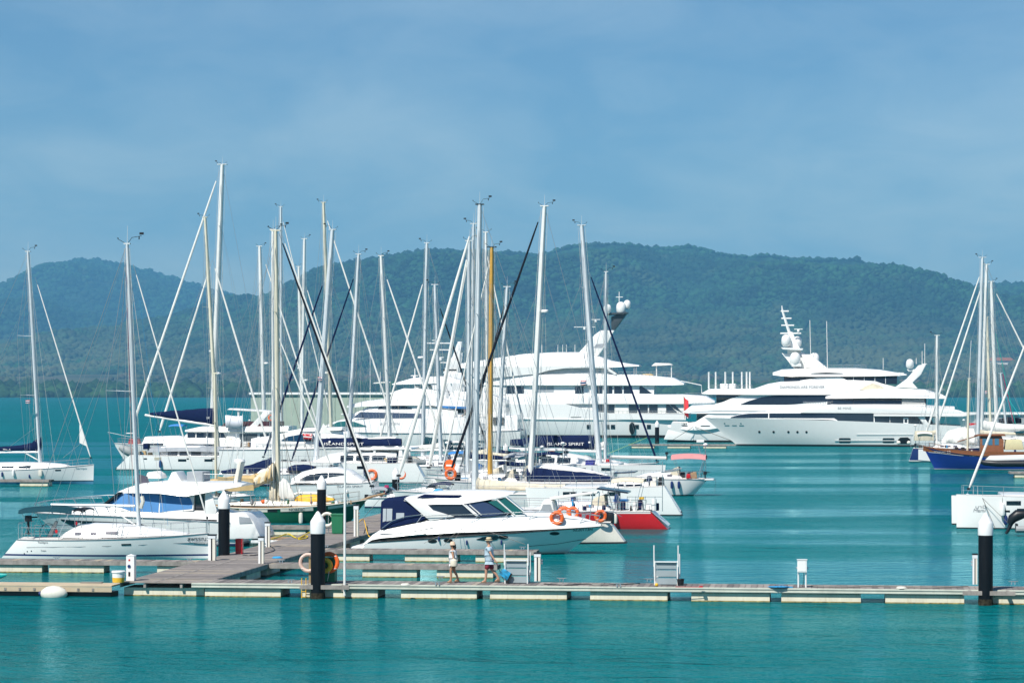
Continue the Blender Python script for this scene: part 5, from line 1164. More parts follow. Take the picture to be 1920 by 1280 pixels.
def daf():
    b = Boat('superyacht', 'large white superyacht with curved dark windows and raked mast, stern to the left', 'superyacht', 1300, 829, 9.0)
    b.hull((1262, 792), (1840, 776), 790, bow_rake=5, st_rake=.8, wst=.9, tm=.5, p=2.6, draft=1.4, stripe=(.15, .35), mats=[M_yacht, M_foul, M_foul], flare=1.2, rub=None, n=44)
    o, ya = b.loft('aft_bulwark', M_yacht, [(1252, 800, 797, 3.6, 3.5), (1286, 806, 793, 4.2, 4.1), (1303, 806, 791, 4.45, 4.4), (1329, 805, 775, 4.5, 4.4), (1360, 800, 772, 4.5, 4.4), (1400, 800, 771, 4.5, 4.4)], r=.15)
    b.slab('swim_platform', M_yacht, [(1244, 824), (1300, 826), (1300, 808), (1262, 803), (1252, 806)], 3.9, bevel=.2)
    b.panel('vent_slot', M_black, ya, [(1278, 797.3, 798.6), (1289, 797.3, 798.6)], yref=4.3, off=.05); b.panel('vent_slot', M_black, ya, [(1314, 797.4, 798.8), (1331, 797.4, 798.8)], yref=4.3, off=.05)
    b.text('142069', 1272, 796.6, 1288, 4.2, M_ink, ys=ya, off=.10)
    b.slab('main_saloon', M_glass, [(1306, 793), (1420, 785), (1420, 768), (1306, 768)], 3.5, bevel=.1)
    b.loft('upper_deck_overhang', M_yacht, [(1282, 773.5, 771, 3.8, 3.7), (1296, 775, 760, 4.4, 4.2), (1340, 775, 758, 4.6, 4.4), (1500, 776, 758, 4.6, 4.4), (1700, 776, 758, 4.4, 4.2), (1790, 776, 762, 3.4, 3.0)], r=.35)
    b.panel('deck_line', M_inkg, lambda x, z: 4.55, [(1285, 768.4, 769), (1480, 769.4, 770)], yref=4.6, off=.12)
    b.slab('aft_lounge', M_glass, [(1343, 759), (1400, 759), (1400, 738), (1343, 738)], 3.2, bevel=.05)
    o, y2 = b.loft('upper_house', M_yacht, [(1340, 758.5, 757.6, 4.3, 4.2), (1356, 758.5, 753, 4.3, 4.1), (1372, 758.5, 746, 4.3, 3.9), (1392, 758.5, 739.8, 4.25, 3.8), (1420, 758.5, 737, 4.2, 3.8), (1500, 758.5, 736, 4.2, 3.8), (1640, 758.5, 736, 4.2, 3.8), (1700, 758.5, 748, 3.6, 3.2)], r=.2)
    b.panel('curved_window', M_glass, y2, [(1389, 757.4, 758.2), (1404, 751.4, 758.2), (1427, 744.6, 758.2), (1451, 741, 758.2), (1474, 739.6, 758.2), (1488, 739.2, 757.6), (1516, 739, 755), (1549, 739, 753), (1559, 739, 744)], yref=4.2, sub=5, off=.05)
    _, ysd = b.loft('sun_deck_overhang', M_yacht, [(1316, 738, 736.4, 3.6, 3.5), (1330, 739, 729, 4.2, 4.0), (1413, 740, 728.5, 4.4, 4.1), (1439, 740, 719.5, 4.4, 4.0), (1463, 740, 715.5, 4.4, 3.9), (1520, 740, 713, 4.3, 3.8), (1600, 740, 712, 4.3, 3.8), (1640, 740, 714, 4.2, 3.8), (1690, 740, 728, 3.6, 3.2)], r=.35)
    b.text('DIAMONDS ARE FOREVER', 1462, 727.6, 1546, 5.2, M_inkg, ys=ysd, off=.04)
    o, y3 = b.loft('bridge_house', M_glass, [(1470, 716, 704, 3.2, 2.9), (1560, 716, 702, 3.5, 3.1), (1650, 719, 702, 3.5, 3.1), (1682, 720, 704, 3.1, 2.7)], r=.2)
    for px in (1580, 1600, 1620, 1640, 1660): b.panel('mullion', M_yacht, y3, [(px, 704, 719), (px + .8, 704, 719)], yref=3.5, off=.03)
    b.panel('wing_fairing', M_yacht, y3, [(1500, 713, 716), (1535, 708, 716.5), (1575, 706.5, 717), (1600, 717.6, 719)], yref=3.5, off=.12, sub=4)
    b.loft('hardtop', M_yacht, [(1449, 703, 698, 2.6, 2.5), (1466, 705, 692.5, 3.4, 3.0), (1530, 706, 690, 3.7, 3.2), (1606, 705.5, 690, 3.7, 3.2), (1650, 705, 693, 3.6, 3.1), (1686, 704, 699, 3.0, 2.7), (1700, 703, 701.5, 2.2, 2.0)], r=.3)
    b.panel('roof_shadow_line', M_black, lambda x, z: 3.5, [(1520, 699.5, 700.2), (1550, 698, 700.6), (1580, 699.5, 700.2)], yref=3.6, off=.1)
    # raked mast tower
    b.slab('mast_tower', M_yacht, [(1465, 661.5), (1480, 664), (1507, 660.5), (1514, 668), (1546, 688), (1490, 692), (1483, 684)], .9, bevel=.15)
    b.slab('mast_trunk', M_yacht, [(1476, 668), (1477, 640), (1480, 622), (1486, 622), (1496, 645), (1507, 668)], .7, bevel=.1); b.slab('dome_shelf', M_yacht, [(1464, 651), (1506, 653), (1504, 657), (1468, 655)], 1.8, bevel=.05)
    b.frame([b.V(1487, 645), b.V(1477, 615), b.V(1467, 583), b.V(1466, 573)], [.30, .26, .18, .08], M_yacht, 'mast_spar')
    for a, c, y in ((1464, 1479, 583.5), (1465, 1484, 597), (1465, 1489, 610), (1463, 1502, 625)): b.frame([b.V(a, y), b.V(c, y)], .14, M_yacht, 'crosstree')
    radar(b, 1497, 617, 16)
    for px, py, r, y in ((1474, 636, 9, -1.2), (1495.5, 638, 8, 1.2), (1491, 670, 10, -2.0), (1527, 670, 9, 1.8)): dome(b, px, py, r, y)
    b.slab('dome_shelf', M_yacht, [(1484, 681), (1502, 681), (1502, 687), (1484, 687)], 2.6, bevel=.1)
    b.slab('fairing', M_yacht, [(1502, 664), (1520, 664), (1552, 690), (1512, 690)], 1.5, bevel=.2)
    for px in (1329, 1342, 1360, 1374, 1391, 1400, 1406): b.wire((px, 729), (px, 697), .14, M_yacht, -2.5, -2.5, 'awning_pole')
    deck_rail(b, 1332, 1410, 729, 7, -3.8, 12); deck_rail(b, 1299, 1345, 759, 4, -4.1, 8); deck_rail(b, 1535, 1625, 690.5, 6, -3.0, 10)
    b.slab('deck_furniture', M_yacht, [(1350, 728), (1380, 728), (1380, 719), (1350, 719)], 1.5, bevel=.1)
    for px, t, d in ((1518.5, 600, 665), (1550, 602, 690)): b.wire((px + 1.5, d), (px, t), .06, M_mastw, name='whip_antenna')
    x = b.V(1282, 783, -1); b.frame([b.V(1284, 785, -1), b.V(1282, 742, -1)], .05, M_teak, 'flag_staff')
    b.flag(1282, 742, 9, 32, [(mat('ensign_red', (.62, .03, .04), .8), 1)], y=-1.0, droop=1.2)
    b.wire((1300, 800), (1262, 824), .05, M_rope, -4.6, -6, 'mooring_line'); b.wire((1303, 800), (1372, 826), .05, M_rope, -4.6, -6, 'mooring_line')
    return b
daf()
def big_white():
    b = Boat('superyacht', 'largest white superyacht with four decks and grey topped radar mast behind the sailboats', 'superyacht', 1150, 821, 10.5)
    b.hull((1268, 786), (640, 776), 783, bow_rake=6, st_rake=.6, wst=.88, tm=.45, p=2.6, draft=1.5, stripe=(.25, .55), mats=[M_yacht, M_foul, M_foul], flare=1.2, rub=M_yacht, rubr=.12, n=44)
    for a, c in ((1136, 1142.5), (1145, 1153), (1179.5, 1188), (1189.5, 1197.5), (1212.5, 1220), (1100, 1107)): b.panel('hull_window', M_glass, b.hy, [(a, 796, 804), (c, 796, 804)], off=.05)
    for a, c in ((1070, 1090), (1130, 1162), (1205, 1240)): b.panel('vent_slot', M_black, b.hy, [(a, 781.4, 782.6), (c, 781.4, 782.6)], off=.06)
    o, y1 = b.loft('main_house', mat('shaded_cream_paint', (.74, .75, .72), .3), [(760, 784, 758, 3.0, 2.8), (900, 784, 755, 4.6, 4.4), (1060, 784, 755, 4.75, 4.6), (1290, 784, 755, 4.75, 4.6)], r=.1)  # white wall under the overhang, its shade put into a duller paint
    for a, c in ((1120, 1134), (1136, 1152), (1179, 1195), (1199, 1214.5), (1217, 1233)): b.panel('window', M_glass, y1, [(a, 758.5, 773.5), (c, 758.5, 773.5)], yref=4.7, off=.05)
    b.panel('window', M_glass, y1, [(1249, 757.5, 773.5), (1254, 757.5, 773.5), (1270, 773, 773.5)], yref=4.7, off=.05); b.panel('window', M_glass, y1, [(1257, 757.5, 759), (1264, 757.5, 766), (1279, 772.6, 773.6)], yref=4.7, off=.05)
    b.panel('side_bulwark', M_yacht, lambda x, z: 5.15, [(780, 757, 786), (1060, 757, 786), (1090, 764.5, 786), (1120, 771.5, 786), (1150, 775, 786), (1286, 776, 787)], yref=5.2, off=.05, thick=.3)
    b.loft('upper_deck', M_yacht, [(740, 757, 746, 2.0, 1.8), (850, 757, 742, 4.4, 4.2), (1000, 757, 740.5, 5.1, 4.9), (1280, 757, 739, 5.2, 5.0), (1322, 756.5, 742, 5.0, 4.8), (1340, 755, 752, 4.6, 4.5)], r=.4)
    o, y2 = b.loft('upper_house', M_yacht, [(800, 741, 722, 3.0, 2.8), (900, 741, 720, 4.3, 4.1), (1190, 741, 719, 4.4, 4.2), (1226, 741, 720, 4.3, 4.1)], r=.1)
    for a, c in ((860, 880), (949, 965), (967, 982), (1078, 1094), (1119, 1129.5), (1137.5, 1148), (1151, 1166.5), (1169.5, 1185)): b.panel('window', M_glass, y2, [(a, 724, 737.5), (c, 724, 737.5)], yref=4.4, off=.05)
    b.panel('window', M_glass, y2, [(1199, 723.5, 737.5), (1203, 723.5, 737.5), (1222, 736.8, 737.5)], yref=4.4, off=.05)
    for i in range(6): b.panel('louvre_slat', M_grey, y2, [(1004, 724 + i * 2, 725 + i * 2), (1038, 724 + i * 2, 725 + i * 2)], yref=4.4, off=.05)
    b.loft('bridge_deck', M_yacht, [(820, 722, 716, 2.5, 2.2), (900, 722, 708, 4.2, 3.9), (1007, 722, 701, 4.9, 4.5), (1200, 722, 702, 4.9, 4.5), (1262, 722, 708, 4.7, 4.3), (1282, 721, 719, 4.4, 4.2)], r=.5)
    b.loft('sky_lounge', mat('shaded_grey_paint', (.5, .53, .54), .4), [(880, 706, 690, 2.6, 2.3), (960, 704, 686, 3.6, 3.3), (1060, 703, 686, 3.9, 3.6), (1135, 703, 688, 3.9, 3.6), (1156, 703, 701, 3.8, 3.6)], r=.2)  # recess below the roof: shade painted in as grey
    b.loft('sky_roof', M_yacht, [(845, 690, 684, 1.4, 1.2), (900, 690, 675, 3.0, 2.6), (982, 691, 663, 4.0, 3.2), (1040, 691, 660, 4.2, 3.3), (1085, 690, 660, 4.2, 3.3), (1125, 690, 669, 4.1, 3.4), (1145, 689, 676, 4.0, 3.5), (1180, 687, 682, 3.8, 3.5), (1198, 686.5, 684.5, 3.5, 3.4)], r=.5)
    b.panel('side_fairing', M_yacht, lambda x, z: 4.5, [(890, 686, 712), (1007, 688, 700.5), (1030, 686, 694), (1060, 686, 690), (1100, 686, 689), (1135, 686, 690), (1156, 699.5, 703)], yref=4.6, off=.05, sub=4, thick=.25)
    b.slab('radar_mast', M_yacht, [(1084, 662), (1115, 627), (1126, 619), (1152, 619), (1140, 641), (1121, 667)], 1.2, bevel=.2)
    b.slab('mast_louvre', M_grey, [(1112, 652), (1118, 645), (1134, 644), (1129, 652)], 1.24, bevel=.0)
    b.slab('mast_head', mat('mast_grey', (.045, .06, .07), .4), [(1146, 617), (1146, 594), (1160, 588), (1177, 585), (1152, 619)], .9, bevel=.1)
    for px, py, r, y in ((1139, 577, 7, -1.6), (1164.5, 575, 9.4, -.6), (1176, 569, 6.8, 1.0)): dome(b, px, py, r, y)
    b.slab('dome_shelf', mat('mast_grey', (.045, .06, .07), .4), [(1132, 591), (1176, 588), (1176, 585), (1132, 587)], 1.5, bevel=.05)
    radar(b, 1096, 613, 40); radar(b, 1117, 599, 17, .8); b.frame([b.V(1161, 566, .3), b.V(1161, 547, .3)], .08, M_yacht, 'light_mast'); b.frame([b.V(1155, 557, .3), b.V(1168, 557, .3)], .07, M_yacht, 'crosstree')
    for px in (1016, 1046, 1055, 1062, 1078): b.wire((px, 662), (px, 646), .04, M_mastw, name='whip_antenna')
    b.slab('sun_shade', M_sail, [(1221, 686), (1260, 684), (1256, 681), (1228, 680)], 2.2, bevel=.05)
    for px in (1231, 1259): 
        for q in (-1.8, 1.8): b.wire((px, 709), (px, 684), .09, M_yacht, q, q, 'shade_post')
    for px in (1189, 1193): b.wire((px, 702), (px, 686), .09, M_grey, -3.4, -3.4, 'roof_post')
    deck_rail(b, 1160, 1262, 705, 8, -4.3, 14); deck_rail(b, 1285, 1335, 743, 6, -4.6, 7); deck_rail(b, 1120, 1280, 775, 5, -5.1, 20)
    b.frame([b.V(1276, 714, -4), b.V(1315, 722, -4), b.V(1316, 738, -4)], .09, M_yacht, 'awning_frame')
    b.slab('sun_lounger', M_tan, [(1195, 705), (1225, 705), (1220, 700), (1195, 701)], 2.0, bevel=.05)
    b.frame([b.V(1094, 755, -5.3), b.V(1088, 716, -5.3)], .05, M_steel, 'flag_staff')
    b.flag(1088.5, 713, 10.5, 9, THAI, y=-5.3)
    b.oval('fender', M_black, 1185, 803, 11, 23, off=.35)
    return b
big_white()
def lady():
    b = Boat('motor_yacht', 'white flybridge yacht with green side windows behind the left cluster of masts', 'motor yacht', 740, 842, 6.5)
    b.hull((905, 812), (548, 806), 810, bow_rake=3.2, st_rake=.4, wst=.9, tm=.4, p=2.4, draft=1, stripe=(.1, .3), mats=[M_yacht, M_bluestripe, M_foul], flare=1.3, rub=M_inkg, rubr=.06)
    o, y1 = b.loft('deckhouse', M_yacht, [(590, 811, 806, 1.6, 1.3), (620, 811, 792, 2.3, 1.9), (640, 811, 786, 2.8, 2.4), (700, 811, 783, 3.1, 2.8), (870, 812, 782, 3.15, 2.9), (900, 812, 795, 3.0, 2.8)], r=.25)
    b.panel('window', M_gglass, y1, [(617, 798, 799.3), (632, 790.5, 799.3), (646, 789.2, 799.3), (664, 790.5, 799.3), (687, 798.4, 799.3)], yref=2.9, off=.05, sub=4)
    b.text('LADY KATHRYN', 711.5, 796, 748, 4.4, M_inkg, ys=y1, off=.05)
    b.panel('glass_bulwark', mat('blue_grey_glass', (.07, .10, .17), .1), lambda x, z: 2.75, [(664, 781, 783), (676, 772, 783.5), (790, 775, 784)], yref=2.8, off=.05)
    o, y2 = b.loft('saloon', M_yacht, [(655, 785, 778, 1.6, 1.3), (690, 785, 762, 2.3, 1.9), (715, 785, 757, 2.5, 2.1), (780, 785, 756, 2.5, 2.2), (850, 785, 770, 2.4, 2.2)], r=.2)
    b.panel('window', M_glass, y2, [(708, 764, 766), (716, 759.5, 766), (728, 759, 766)], yref=2.4, off=.05); b.panel('window', M_glass, y2, [(734, 759, 766), (750, 759, 766), (772, 764.5, 766)], yref=2.4, off=.05)
    b.loft('flybridge', M_yacht, [(650, 764, 760, 1.2, 1.0), (680, 762, 752, 2.2, 1.9), (740, 760, 745, 2.6, 2.3), (820, 760, 744, 2.6, 2.3), (870, 762, 750, 2.4, 2.2)], r=.3)
    b.loft('fly_hardtop', M_yacht, [(735, 721, 719.5, .8, .7), (770, 720, 709, 1.6, 1.3), (800, 719, 706, 1.8, 1.5), (840, 718, 705, 1.8, 1.5), (862, 718, 712, 1.6, 1.4)], r=.2)
    for px in (776, 800, 845):
        for q in (-1.4, 1.4): b.wire((px + 8, 746), (px, 716), .09, M_yacht, q, q, 'hardtop_post')
    b.loft('fly_coaming', M_yacht, [(734, 746, 735, 1.2, 1.0), (755, 746, 728, 1.7, 1.4), (800, 746, 729, 1.8, 1.5), (835, 746, 734, 1.8, 1.6)], r=.2)
    b.slab('sun_canopy', M_sail, [(698, 719), (728, 717), (726, 715), (702, 717)], 1.3, bevel=.03)
    dome(b, 782, 729, 7, -.8); dome(b, 804, 727, 7, .6); radar(b, 777, 704, 14)
    b.frame([b.V(778, 712), b.V(778, 690)], .08, M_yacht, 'light_mast')
    for px, t, d in ((694, 645, 768), (713, 697, 740), (667, 757, 785)): b.wire((px, d), (px, t), .04, M_mastw, name='whip_antenna')
    deck_rail(b, 560, 660, 807, 7, -2.4, 12)
    return b
lady()
def m_blue():
    b = Boat('motor_yacht', 'white yacht with blue awning and many radars half hidden behind the central masts', 'motor yacht', 880, 838, 7.0)
    b.hull((980, 806), (770, 800), 806, bow_rake=2.5, wst=.9, draft=1, mats=[M_yacht, M_bluestripe, M_foul], rub=M_inkg, rubr=.05)
    b.loft('deckhouse', M_yacht, [(800, 808, 790, 2.4, 2.1), (830, 808, 780, 3.0, 2.7), (970, 808, 778, 3.1, 2.9)], r=.2)
    b.panel('window', M_glass, lambda x, z: 3.05, [(925, 782, 796), (945, 782, 796)], yref=3.05, off=.05)
    b.slab('blue_awning', M_blueroof, [(816, 766), (820, 757), (876, 756), (882, 766)], 3.0, bevel=.05)
    o, y2 = b.loft('upper_house', M_yacht, [(808, 782, 768, 1.8, 1.5), (830, 782, 752, 2.4, 2.0), (850, 782, 734, 2.4, 2.0), (905, 782, 734, 2.4, 2.1), (948, 782, 750, 2.3, 2.1)], r=.2)
    b.panel('window', M_glass, y2, [(826, 767, 774), (870, 767, 774)], yref=2.4, off=.05); b.panel('small_window', M_glass, y2, [(835, 733, 737), (842, 733, 737)], yref=2.2, off=.05)
    b.slab('radar_arch', M_yacht, [(830, 700), (838, 682), (848, 668), (858, 640), (866, 640), (862, 680), (858, 700)], 1.1, bevel=.15)
    b.slab('bridge_box', M_yacht, [(828, 742), (866, 742), (866, 698), (832, 700)], 1.7, bevel=.2)
    b.panel('bridge_window', M_glass, lambda x, z: 1.72, [(831, 692, 695), (856, 692, 695)], yref=1.7, off=.05)
    for a, c, y in ((798, 850, 643.5), (806, 845, 656), (826, 856, 680)): b.frame([b.V(a, y), b.V(c, y)], .10, M_yacht, 'crosstree')
    radar(b, 818, 638, 16); radar(b, 826, 670, 12, -.8); dome(b, 868, 655, 4.2)
    b.flag(817, 734, 15, 9, THAI, y=-2.5)
    deck_rail(b, 800, 930, 783, 6, -3.0, 12)
    return b
m_blue()
def expedition():
    b = Boat('motor_yacht', 'white pilothouse trawler yacht with maroon flybridge behind the left catamaran', 'motor yacht', 440, 872, 5.4)
    b.hull((560, 836), (332, 833), 836.5, bow_rake=2.0, wst=.9, tm=.45, draft=.9, mats=[M_gel, M_bluestripe, M_foul], rub=M_inkg, rubr=.05)
    o, y1 = b.loft('pilothouse', M_gel, [(338, 836, 828, 1.6, 1.4), (348, 836, 812, 2.0, 1.7), (362, 836, 803, 2.3, 2.0), (430, 836, 802, 2.35, 2.1), (530, 836, 802, 2.35, 2.1)], r=.15)
    for a, c in ((350, 366), (368, 386), (388, 406)): b.panel('window', M_glass, y1, [(a, 811, 820), (c, 811, 820)], yref=2.2, off=.03)
    b.panel('window', M_glass, y1, [(408, 811, 820), (418, 811, 820), (424, 819, 820)], yref=2.2, off=.03)
    for a, c in ((449, 482), (487, 503), (508, 522)): b.panel('window', mat('grey_saloon_window', (.08, .10, .11), .1), y1, [(a, 813, 827), (c, 813, 827)], yref=2.3, off=.03)
    b.loft('boat_deck', M_gel, [(345, 809, 806, 1.9, 1.8), (372, 809, 800, 2.5, 2.3), (430, 809, 799, 2.6, 2.4), (540, 809, 799, 2.6, 2.4)], r=.15)
    b.slab('fly_bulwark', mat('maroon', (.055, .012, .02), .5), [(412, 801), (519, 801), (519, 790), (424, 790)], 2.1, bevel=.05)
    for q in (-2.15, 2.0): b.poly('arch_leg', M_gel, [(466, 801), (480, 801), (508, 772), (496, 770)], q, .15, bevel=.03)
    b.slab('hardtop', M_gel, [(425, 768), (515, 774), (515, 770), (430, 765)], 1.9, bevel=.08)
    for px in (446, 448): b.wire((px, 792), (px, 768), .06, M_gel, -1.7, -1.7, 'post')
    b.buoy(509, 783, 6.5, 'orange ring on the arch of the pilothouse trawler', y=-2.3)
    deck_rail(b, 416, 545, 836, 9, -2.55, 14)
    b.wire((455, 870), (455, 776), .035, M_mastw, -2.9, -2.9, 'flag_staff'); b.flag(455, 779, -33, 24, [(mat('flag_white', (.70, .71, .76), .85, spec=.1), 1)], y=-2.9)
    return b
expedition()
def sport_yacht():
    b = Boat('motor_yacht', 'sleek white yacht with swept navy side window and a small red flag', 'motor yacht', 600, 890, 5.0)
    b.hull((420, 842), (750, 836), 840, bow_rake=2.6, wst=.9, tm=.4, draft=.8, mats=[M_gel, M_gel, M_foul], rub=M_inkg, rubr=.04)
    for a in (527, 564, 612, 636): b.panel('hull_window', M_glass, b.hy, [(a, 861.5, 865), (a + 10, 861.5, 865)], off=.03)
    o, y1 = b.loft('deckhouse', M_gel, [(470, 842, 822, 2.1, 1.9), (500, 842, 818, 2.2, 1.95), (527, 842, 812, 2.2, 1.9), (560, 842, 807, 2.2, 1.8), (620, 842, 804, 2.1, 1.6), (660, 841, 812, 1.8, 1.4), (720, 839, 832, .9, .6)], r=.2)
    b.panel('window', mat('navy_side_window', (.012, .05, .10), .08), y1, [(527, 825, 826), (540, 818, 826.5), (560, 814.5, 827), (586, 813.5, 827), (591, 823, 827)], yref=2.1, off=.03, sub=4)
    b.loft('hardtop', M_gel, [(540, 811, 808, 1.6, 1.5), (570, 809, 803, 1.9, 1.6), (640, 806, 801, 1.9, 1.6)], r=.12)
    deck_rail(b, 480, 740, 838, 6, -2.2, 20)
    b.wire((588, 832), (586, 812), .03, M_steel, -2.4, -2.4, 'flag_staff'); b.flag(586, 813, -18, 11, [(M_red, .4), (M_inkw, .2), (M_red, .4)], y=-2.4)
    return b
sport_yacht()
# long pale breakwater sheds behind everything
def shed(px0, px1, py_top, yw, label, col, roofm):
    v = v_at(px0, yw); u0, zt = on_v(px0, py_top, v); u1, _ = on_v(px1, py_top, v); L_ = u1 - u0
    o = thing('breakwater', label, 'breakwater', W((u0 + u1) / 2, v), ANG)
    n = int(L_ / 6)
    for i in range(n): G().box((-L_ / 2 + (i + .5) * L_ / n, 2, zt / 2 - .4), (L_ / n - .06, 4, zt - .1)).build('wall_panel', col, o, smooth=0)
    G().box((0, 2, zt - .25), (L_ + .6, 5, .5)).build('roof_edge', roofm, o, smooth=0, bevel=.05)
    return o
shed(470, 735, 735.5, 806, 'long pale green wall with a white top edge behind the left masts', mat('pale_green_wall', (.36, .44, .36), .7, var=.08, vscale=.2, streak=.15), M_gel)
shed(1775, 1990, 772.5, 812, 'long grey wall with white top edge behind the right hand masts', mat('pale_grey_wall', (.42, .46, .47), .7, var=.08, vscale=.2, streak=.15), M_gel)
# ================================================================== sailing boats in the middle and on the right
def sail(label, ref, st, bow, beam, mast=None, furls=(), boom=None, roof=True, mats=None, spr=(.4, .68), sweep=0.0, rails=True, mm=M_alu, head=1, back=True, stripe=(.10, .2), name='sailboat', cat='sailboat', bow_rake=None, st_rake=.4, deckm=None, win=True, wst=.7, spl=.95, ant=True, rub=M_inkg, zm=None, extra=True):
    b = Boat(name, label, cat, ref[0], ref[1], beam)
    b.hull(st, bow, zm, bow_rake=bow_rake, st_rake=st_rake, wst=wst, mats=mats, stripe=stripe, deckm=deckm, rub=rub)
    if roof:
        x0, x1 = st[0] + (bow[0] - st[0]) * .25, st[0] + (bow[0] - st[0]) * .72; ys = st[1] + (bow[1] - st[1]) * .3; h = .5 / b.sc
        f = lambda k: x0 + (x1 - x0) * k
        _, yr = b.loft('coachroof', M_gel, [(f(0), ys + 2, ys, beam * .34, beam * .3), (f(.1), ys + 2, ys - h * .8, beam * .35, beam * .29), (f(.35), ys + 2, ys - h, beam * .35, beam * .28), (f(.7), ys + 2, ys - h * .75, beam * .3, beam * .22), (f(1), ys + 2, ys - 1, beam * .15, beam * .1)], r=.12)
        if win:
            for k in (.2, .38, .56): b.panel('window', M_lav, yr, [(f(k), ys - h * .62, ys - h * .25), (f(k + .1), ys - h * .6, ys - h * .25)], yref=beam * .34)
        b.frame([(b.tx(.2), -beam * .25, b.sheer(b.tx(.2)) + .1), (b.tx(.2), -beam * .25, b.sheer(b.tx(.2)) + .5)], .1, M_steel, 'winch')
    if rails:
        b.rails(b.tx(.04), b.tx(.97), 8, h=.6)
        x = b.tx(.97); zz = b.sheer(x) + .6
        b.frame([(x - .7 * b.sg, -.45, zz), (x + .15 * b.sg, -.12, zz), (x + .15 * b.sg, .12, zz), (x - .7 * b.sg, .45, zz)], .016, name='pulpit')
    if mast:
        b.mast(mast[0], mast[1], mast[2], mm, spr=spr, sweep=sweep, head=head, spl=spl, ant=ant)
        if back: b.wire(mast[1], (st[0] + (bow[0] - st[0]) * .02, st[1]), .015, name='backstay')
    for a, c, w, m in furls: b.furl(a, c, w, m)
    if boom: b.boom(*boom)
    if rails and extra: gear(b, st, bow, beam, mast)
    return b
def gear(b, st, bow, beam, mast):
    """everyday deck gear, different on every boat"""
    R = random.Random(int(st[0] * 7 + bow[0])); L_ = lambda k: st[0] + (bow[0] - st[0]) * k; ys = st[1] + (bow[1] - st[1]) * .2; m = 1 / b.sc; q = b.sg
    cv = R.choice((M_navy, M_grey, M_sail, M_beige, M_teal, M_blueroof))
    if R.random() < .75: b.bimini(L_(.05), L_(.24), ys - 1.95 * m, beam * .38, cv, ys, thick=.18 * m)
    b.slab('spray_hood', R.choice((cv, M_sail, M_beige)), [(L_(.27), ys), (L_(.38), ys - .1 * m), (L_(.34), ys - .75 * m), (L_(.28), ys - .95 * m)], beam * .3, bevel=.12)
    if mast and R.random() < .8:
        k = mast[0]; x1 = L_(.12); zb = k[1] - 1.5 * m; cvm = R.choice((M_navy, M_sail, M_beige, M_sail))
        b.boom((k[0], zb), (x1, zb + 1), .22 * m, M_alu); f = lambda t: k[0] + (x1 - k[0]) * t
        b.cover('sail_cover', cvm, [(f(.02), zb - .75 * m), (f(.15), zb - .55 * m), (f(.5), zb - .42 * m), (f(.9), zb - .25 * m)], [(f(.02), zb - .1 * m), (f(.15), zb), (f(.5), zb), (f(.9), zb)], hw=.2)
        p = b.mat_(.62)
        for t in (.35, .75):
            x, z = b.P(f(t), zb, 0)
            for yq in (-.25, .25): G().tube([p, (x, yq, z)], .010, 4).build('lazy_jack', M_wire, b.o)
        G().tube([b.mt, b.V(x1, zb - 2)], .011, 4).build('topping_lift', M_wire, b.o)
    for i in range(R.randint(3, 6)):
        px = L_(R.uniform(.02, .5)); w, h = R.uniform(.2, .5) * m, R.uniform(.25, .6) * m
        b.slab('deck_bag', R.choice((M_gel, M_navy, M_black, M_lightblue, M_gel2, M_grey, M_red, M_teak)), [(px, ys), (px + w, ys), (px + w * .8, ys - h), (px + w * .1, ys - h)], .2, yc=R.uniform(-.4, .1) * beam, bevel=.06)
    for i in range(R.randint(2, 4)): b.fender(L_(R.uniform(.2, .75)), ys + .55 * m, .6 * m, R.choice((M_gel, M_bluestripe, M_gel2)))
    if R.random() < .5: b.outboard(L_(.03), ys - .55 * m, .8 * m, y=-beam * .25)
    if R.random() < .6: G().tube([(b.tx(.03), beam * .2, b.sheer(b.tx(.03))), (b.tx(.03), beam * .2, b.sheer(b.tx(.03)) + 2.6)], .03, 5).build('gear_pole', M_steel, b.o); G().ball((b.tx(.03), beam * .2, b.sheer(b.tx(.03)) + 2.75), .2, .7).build('dome_aerial', M_gel, b.o)
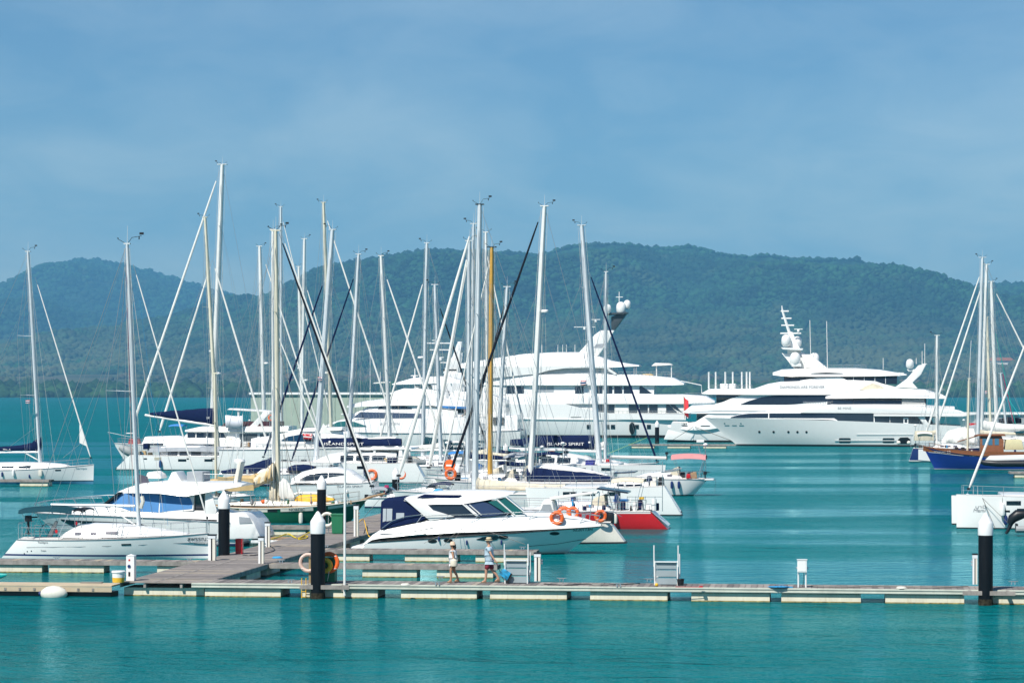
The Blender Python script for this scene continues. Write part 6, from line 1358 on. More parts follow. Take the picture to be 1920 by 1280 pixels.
def catamaran(label, ref, st, bow, beam=6.6, hb=1.7, mats=None, deck_px=None, house=None, hm=M_gel, bow_rake=.15, st_rake=1.3, name='catamaran', win=None, stag=0):
    """st/bow: sheer of the near hull; house: (px0, px1, py_base, py_top)"""
    b = Boat(name, label, 'catamaran', ref[0], ref[1], beam)
    for q in (1, -1): b.hull(st, (bow[0] - (stag if q > 0 else 0), bow[1] + (2 if q > 0 and stag else 0)), None, bow_rake=bow_rake, st_rake=st_rake, wst=.8, tm=.5, p=2.4, beam=hb, yc=q * (beam - hb) / 2, mats=mats or [M_gel, M_gel, M_foul], stripe=(.08, .12), draft=.4, flare=.4, rub=None)
    b.hyn = b.hy
    zz = st[1] + (bow[1] - st[1]) * .4; a, c = st[0] + (bow[0] - st[0]) * .12, st[0] + (bow[0] - st[0]) * .74; h = .75 / b.sc
    lo, hi = min(a, c), max(a, c)
    b.slab('bridge_deck', M_gel, [(lo, zz + h), (hi, zz + h), (hi, zz - .5), (lo, zz - .5)], beam / 2 - hb * .35, bevel=.08)
    if house:
        x0, x1, pb, pt = house; f = lambda k: x0 + (x1 - x0) * k
        _, yh = b.loft('deckhouse', hm, [(f(0), pb, pt + 1, beam * .36, beam * .31), (f(.2), pb, pt, beam * .37, beam * .32), (f(.55), pb, pt, beam * .37, beam * .30), (f(.8), pb, pt + (pb - pt) * .25, beam * .33, beam * .24), (f(1), pb, pb - 1, beam * .25, beam * .2)], r=.25)
        hgt = pb - pt
        for k in (.12, .30, .48): b.panel('window', M_glass, yh, [(f(k), pt + hgt * .28, pt + hgt * .68), (f(k + .15), pt + hgt * .3, pt + hgt * .68)], yref=beam * .36, off=.02)
        b.yh = yh
    xb = b.xb - b.sg * .9; b.frame([(xb, -(beam - hb) / 2, b.sheer(xb) - .15), (xb, (beam - hb) / 2, b.sheer(xb) - .15)], .09, M_alu, 'crossbeam')
    for q in (-1, 1): b.frame([(b.xb - b.sg * 3.6, q * .1, b.sheer(b.xb) - .3), (xb, q * 1.6, b.sheer(xb) - .1)], .02, M_wire, 'trampoline_edge')
    b.rails(b.tx(.05), b.tx(.97), 8, h=.6, both=False)
    R = random.Random(int(st[0] * 3 + bow[0])); m = 1 / b.sc; L_ = lambda k: st[0] + (bow[0] - st[0]) * k
    for k in (.32, .5, .64): b.panel('hull_window', M_glass, b.hy, [(L_(k), zz + .35 * m, zz + .62 * m), (L_(k) + .9 * m * b.sg, zz + .36 * m, zz + .62 * m)])
    for i in range(6):
        px = L_(R.uniform(.03, .3)); w, h = R.uniform(.3, .6) * m, R.uniform(.3, .8) * m
        b.slab('deck_bag', R.choice((M_gel, M_navy, M_black, M_lightblue, M_gel2, M_grey, M_tan)), [(px, zz), (px + w, zz), (px + w * .8, zz - h), (px + w * .1, zz - h)], .25, yc=R.uniform(-.42, .0) * beam, bevel=.06)
    for i in range(3): b.fender(L_(R.uniform(.15, .8)), zz + .9 * m, .8 * m, R.choice((M_gel, M_bluestripe)))
    G().tube([(b.xs + b.sg * .3, -beam * .3, b.sheer(b.xs) + .9), (b.xs - b.sg * .9, -beam * .3, b.sheer(b.xs) + 1.1)], .05, 6).build('davit', M_steel, b.o); G().tube([(b.xs + b.sg * .3, beam * .3, b.sheer(b.xs) + .9), (b.xs - b.sg * .9, beam * .3, b.sheer(b.xs) + 1.1)], .05, 6).build('davit', M_steel, b.o)
    return b
def hardtop(b, px0, px1, py, hw, py_deck, m=M_gel, th=4, posts=True):
    b.slab('hardtop', m, [(px0, py + th), (px1, py + th), (px1 - 1, py), (px0 + 1, py)], hw, bevel=.05)
    if posts:
        for px in (px0 + 4, px1 - 4):
            for q in (-hw * .92, hw * .92): G().tube([b.V(px, py + th - 1, q), b.V(px + 1.5, py_deck, q)], .06, 6).build('hardtop_post', M_gel, b.o)
def instruments(b, f, q=1, y=0.0):
    p = b.mat_(f); o = G().lathe((p.x + q * .45, p.y, p.z - .12), [(.1, 0), (.3, .03), (.32, .15), (.24, .24), (.05, .26)], 14).build('radar_dome', M_gel, b.o); G().tube([p, (p.x + q * .4, p.y, p.z - .12)], .04, 5).build('bracket', M_alu, o)

# ---- far left sloop
b = sail('white sloop with navy boom cover and bare forestay patch at the far left', (80, 908), (-130, 877), (176, 870.5), 3.9, ((75.4, 868), (52.5, 472), 7, M_alu), [((66, 520), (173, 868), 3.2, M_sail)], None, bow_rake=.05, mats=[M_gel, M_black, M_bluefoul], stripe=(.26, .34), spr=(.32, .60), sweep=-1.2, roof=False, zm=881)
_, yr = b.loft('coachroof', M_gel, [(-70, 880, 872, 1.5, 1.3), (-20, 880, 868, 1.5, 1.25), (40, 880, 867, 1.45, 1.2), (80, 879, 868, 1.3, 1.0), (110, 877, 870, 1.0, .7), (126, 875, 873, .6, .5)], r=.15)
for a, c in ((1.4, 25), (33, 56)): b.panel('window', M_glass, yr, [(a, 873, 877.3), (c, 872.3, 877)], yref=1.5)
b.panel('hull_window', M_glass, b.hy, [(99, 880.5, 883), (109, 880.3, 882.8)]); b.text('Serripo', 135, 880.5, 153, 4, mat('teal_lettering', (.05, .25, .32), .5))
b.cover('boom_cover', M_navy, [(-60, 838), (0, 837), (40, 834), (60, 829), (72, 820), (77, 819)], [(-60, 847), (0, 845), (40, 844), (60, 845), (72, 846), (77, 846)], hw=.22)
b.boom((74, 847), (-60, 848), 3.5); b.wire((42, 846), (71, 862), .05, M_mastw, name='vang'); b.wire((0, 850), (68, 800), .01)
b.poly('sail_clew', M_sail, [(149, 796), (152, 797), (162, 836), (149, 830)], -.05, .03)
b.wire((118, 858), (150, 832), .012); b.fender(53, 893, 7, M_bluestripe); b.fender(4, 889, 9, M_bluestripe); b.flag(48, 750, 9, 6, THAI, y=-1.1); b.wire((52, 860), (50, 750), .006, None, -1.6, -1.1)
b.text('Mrs_A', 6, 843.5, 20, 3, M_inkw, y=-.24, off=.03)

# ---- big yacht with the tallest mast
b = sail('large white cruising yacht with the tallest white mast and grey dinghy at its bow', (300, 872), (520, 838), (213, 830.5), 5.2, ((397, 830), (417, 309), 11, M_mastw), [((412, 320), (246, 806), 6, M_sail), ((398, 488), (296, 818), 5.5, M_sail)], None, mm=M_mastw, spr=(.30, .55, .78), spl=1.3, bow_rake=1.6)
_, yr = b.loft('deckhouse', M_gel, [(264, 838, 832, 1.3, 1.2), (270, 838, 819, 1.7, 1.5), (330, 838, 817, 1.9, 1.6), (360, 838, 823, 1.9, 1.7), (450, 838, 824, 2.0, 1.8)], r=.2)
b.panel('window', M_glass, yr, [(276, 831, 836), (306, 831, 836)], yref=1.8); b.panel('window', M_glass, yr, [(348, 832, 836), (404, 832, 836)], yref=1.9)
b.slab('deck_box', mat('dull_red_canvas', (.35, .05, .06), .8), [(240, 832), (260, 832), (258, 822), (242, 822)], .6, bevel=.05)
for q in (-.9, .9): b.frame([b.V(213, 829, q * .3), b.V(202, 810, q * .4), b.V(240, 818, q), b.V(262, 820, q * 1.3)], .03, name='bow_rail')
b.frame([b.V(236, 812, 0), b.V(254, 812, 0)], .06, M_gel, 'cross_plank')
instruments(b, .25); instruments(b, .33, -1)
G().tube([b.V(224, 838, -2.9), b.V(232, 841, -2.9), b.V(245, 848, -2.9), b.V(256, 853, -2.9)], [.25, .5, .55, .3], 10).build('dinghy_tube', M_greyb, b.o)
b.bimini(316, 342, 795, 1.2, M_blueroof, 822, thick=3)

# ---- catamaran with grey awning and raised navy boom
b = catamaran('white catamaran with grey awning and long raised navy boom at left', (300, 881), (246, 853), (520, 856), 6.8, 1.8, house=(300, 420, 862, 836), st_rake=1.6)
b.mast((409, 852), (384.5, 408), 7.5, M_mastc, spr=(.28, .62), spl=1.1, sweep=-.6); b.furl((399, 489), (506, 846), 5, M_sail)
b.boom((408, 798), (272, 778), 5, M_mastw); b.cover('boom_bag', M_navy, [(281, 773.5), (320, 769.5), (360, 767), (403, 764), (407, 766)], [(281, 777), (320, 785), (360, 791), (403, 798), (407, 799)], hw=.28)
b.text('CAR', 387, 785, 393, 4.4, M_inkw, y=-.34)
b.bimini(276, 418, 836.5, 2.6, M_grey, 856, thick=9)
for a, c in (((300, 847), (345, 872)), ((345, 870), (405, 848)), ((405, 850), (372, 868))): b.wire(a, c, .025, M_steel, -2.6, -2.6, 'awning_brace')
for a in (269, 350, 396): b.panel('hull_window', M_black, b.hy, [(a, 858.5, 861), (a + 6, 858.5, 861)], off=.02)
for a, c in ((289, 302), (411, 425)): b.panel('hull_window', mat('tan_port', (.5, .46, .36), .4), b.hy, [(a, 857, 862), (c, 857, 862)], off=.02)
b.slab('solar_panel', M_solar, [(312, 855), (316, 855), (362, 880), (357, 881)], .5, yc=-2.2, bevel=.0)
b.slab('liferaft', M_navy, [(268, 842), (277, 842), (277, 831), (268, 831)], .5, yc=-2.2, bevel=.05)

# ---- mast e (behind the trawler), masts h, g
b = sail('white sloop behind the pilothouse trawler carrying a radar on its mast', (520, 858), (430, 833), (610, 829), 3.8, ((496.5, 833), (487, 462), 8.5, M_mastw), [((494, 482), (604, 822), 4, M_sail)], None, mm=M_mastw, spr=(.3, .55), ant=False); instruments(b, .41); 
b = sail('white sloop behind the swept window yacht with two close white masts', (590, 850), (480, 826), (665, 822), 4.0, ((566, 826), (571, 448), 7, M_mastw), [((573, 533), (656, 812), 3.6, M_sail)], None, mm=M_mastw, spr=(.28, .52)); instruments(b, .36, -1); instruments(b, .3)
b.mast((567, 826), (560, 500), 5.5, M_mastw, spr=(.35,), shroud=False, ant=False)
b = sail('white ketch far back with a thin grey mast top above the cream mast', (560, 846), (460, 824), (640, 820), 3.8, ((528, 824), (526.5, 388), 6, M_alu), [((527, 400), (628, 815), 2.5, M_sail)], None)
b = sail('white sloop with slim white mast rising left of the grey mast', (650, 862), (560, 838), (755, 834), 3.9, ((622, 836), (606.5, 380), 7, M_mastc), [((608.5, 397), (748, 826), 4.2, M_sail)], None, mm=M_mastc, spr=(.35, .62)); instruments(b, .3, -1)
# ---- sloop beside green ketch, navy mainsail cover
b = sail('white sloop with sagging navy sail cover just behind the green ketch', (560, 912), (425, 890), (640, 884), 3.6, ((514, 892), (512, 431), 9, M_mastw), [((514, 612), (624, 880), 3.8, M_sail)], None, mm=M_mastw, spr=(.4, .67), extra=False)
b.cover('sail_cover', M_navy, [(415, 882), (445, 877), (475, 869), (500, 860), (514, 855)], [(415, 886), (445, 888), (475, 888), (500, 886), (514, 884)], hw=.3); b.boom((513, 888), (412, 888), 4)
b.cover('dinghy_cover', M_navy, [(541, 875), (552, 871), (575, 870), (590, 874)], [(541, 882), (552, 883), (575, 883), (590, 880)], hw=.7, y=-1)

# ---- charter power cat with black window
b = Boat('motor_boat', 'white power boat with black wedge window right of the green ketch mast', 'motor boat', 610, 944, 4.2)
b.hull((702, 903), (514, 907), 906, bow_rake=1.0, st_rake=.2, wst=.9, tm=.5, draft=.5, mats=[M_gel, M_gel, M_foul], flare=.4)
_, yr = b.loft('cabin', M_gel, [(545, 905, 896, 1.7, 1.4), (562, 905, 885, 1.8, 1.4), (590, 905, 878, 1.8, 1.35), (625, 905, 877, 1.8, 1.35), (650, 905, 882, 1.75, 1.3), (678, 905, 901, 1.5, 1.3)], r=.25)
b.panel('window', M_glass, yr, [(561, 898, 900.5), (580, 888.5, 901), (600, 886, 899), (613, 886, 895)], yref=1.8, off=.02, sub=4); b.panel('window', M_glass, yr, [(615, 886, 894), (634, 886.5, 891), (645, 887.5, 889)], yref=1.8, off=.02)
b.text('ISLAND SPIRIT', 632, 913.5, 680, 4.2, M_inkg); b.rails(b.tx(.05), b.tx(.95), 9, h=.7)
for i in range(3): b.fender(560 + i * 45, 922, 9, M_gel)
b.poly('jib_top', M_sail, [(598, 812), (606, 793), (622, 812)], .4, .05)

# ---- charter catamarans with lettered navy boom bags
b = catamaran('white charter catamaran with lettered navy boom bag at centre left', (660, 905), (782, 868), (486, 864), 7.0, 1.8, house=(742, 575, 872, 846), st_rake=1.0)
b.mast((592, 866), (623.5, 431), 11, M_alu, spr=(.45, .72), spl=1.2, sweep=.5); b.furl((609, 522), (491, 866), 5, M_navy); b.furl((667.5, 505), (541, 882), 4.5, M_navy, y=-1.0) if False else None
b.boom((598, 838), (757, 837), 4, M_alu); b.cover('boom_bag', M_navy, [(597, 822), (620, 821), (660, 820), (700, 822), (735, 821), (753, 822)], [(597, 838), (620, 838), (660, 837), (700, 836.5), (735, 836), (753, 835)], hw=.3)
b.text('ISLAND SPIRIT', 608, 834, 682, 5, M_inkw, y=-.38); b.oval('logo_disc', M_inkw, 606, 829, 4, 4, ys=lambda x, z: .38)
b.cover('stacked_sail', M_sail, [(690, 821), (715, 818), (742, 818)], [(690, 823), (715, 823), (742, 822)], hw=.18)
hardtop(b, 645, 772, 839, 2.4, 868); b.slab('helm_seat', M_gel, [(698, 868), (712, 868), (710, 845), (700, 845)], .5, bevel=.05)
b.buoy(697, 890, 11, 'orange lifebuoy on the rail of the centre left charter catamaran', y=-3.4); b.buoy(752, 888, 11, 'orange lifebuoy behind the short piling on the charter catamaran stern', y=-3.2)
b.flag(604, 707, -8, 6, THAI, y=-.5)
b.slab('cockpit_shade', M_glass, [(712, 869), (752, 869), (750, 848), (714, 848)], 2.0, bevel=.03); b.slab('helm_post', M_gel, [(700, 869), (706, 869), (704, 842), (700, 842)], 2.3, bevel=.03); b.slab('arch_post', M_gel, [(745, 872), (757, 872), (754, 842), (748, 842)], 2.35, bevel=.05)  # dark slab across the cockpit stands in for the shade under the hardtop
G().tube([b.V(752, 866, -2.2), b.V(775, 865, -2.2), b.V(798, 867, -1.6)], [.3, .34, .2], 10).build('davit_dinghy', M_greyb, b.o); deck_rail(b, 690, 782, 868, 12, -3.3, 10); b.slab('bench', M_navy, [(725, 868), (742, 868), (742, 858), (725, 858)], 1.0, yc=-2, bevel=.05)
b = catamaran('white charter catamaran with lettered navy boom bag at centre right', (1080, 908), (912, 868), (1248, 872), 7.0, 1.8, house=(965, 1130, 876, 850), st_rake=1.0)
b.mast((1124, 872), (1090.5, 423), 11, M_alu, spr=(.52, .74), spl=1.2, sweep=-.5); b.furl((1103, 505), (1236, 876), 4.6, M_navy)
b.boom((1117, 846), (955, 840), 5, M_alu); b.cover('boom_bag', M_navy, [(957, 823), (975, 822), (1010, 817), (1060, 816), (1100, 815), (1114, 818)], [(957, 835), (975, 836), (1010, 838), (1060, 840), (1100, 842), (1114, 843)], hw=.32)
b.text('ISLAND SPIRIT', 1026, 834.5, 1095, 5.6, M_inkw, y=-.40); b.oval('logo_disc', M_inkw, 1099, 830, 4, 4, ys=lambda x, z: .40)
hardtop(b, 975, 1060, 841, 2.4, 872); b.slab('helm_station', M_teal, [(1056, 870), (1062, 870), (1062, 846), (1056, 845)], 1.0, bevel=.04)
b.buoy(1034, 850, 7, 'orange lifebuoy hanging under the lettered boom bag at centre right', y=-2.0); b.wire((1140, 850), (1213, 820), .02, mat('green_line', (.3, .5, .2), .8), name='mooring_line')
b.slab('flag_cloth', mat('blue_check_cloth', (.05, .06, .35), .8, var=.6, vscale=9), [(1097, 872), (1115, 873), (1116, 862), (1098, 862)], .05, yc=-3.2, bevel=0)

# ---- sloop with large navy cover
b = sail('white sloop with big navy mainsail cover and long black furled headsail at centre right', (1050, 938), (1165, 905), (832, 902), 4.2, ((994, 904), (1021, 387), 11, M_mastw), [((1016, 396), (839, 900), 6, M_blackc)], None, mm=M_mastw, spr=(.33, .62), spl=1.2, sweep=.3, roof=False, extra=False); instruments(b, .62)
b.cover('sail_cover', M_navy, [(988, 877), (996, 876), (1012, 877), (1040, 880), (1080, 883), (1120, 888), (1146, 893)], [(988, 906), (996, 907), (1012, 907), (1040, 906), (1080, 905), (1120, 903), (1146, 901)], hw=.42); b.boom((996, 908), (1150, 902), 4)
b.cover('coachroof_top', M_gel, [(1000, 873), (1030, 869), (1070, 873), (1110, 881), (1140, 888)], [(1000, 878), (1030, 881), (1070, 884), (1110, 888), (1140, 892)], hw=.9, y=1.2)

# ---- grey mast with beige boom cover and thick furled genoa
b = sail('sloop with thick grey mast, beige boom cover and thick white furled genoa at centre', (880, 958), (1095, 926), (735, 920), 4.0, ((890, 925), (899.5, 384), 11.5, M_alu), [((886, 424), (744, 905), 8, M_sail)], None, spr=(.36, .62), spl=1.15, head=2, deckm=M_deck, extra=False, roof=False)
b.cover('boom_cover', M_beige, [(893, 890), (900, 897), (930, 900), (965, 904), (1010, 907), (1060, 907)], [(893, 917), (900, 919), (930, 920), (965, 919), (1010, 919), (1060, 920)], hw=.32); b.boom((893, 920), (1082, 911), 4.5, M_masty)
b.slab('doghouse', M_gel, [(965, 925), (1028, 925), (1015, 922), (1002, 922)], .9, bevel=.08)
b.buoy(845, 888, 11.5, 'orange lifebuoy below the round orange drum at centre', y=-1.4)
# ---- yellow mast
b = sail('classic sloop with a bright yellow varnished mast at centre', (915, 932), (1020, 902), (815, 897), 3.6, ((918.5, 905), (922, 464), 10, M_masty), [((920, 480), (826, 893), 3, M_sail)], None, mm=M_masty, spr=(.53,), spl=.8, mats=[M_gel2, M_bluestripe, M_foul], head=2)
# ---- row of boats between
b = sail('white sloop with white furled genoa left of the thick grey mast', (870, 928), (990, 898), (795, 894), 3.7, ((877, 896), (880, 452), 8.5, M_alu), [((878, 470), (802, 888), 7, M_sail)], None, spr=(.4, .66))
b = sail('white sloop with mast top just left of the tallest central mast', (885, 920), (1000, 892), (800, 888), 3.7, ((881, 890), (888, 420), 6.5, M_alu), [((886, 440), (806, 884), 3.5, M_sail)], None)
b = sail('white sloop whose thin mast stands behind the yellow mast', (930, 914), (830, 888), (1030, 884), 3.7, ((915, 886), (911, 436), 6.5, M_mastw), [((906, 445), (1000, 880), 3.8, M_sail), ], None, mm=M_mastw, spr=(.38, .64))
b = sail('grey masted sloop right of the yellow mast with a slim navy headsail', (950, 916), (1060, 890), (842, 886), 3.7, ((931, 888), (951, 538), 8, M_alu), [((949, 560), (862, 882), 4, M_blackc)], None, spr=(.42,), sweep=.3)
b.cover('boom_cover', M_navy, [(936, 862), (970, 866), (1000, 868)], [(936, 872), (970, 874), (1000, 874)], hw=.25)
b = sail('white sloop with raked mast and white furled headsail leaning right at centre left', (770, 892), (640, 868), (850, 864), 3.7, ((733, 867), (714.5, 480), 8, M_mastw), [((721, 510), (841, 862), 4.6, M_sail)], None, mm=M_mastw, spr=(.45, .7))
b = sail('white sloop with navy mainsail cover lettered in white behind the central masts', (810, 886), (930, 862), (694, 858), 3.9, ((792.5, 860), (800.5, 456), 7.5, M_alu), [((796, 520), (704, 852), 4.6, M_sail)], None, spr=(.33, .6)); instruments(b, .47, -1)
b.cover('sail_cover', M_teal, [(794, 817), (810, 820), (835, 824), (870, 829)], [(794, 838), (810, 840), (835, 842), (870, 842)], hw=.35); b.text('Sirena', 835, 838, 868, 6, M_inkw, y=-.42, shear=.3); b.boom((794, 842), (875, 845), 5)
b = sail('white sloop with pale mast and black headsail leaning right at centre', (850, 898), (700, 874), (935, 870), 3.7, ((827, 872), (815.5, 534), 7.5, M_alu), [((821, 566), (924, 866), 4, M_blackc)], None, spr=(.42, .7))
b = sail('sloop with grey mast and navy furled headsail leaning left at centre left', (640, 900), (745, 878), (535, 874), 3.6, ((652, 876), (672.5, 477), 8, M_alu), [((667.5, 508), (543, 874), 4.6, M_navy)], None, spr=(.48, .74), sweep=.2, mats=[M_gel, M_red, M_foul], stripe=(.2, .32))
b = sail('white sloop with thin mast beside the centre right catamaran mast', (1150, 898), (1040, 872), (1232, 868), 3.5, ((1134.5, 870), (1136.5, 510), 6, M_alu), [((1131, 520), (1090, 640), 2.4, M_sail)] if False else [], None, spr=(.32, .6))
for px, py, r, lab in ((960, 892, 8, 'left orange lifebuoy of a pair under the beige boom'), (975, 889, 7, 'right orange lifebuoy of a pair under the beige boom')): b.buoy(px, py, r, lab, y=-4)
# round orange drum and yellow ladder float on the dock between
o = thing('rescue_drum', 'round orange rescue drum with white band among the central masts', 'rescue drum', W(*uv_of(water(843, 925))), ANG); dz = W(*uv_of(water(843, 925))).y / F_PX
zc = on_v(843, 872, v_at(843, 925))[1]
G().lathe((0, 0, zc), [(.1, -.14), (11 * dz, -.12), (11 * dz, .12), (.1, .14)], 22, 'y').build('drum', M_orange, o); G().box((0, -.15, zc), (12 * dz, .02, .14)).build('band', M_inkw, o, smooth=0); G().tube([(0, .05, 0), (0, .05, zc - 10 * dz)], .05, 6).build('post', M_yellow, o)

# ---- red sloop stern, cream stern, catamaran stern, pink bimini boat
b = sail('red hulled sloop with white sloping transom', (1200, 992.5), (1222, 957), (905, 950), 3.7, None, (), None, mats=[M_red, M_red, M_red], st_rake=1.05, wst=.75, rails=True, rub=M_gel)
b.panel('sheer_stripe', M_inkw, b.hy, [(1130, 960.5, 962.5), (1219, 961, 963)], off=.012)
A = [b.P(1222, 957), b.P(1254, 988)]
G().add([(A[0][0] + .06, -1.25, A[0][1]), (A[0][0] + .06, 1.25, A[0][1]), (A[1][0] + .03, 1.15, A[1][1] + .15), (A[1][0] + .03, -1.15, A[1][1] + .15)], [(0, 3, 2, 1)]).build('transom', M_gel, b.o, smooth=0)
for px, m, h in ((1190, M_gel, 16), (1200, M_navy, 20), (1226, M_gel, 22), (1231, M_navy, 14), (1168, M_navy, 18)): b.slab('cockpit_bag', m, [(px - 4, 957), (px + 4, 957), (px + 4, 957 - h), (px - 4, 957 - h)], .25, yc=random.uniform(-1.2, .2), bevel=.05)
b.slab('yellow_bag', M_yellow, [(1198, 936), (1207, 936), (1207, 931), (1198, 932)], .2, yc=-1, bevel=.03)
for px in (1176, 1192, 1210, 1228): b.frame([b.V(px, 957, -1.4), b.V(px, 930, -1.4)], .018, name='stanchion')
b.frame([b.V(1176, 931, -1.4), b.V(1242, 931, -1.2)], .016); b.frame([b.V(1242, 958, -1.0), b.V(1242, 865, -1.0)], .025, name='aerial_post')
R = random.Random(8)
for i in range(22):
    px = R.uniform(1040, 1240); h = R.uniform(6, 22); w = R.uniform(3, 7)
    if R.random() < .55: b.slab('deck_gear', R.choice((M_gel, M_navy, M_black, M_grey, M_lightblue, M_beige, M_steel)), [(px, 957), (px + w, 957), (px + w * .8, 957 - h), (px + w * .2, 957 - h)], .2, yc=R.uniform(-1.4, .6), bevel=.06)
    else: b.frame([b.V(px, 957, -1.3), b.V(px + R.uniform(-6, 6), 957 - h * 1.7, -1.0)], .022, R.choice((M_steel, M_rope, M_gel)), 'strut')
b.slab('solar_arch', M_solar, [(1118, 917), (1177, 925), (1177, 922), (1120, 914)], 1.3, bevel=.0); b.frame([b.V(1150, 958, -1.3), b.V(1140, 920, -1.2)], .03); b.frame([b.V(1163, 958, -1.3), b.V(1158, 922, -1.2)], .03)
b.slab('spray_hood', M_navy, [(1100, 956), (1135, 956), (1130, 938), (1112, 938)], 1.1, bevel=.15)
b = sail('old cream hulled boat with rounded stern beside the cruiser bow', (1120, 1020.5), (1146, 979), (900, 973), 3.4, None, (), None, mats=[M_gel2, M_gel2, M_foul], st_rake=.85, wst=.35, rails=False, win=False)
b.buoy(1126, 967, 12, 'orange lifebuoy on the stern rail of the old cream boat', y=-1.2)
b.frame([b.V(1090, 978, -1.3), b.V(1092, 958, -1.3), b.V(1150, 958, -1.2), b.V(1165, 968, -1.0)], .018)
b.slab('spray_hood', M_sail, [(1005, 968), (1042, 966), (1036, 938), (1018, 936)], 1.1, bevel=.2); b.poly('hood_window', mat('clear_vinyl2', (.35, .38, .40), .15), [(1012, 962), (1036, 961), (1032, 945), (1018, 945)], -1.13, .02)
b.slab('grey_boom_tent', M_sail, [(1030, 932), (1120, 921), (1120, 925), (1032, 937)], .6, bevel=.05); b.frame([b.V(1105, 975, -.8), b.V(1112, 922, -.8)], .03); b.frame([b.V(1118, 978, -.8), b.V(1124, 922, -.8)], .03)
b.slab('stern_gear', M_black, [(1120, 980), (1150, 984), (1150, 962), (1126, 958)], .4, yc=.4, bevel=.1)
o = Boat('dinghy', 'small light blue dinghy hanging at the old cream boat stern', 'dinghy', 1163, 992, 1.2)
G().tube([o.V(1146, 978), o.V(1153, 984), o.V(1165, 985), o.V(1178, 982)], [.2, .42, .42, .25], 10).build('hull', mat('dinghy_blue', (.03, .28, .50), .5), o.o)
G().box((o.V(1163, 974)[0], 0, o.V(1163, 974)[2]), (.9, .7, .04)).build('thwart', M_teak, o.o, smooth=0)
b = catamaran('white catamaran with wide sloping sterns at centre right', (1150, 966), (1247, 911), (985, 914), 6.4, 1.75, house=(1215, 1120, 918, 903), st_rake=1.15, bow_rake=.3)
b.panel('blue_stripe', M_blueroof, b.hy, [(1150, 935, 940), (1178, 935, 939)], off=.02)
b.slab('solar_panel', M_solar, [(1150, 888), (1190, 886), (1190, 884), (1152, 886)], 1.4, bevel=0); b.slab('davit_frame', M_steel, [(1147, 912), (1149, 912), (1153, 885), (1150, 885)], 1.3, bevel=0)
deck_rail(b, 1145, 1245, 911, 17, -2.6, 7)
for px in (1160, 1185, 1205, 1225): b.slab('deck_locker', M_gel, [(px - 5, 911), (px + 5, 911), (px + 5, 899), (px - 4, 899)], .5, yc=random.uniform(-1.6, 1), bevel=.08)
b = sail('white sloop with faded pink bimini and stern davits', (1290, 930), (1328, 897), (1130, 893), 3.5, None, (), None, st_rake=-1.2, wst=.5, mats=[M_gel, M_gel, M_foul])
b.bimini(1258, 1323, 851, 1.3, M_pink, 896, thick=8); b.frame([b.V(1320, 852, -1), b.V(1310, 897, -1)], .03); b.frame([b.V(1323, 852, 1), b.V(1314, 897, 1)], .03)
b.frame([b.V(1308, 901, -.8), b.V(1342, 900, -.8), b.V(1340, 922, -.8)], .025, name='davit'); b.frame([b.V(1308, 901, .8), b.V(1342, 900, .8)], .025, name='davit'); b.slab('stern_platform', M_gel, [(1306, 900), (1338, 900), (1338, 897), (1306, 897)], 1.0, bevel=.03)
b.boom((1140, 856), (1250, 858), 6, M_sail); b.frame([b.V(1146, 894), b.V(1144, 858)], .05, M_gel, 'boom_crutch'); b.frame([b.V(1313, 850, 0), b.V(1310, 836, 0)], .03, name='aerial_post'); b.slab('aerial_panel', M_gel, [(1306, 829), (1320, 829), (1320, 824), (1306, 824)], .2, bevel=.02)
for px, m in ((1280, M_black), (1296, M_navy), (1270, M_gel)): b.slab('cockpit_bag', m, [(px - 4, 897), (px + 4, 897), (px + 4, 885), (px - 4, 884)], .3, bevel=.05)
b.outboard(1250, 847, 15, y=-.8)

# ================================================================== right hand group
b = catamaran('white catamaran with blunt bows entering at the right edge behind the piling', (1850, 992), (2130, 929), (1793, 927), 6.8, 1.9, mats=[M_gel, M_gel, M_foul], bow_rake=.02, st_rake=1.0, stag=9)
b.text('Mami', 1826, 960, 1849, 6.5, M_inkg, shear=.2); b.text('มามิ', 1830, 953, 1849, 5.5, M_inkg)
b.panel('hull_window', M_black, b.hy, [(1883, 956.5, 960), (1894, 956.5, 960)]); b.panel('hull_window', M_glass, b.hy, [(1907, 953, 965), (1950, 953, 965)])
b.furl((1940, 600), (1813, 926), 5.5, M_sail); b.fender(1886, 975, 18, M_bluestripe)
for px in (1806, 1825, 1833): b.frame([b.V(px, 928, -1), b.V(px, 911, -1)], .03, name='bow_post')
b.wire((1842, 933), (1866, 990), .02, M_rope, -3.3, -4.2, 'mooring_line'); b.wire((1843, 934), (1890, 980), .015, M_rope, -3.3, -3.6, 'mooring_line')
o = Boat('tender', 'inflatable tender with large black outboard at the right edge', 'tender', 1930, 1006, 1.7)
G().tube([o.V(1905, 992, -.6), o.V(1960, 992, -.6), o.V(2000, 990, -.2)], .2, 10).build('tube', M_greyb, o.o); G().tube([o.V(1905, 992, .6), o.V(1960, 992, .6), o.V(2000, 990, .2)], .2, 10).build('tube', M_greyb, o.o)
o.slab('transom', M_black, [(1905, 998), (1909, 998), (1909, 982), (1905, 982)], .5, bevel=.02)
G().tube([o.V(1893, 982), o.V(1898, 972), o.V(1908, 965), o.V(1922, 963)], [.16, .28, .33, .22], 12).build('outboard_cowl', M_black, o.o); G().tube([o.V(1896, 980), o.V(1890, 994), o.V(1886, 1000)], [.14, .1, .08], 8).build('outboard_leg', M_black, o.o)
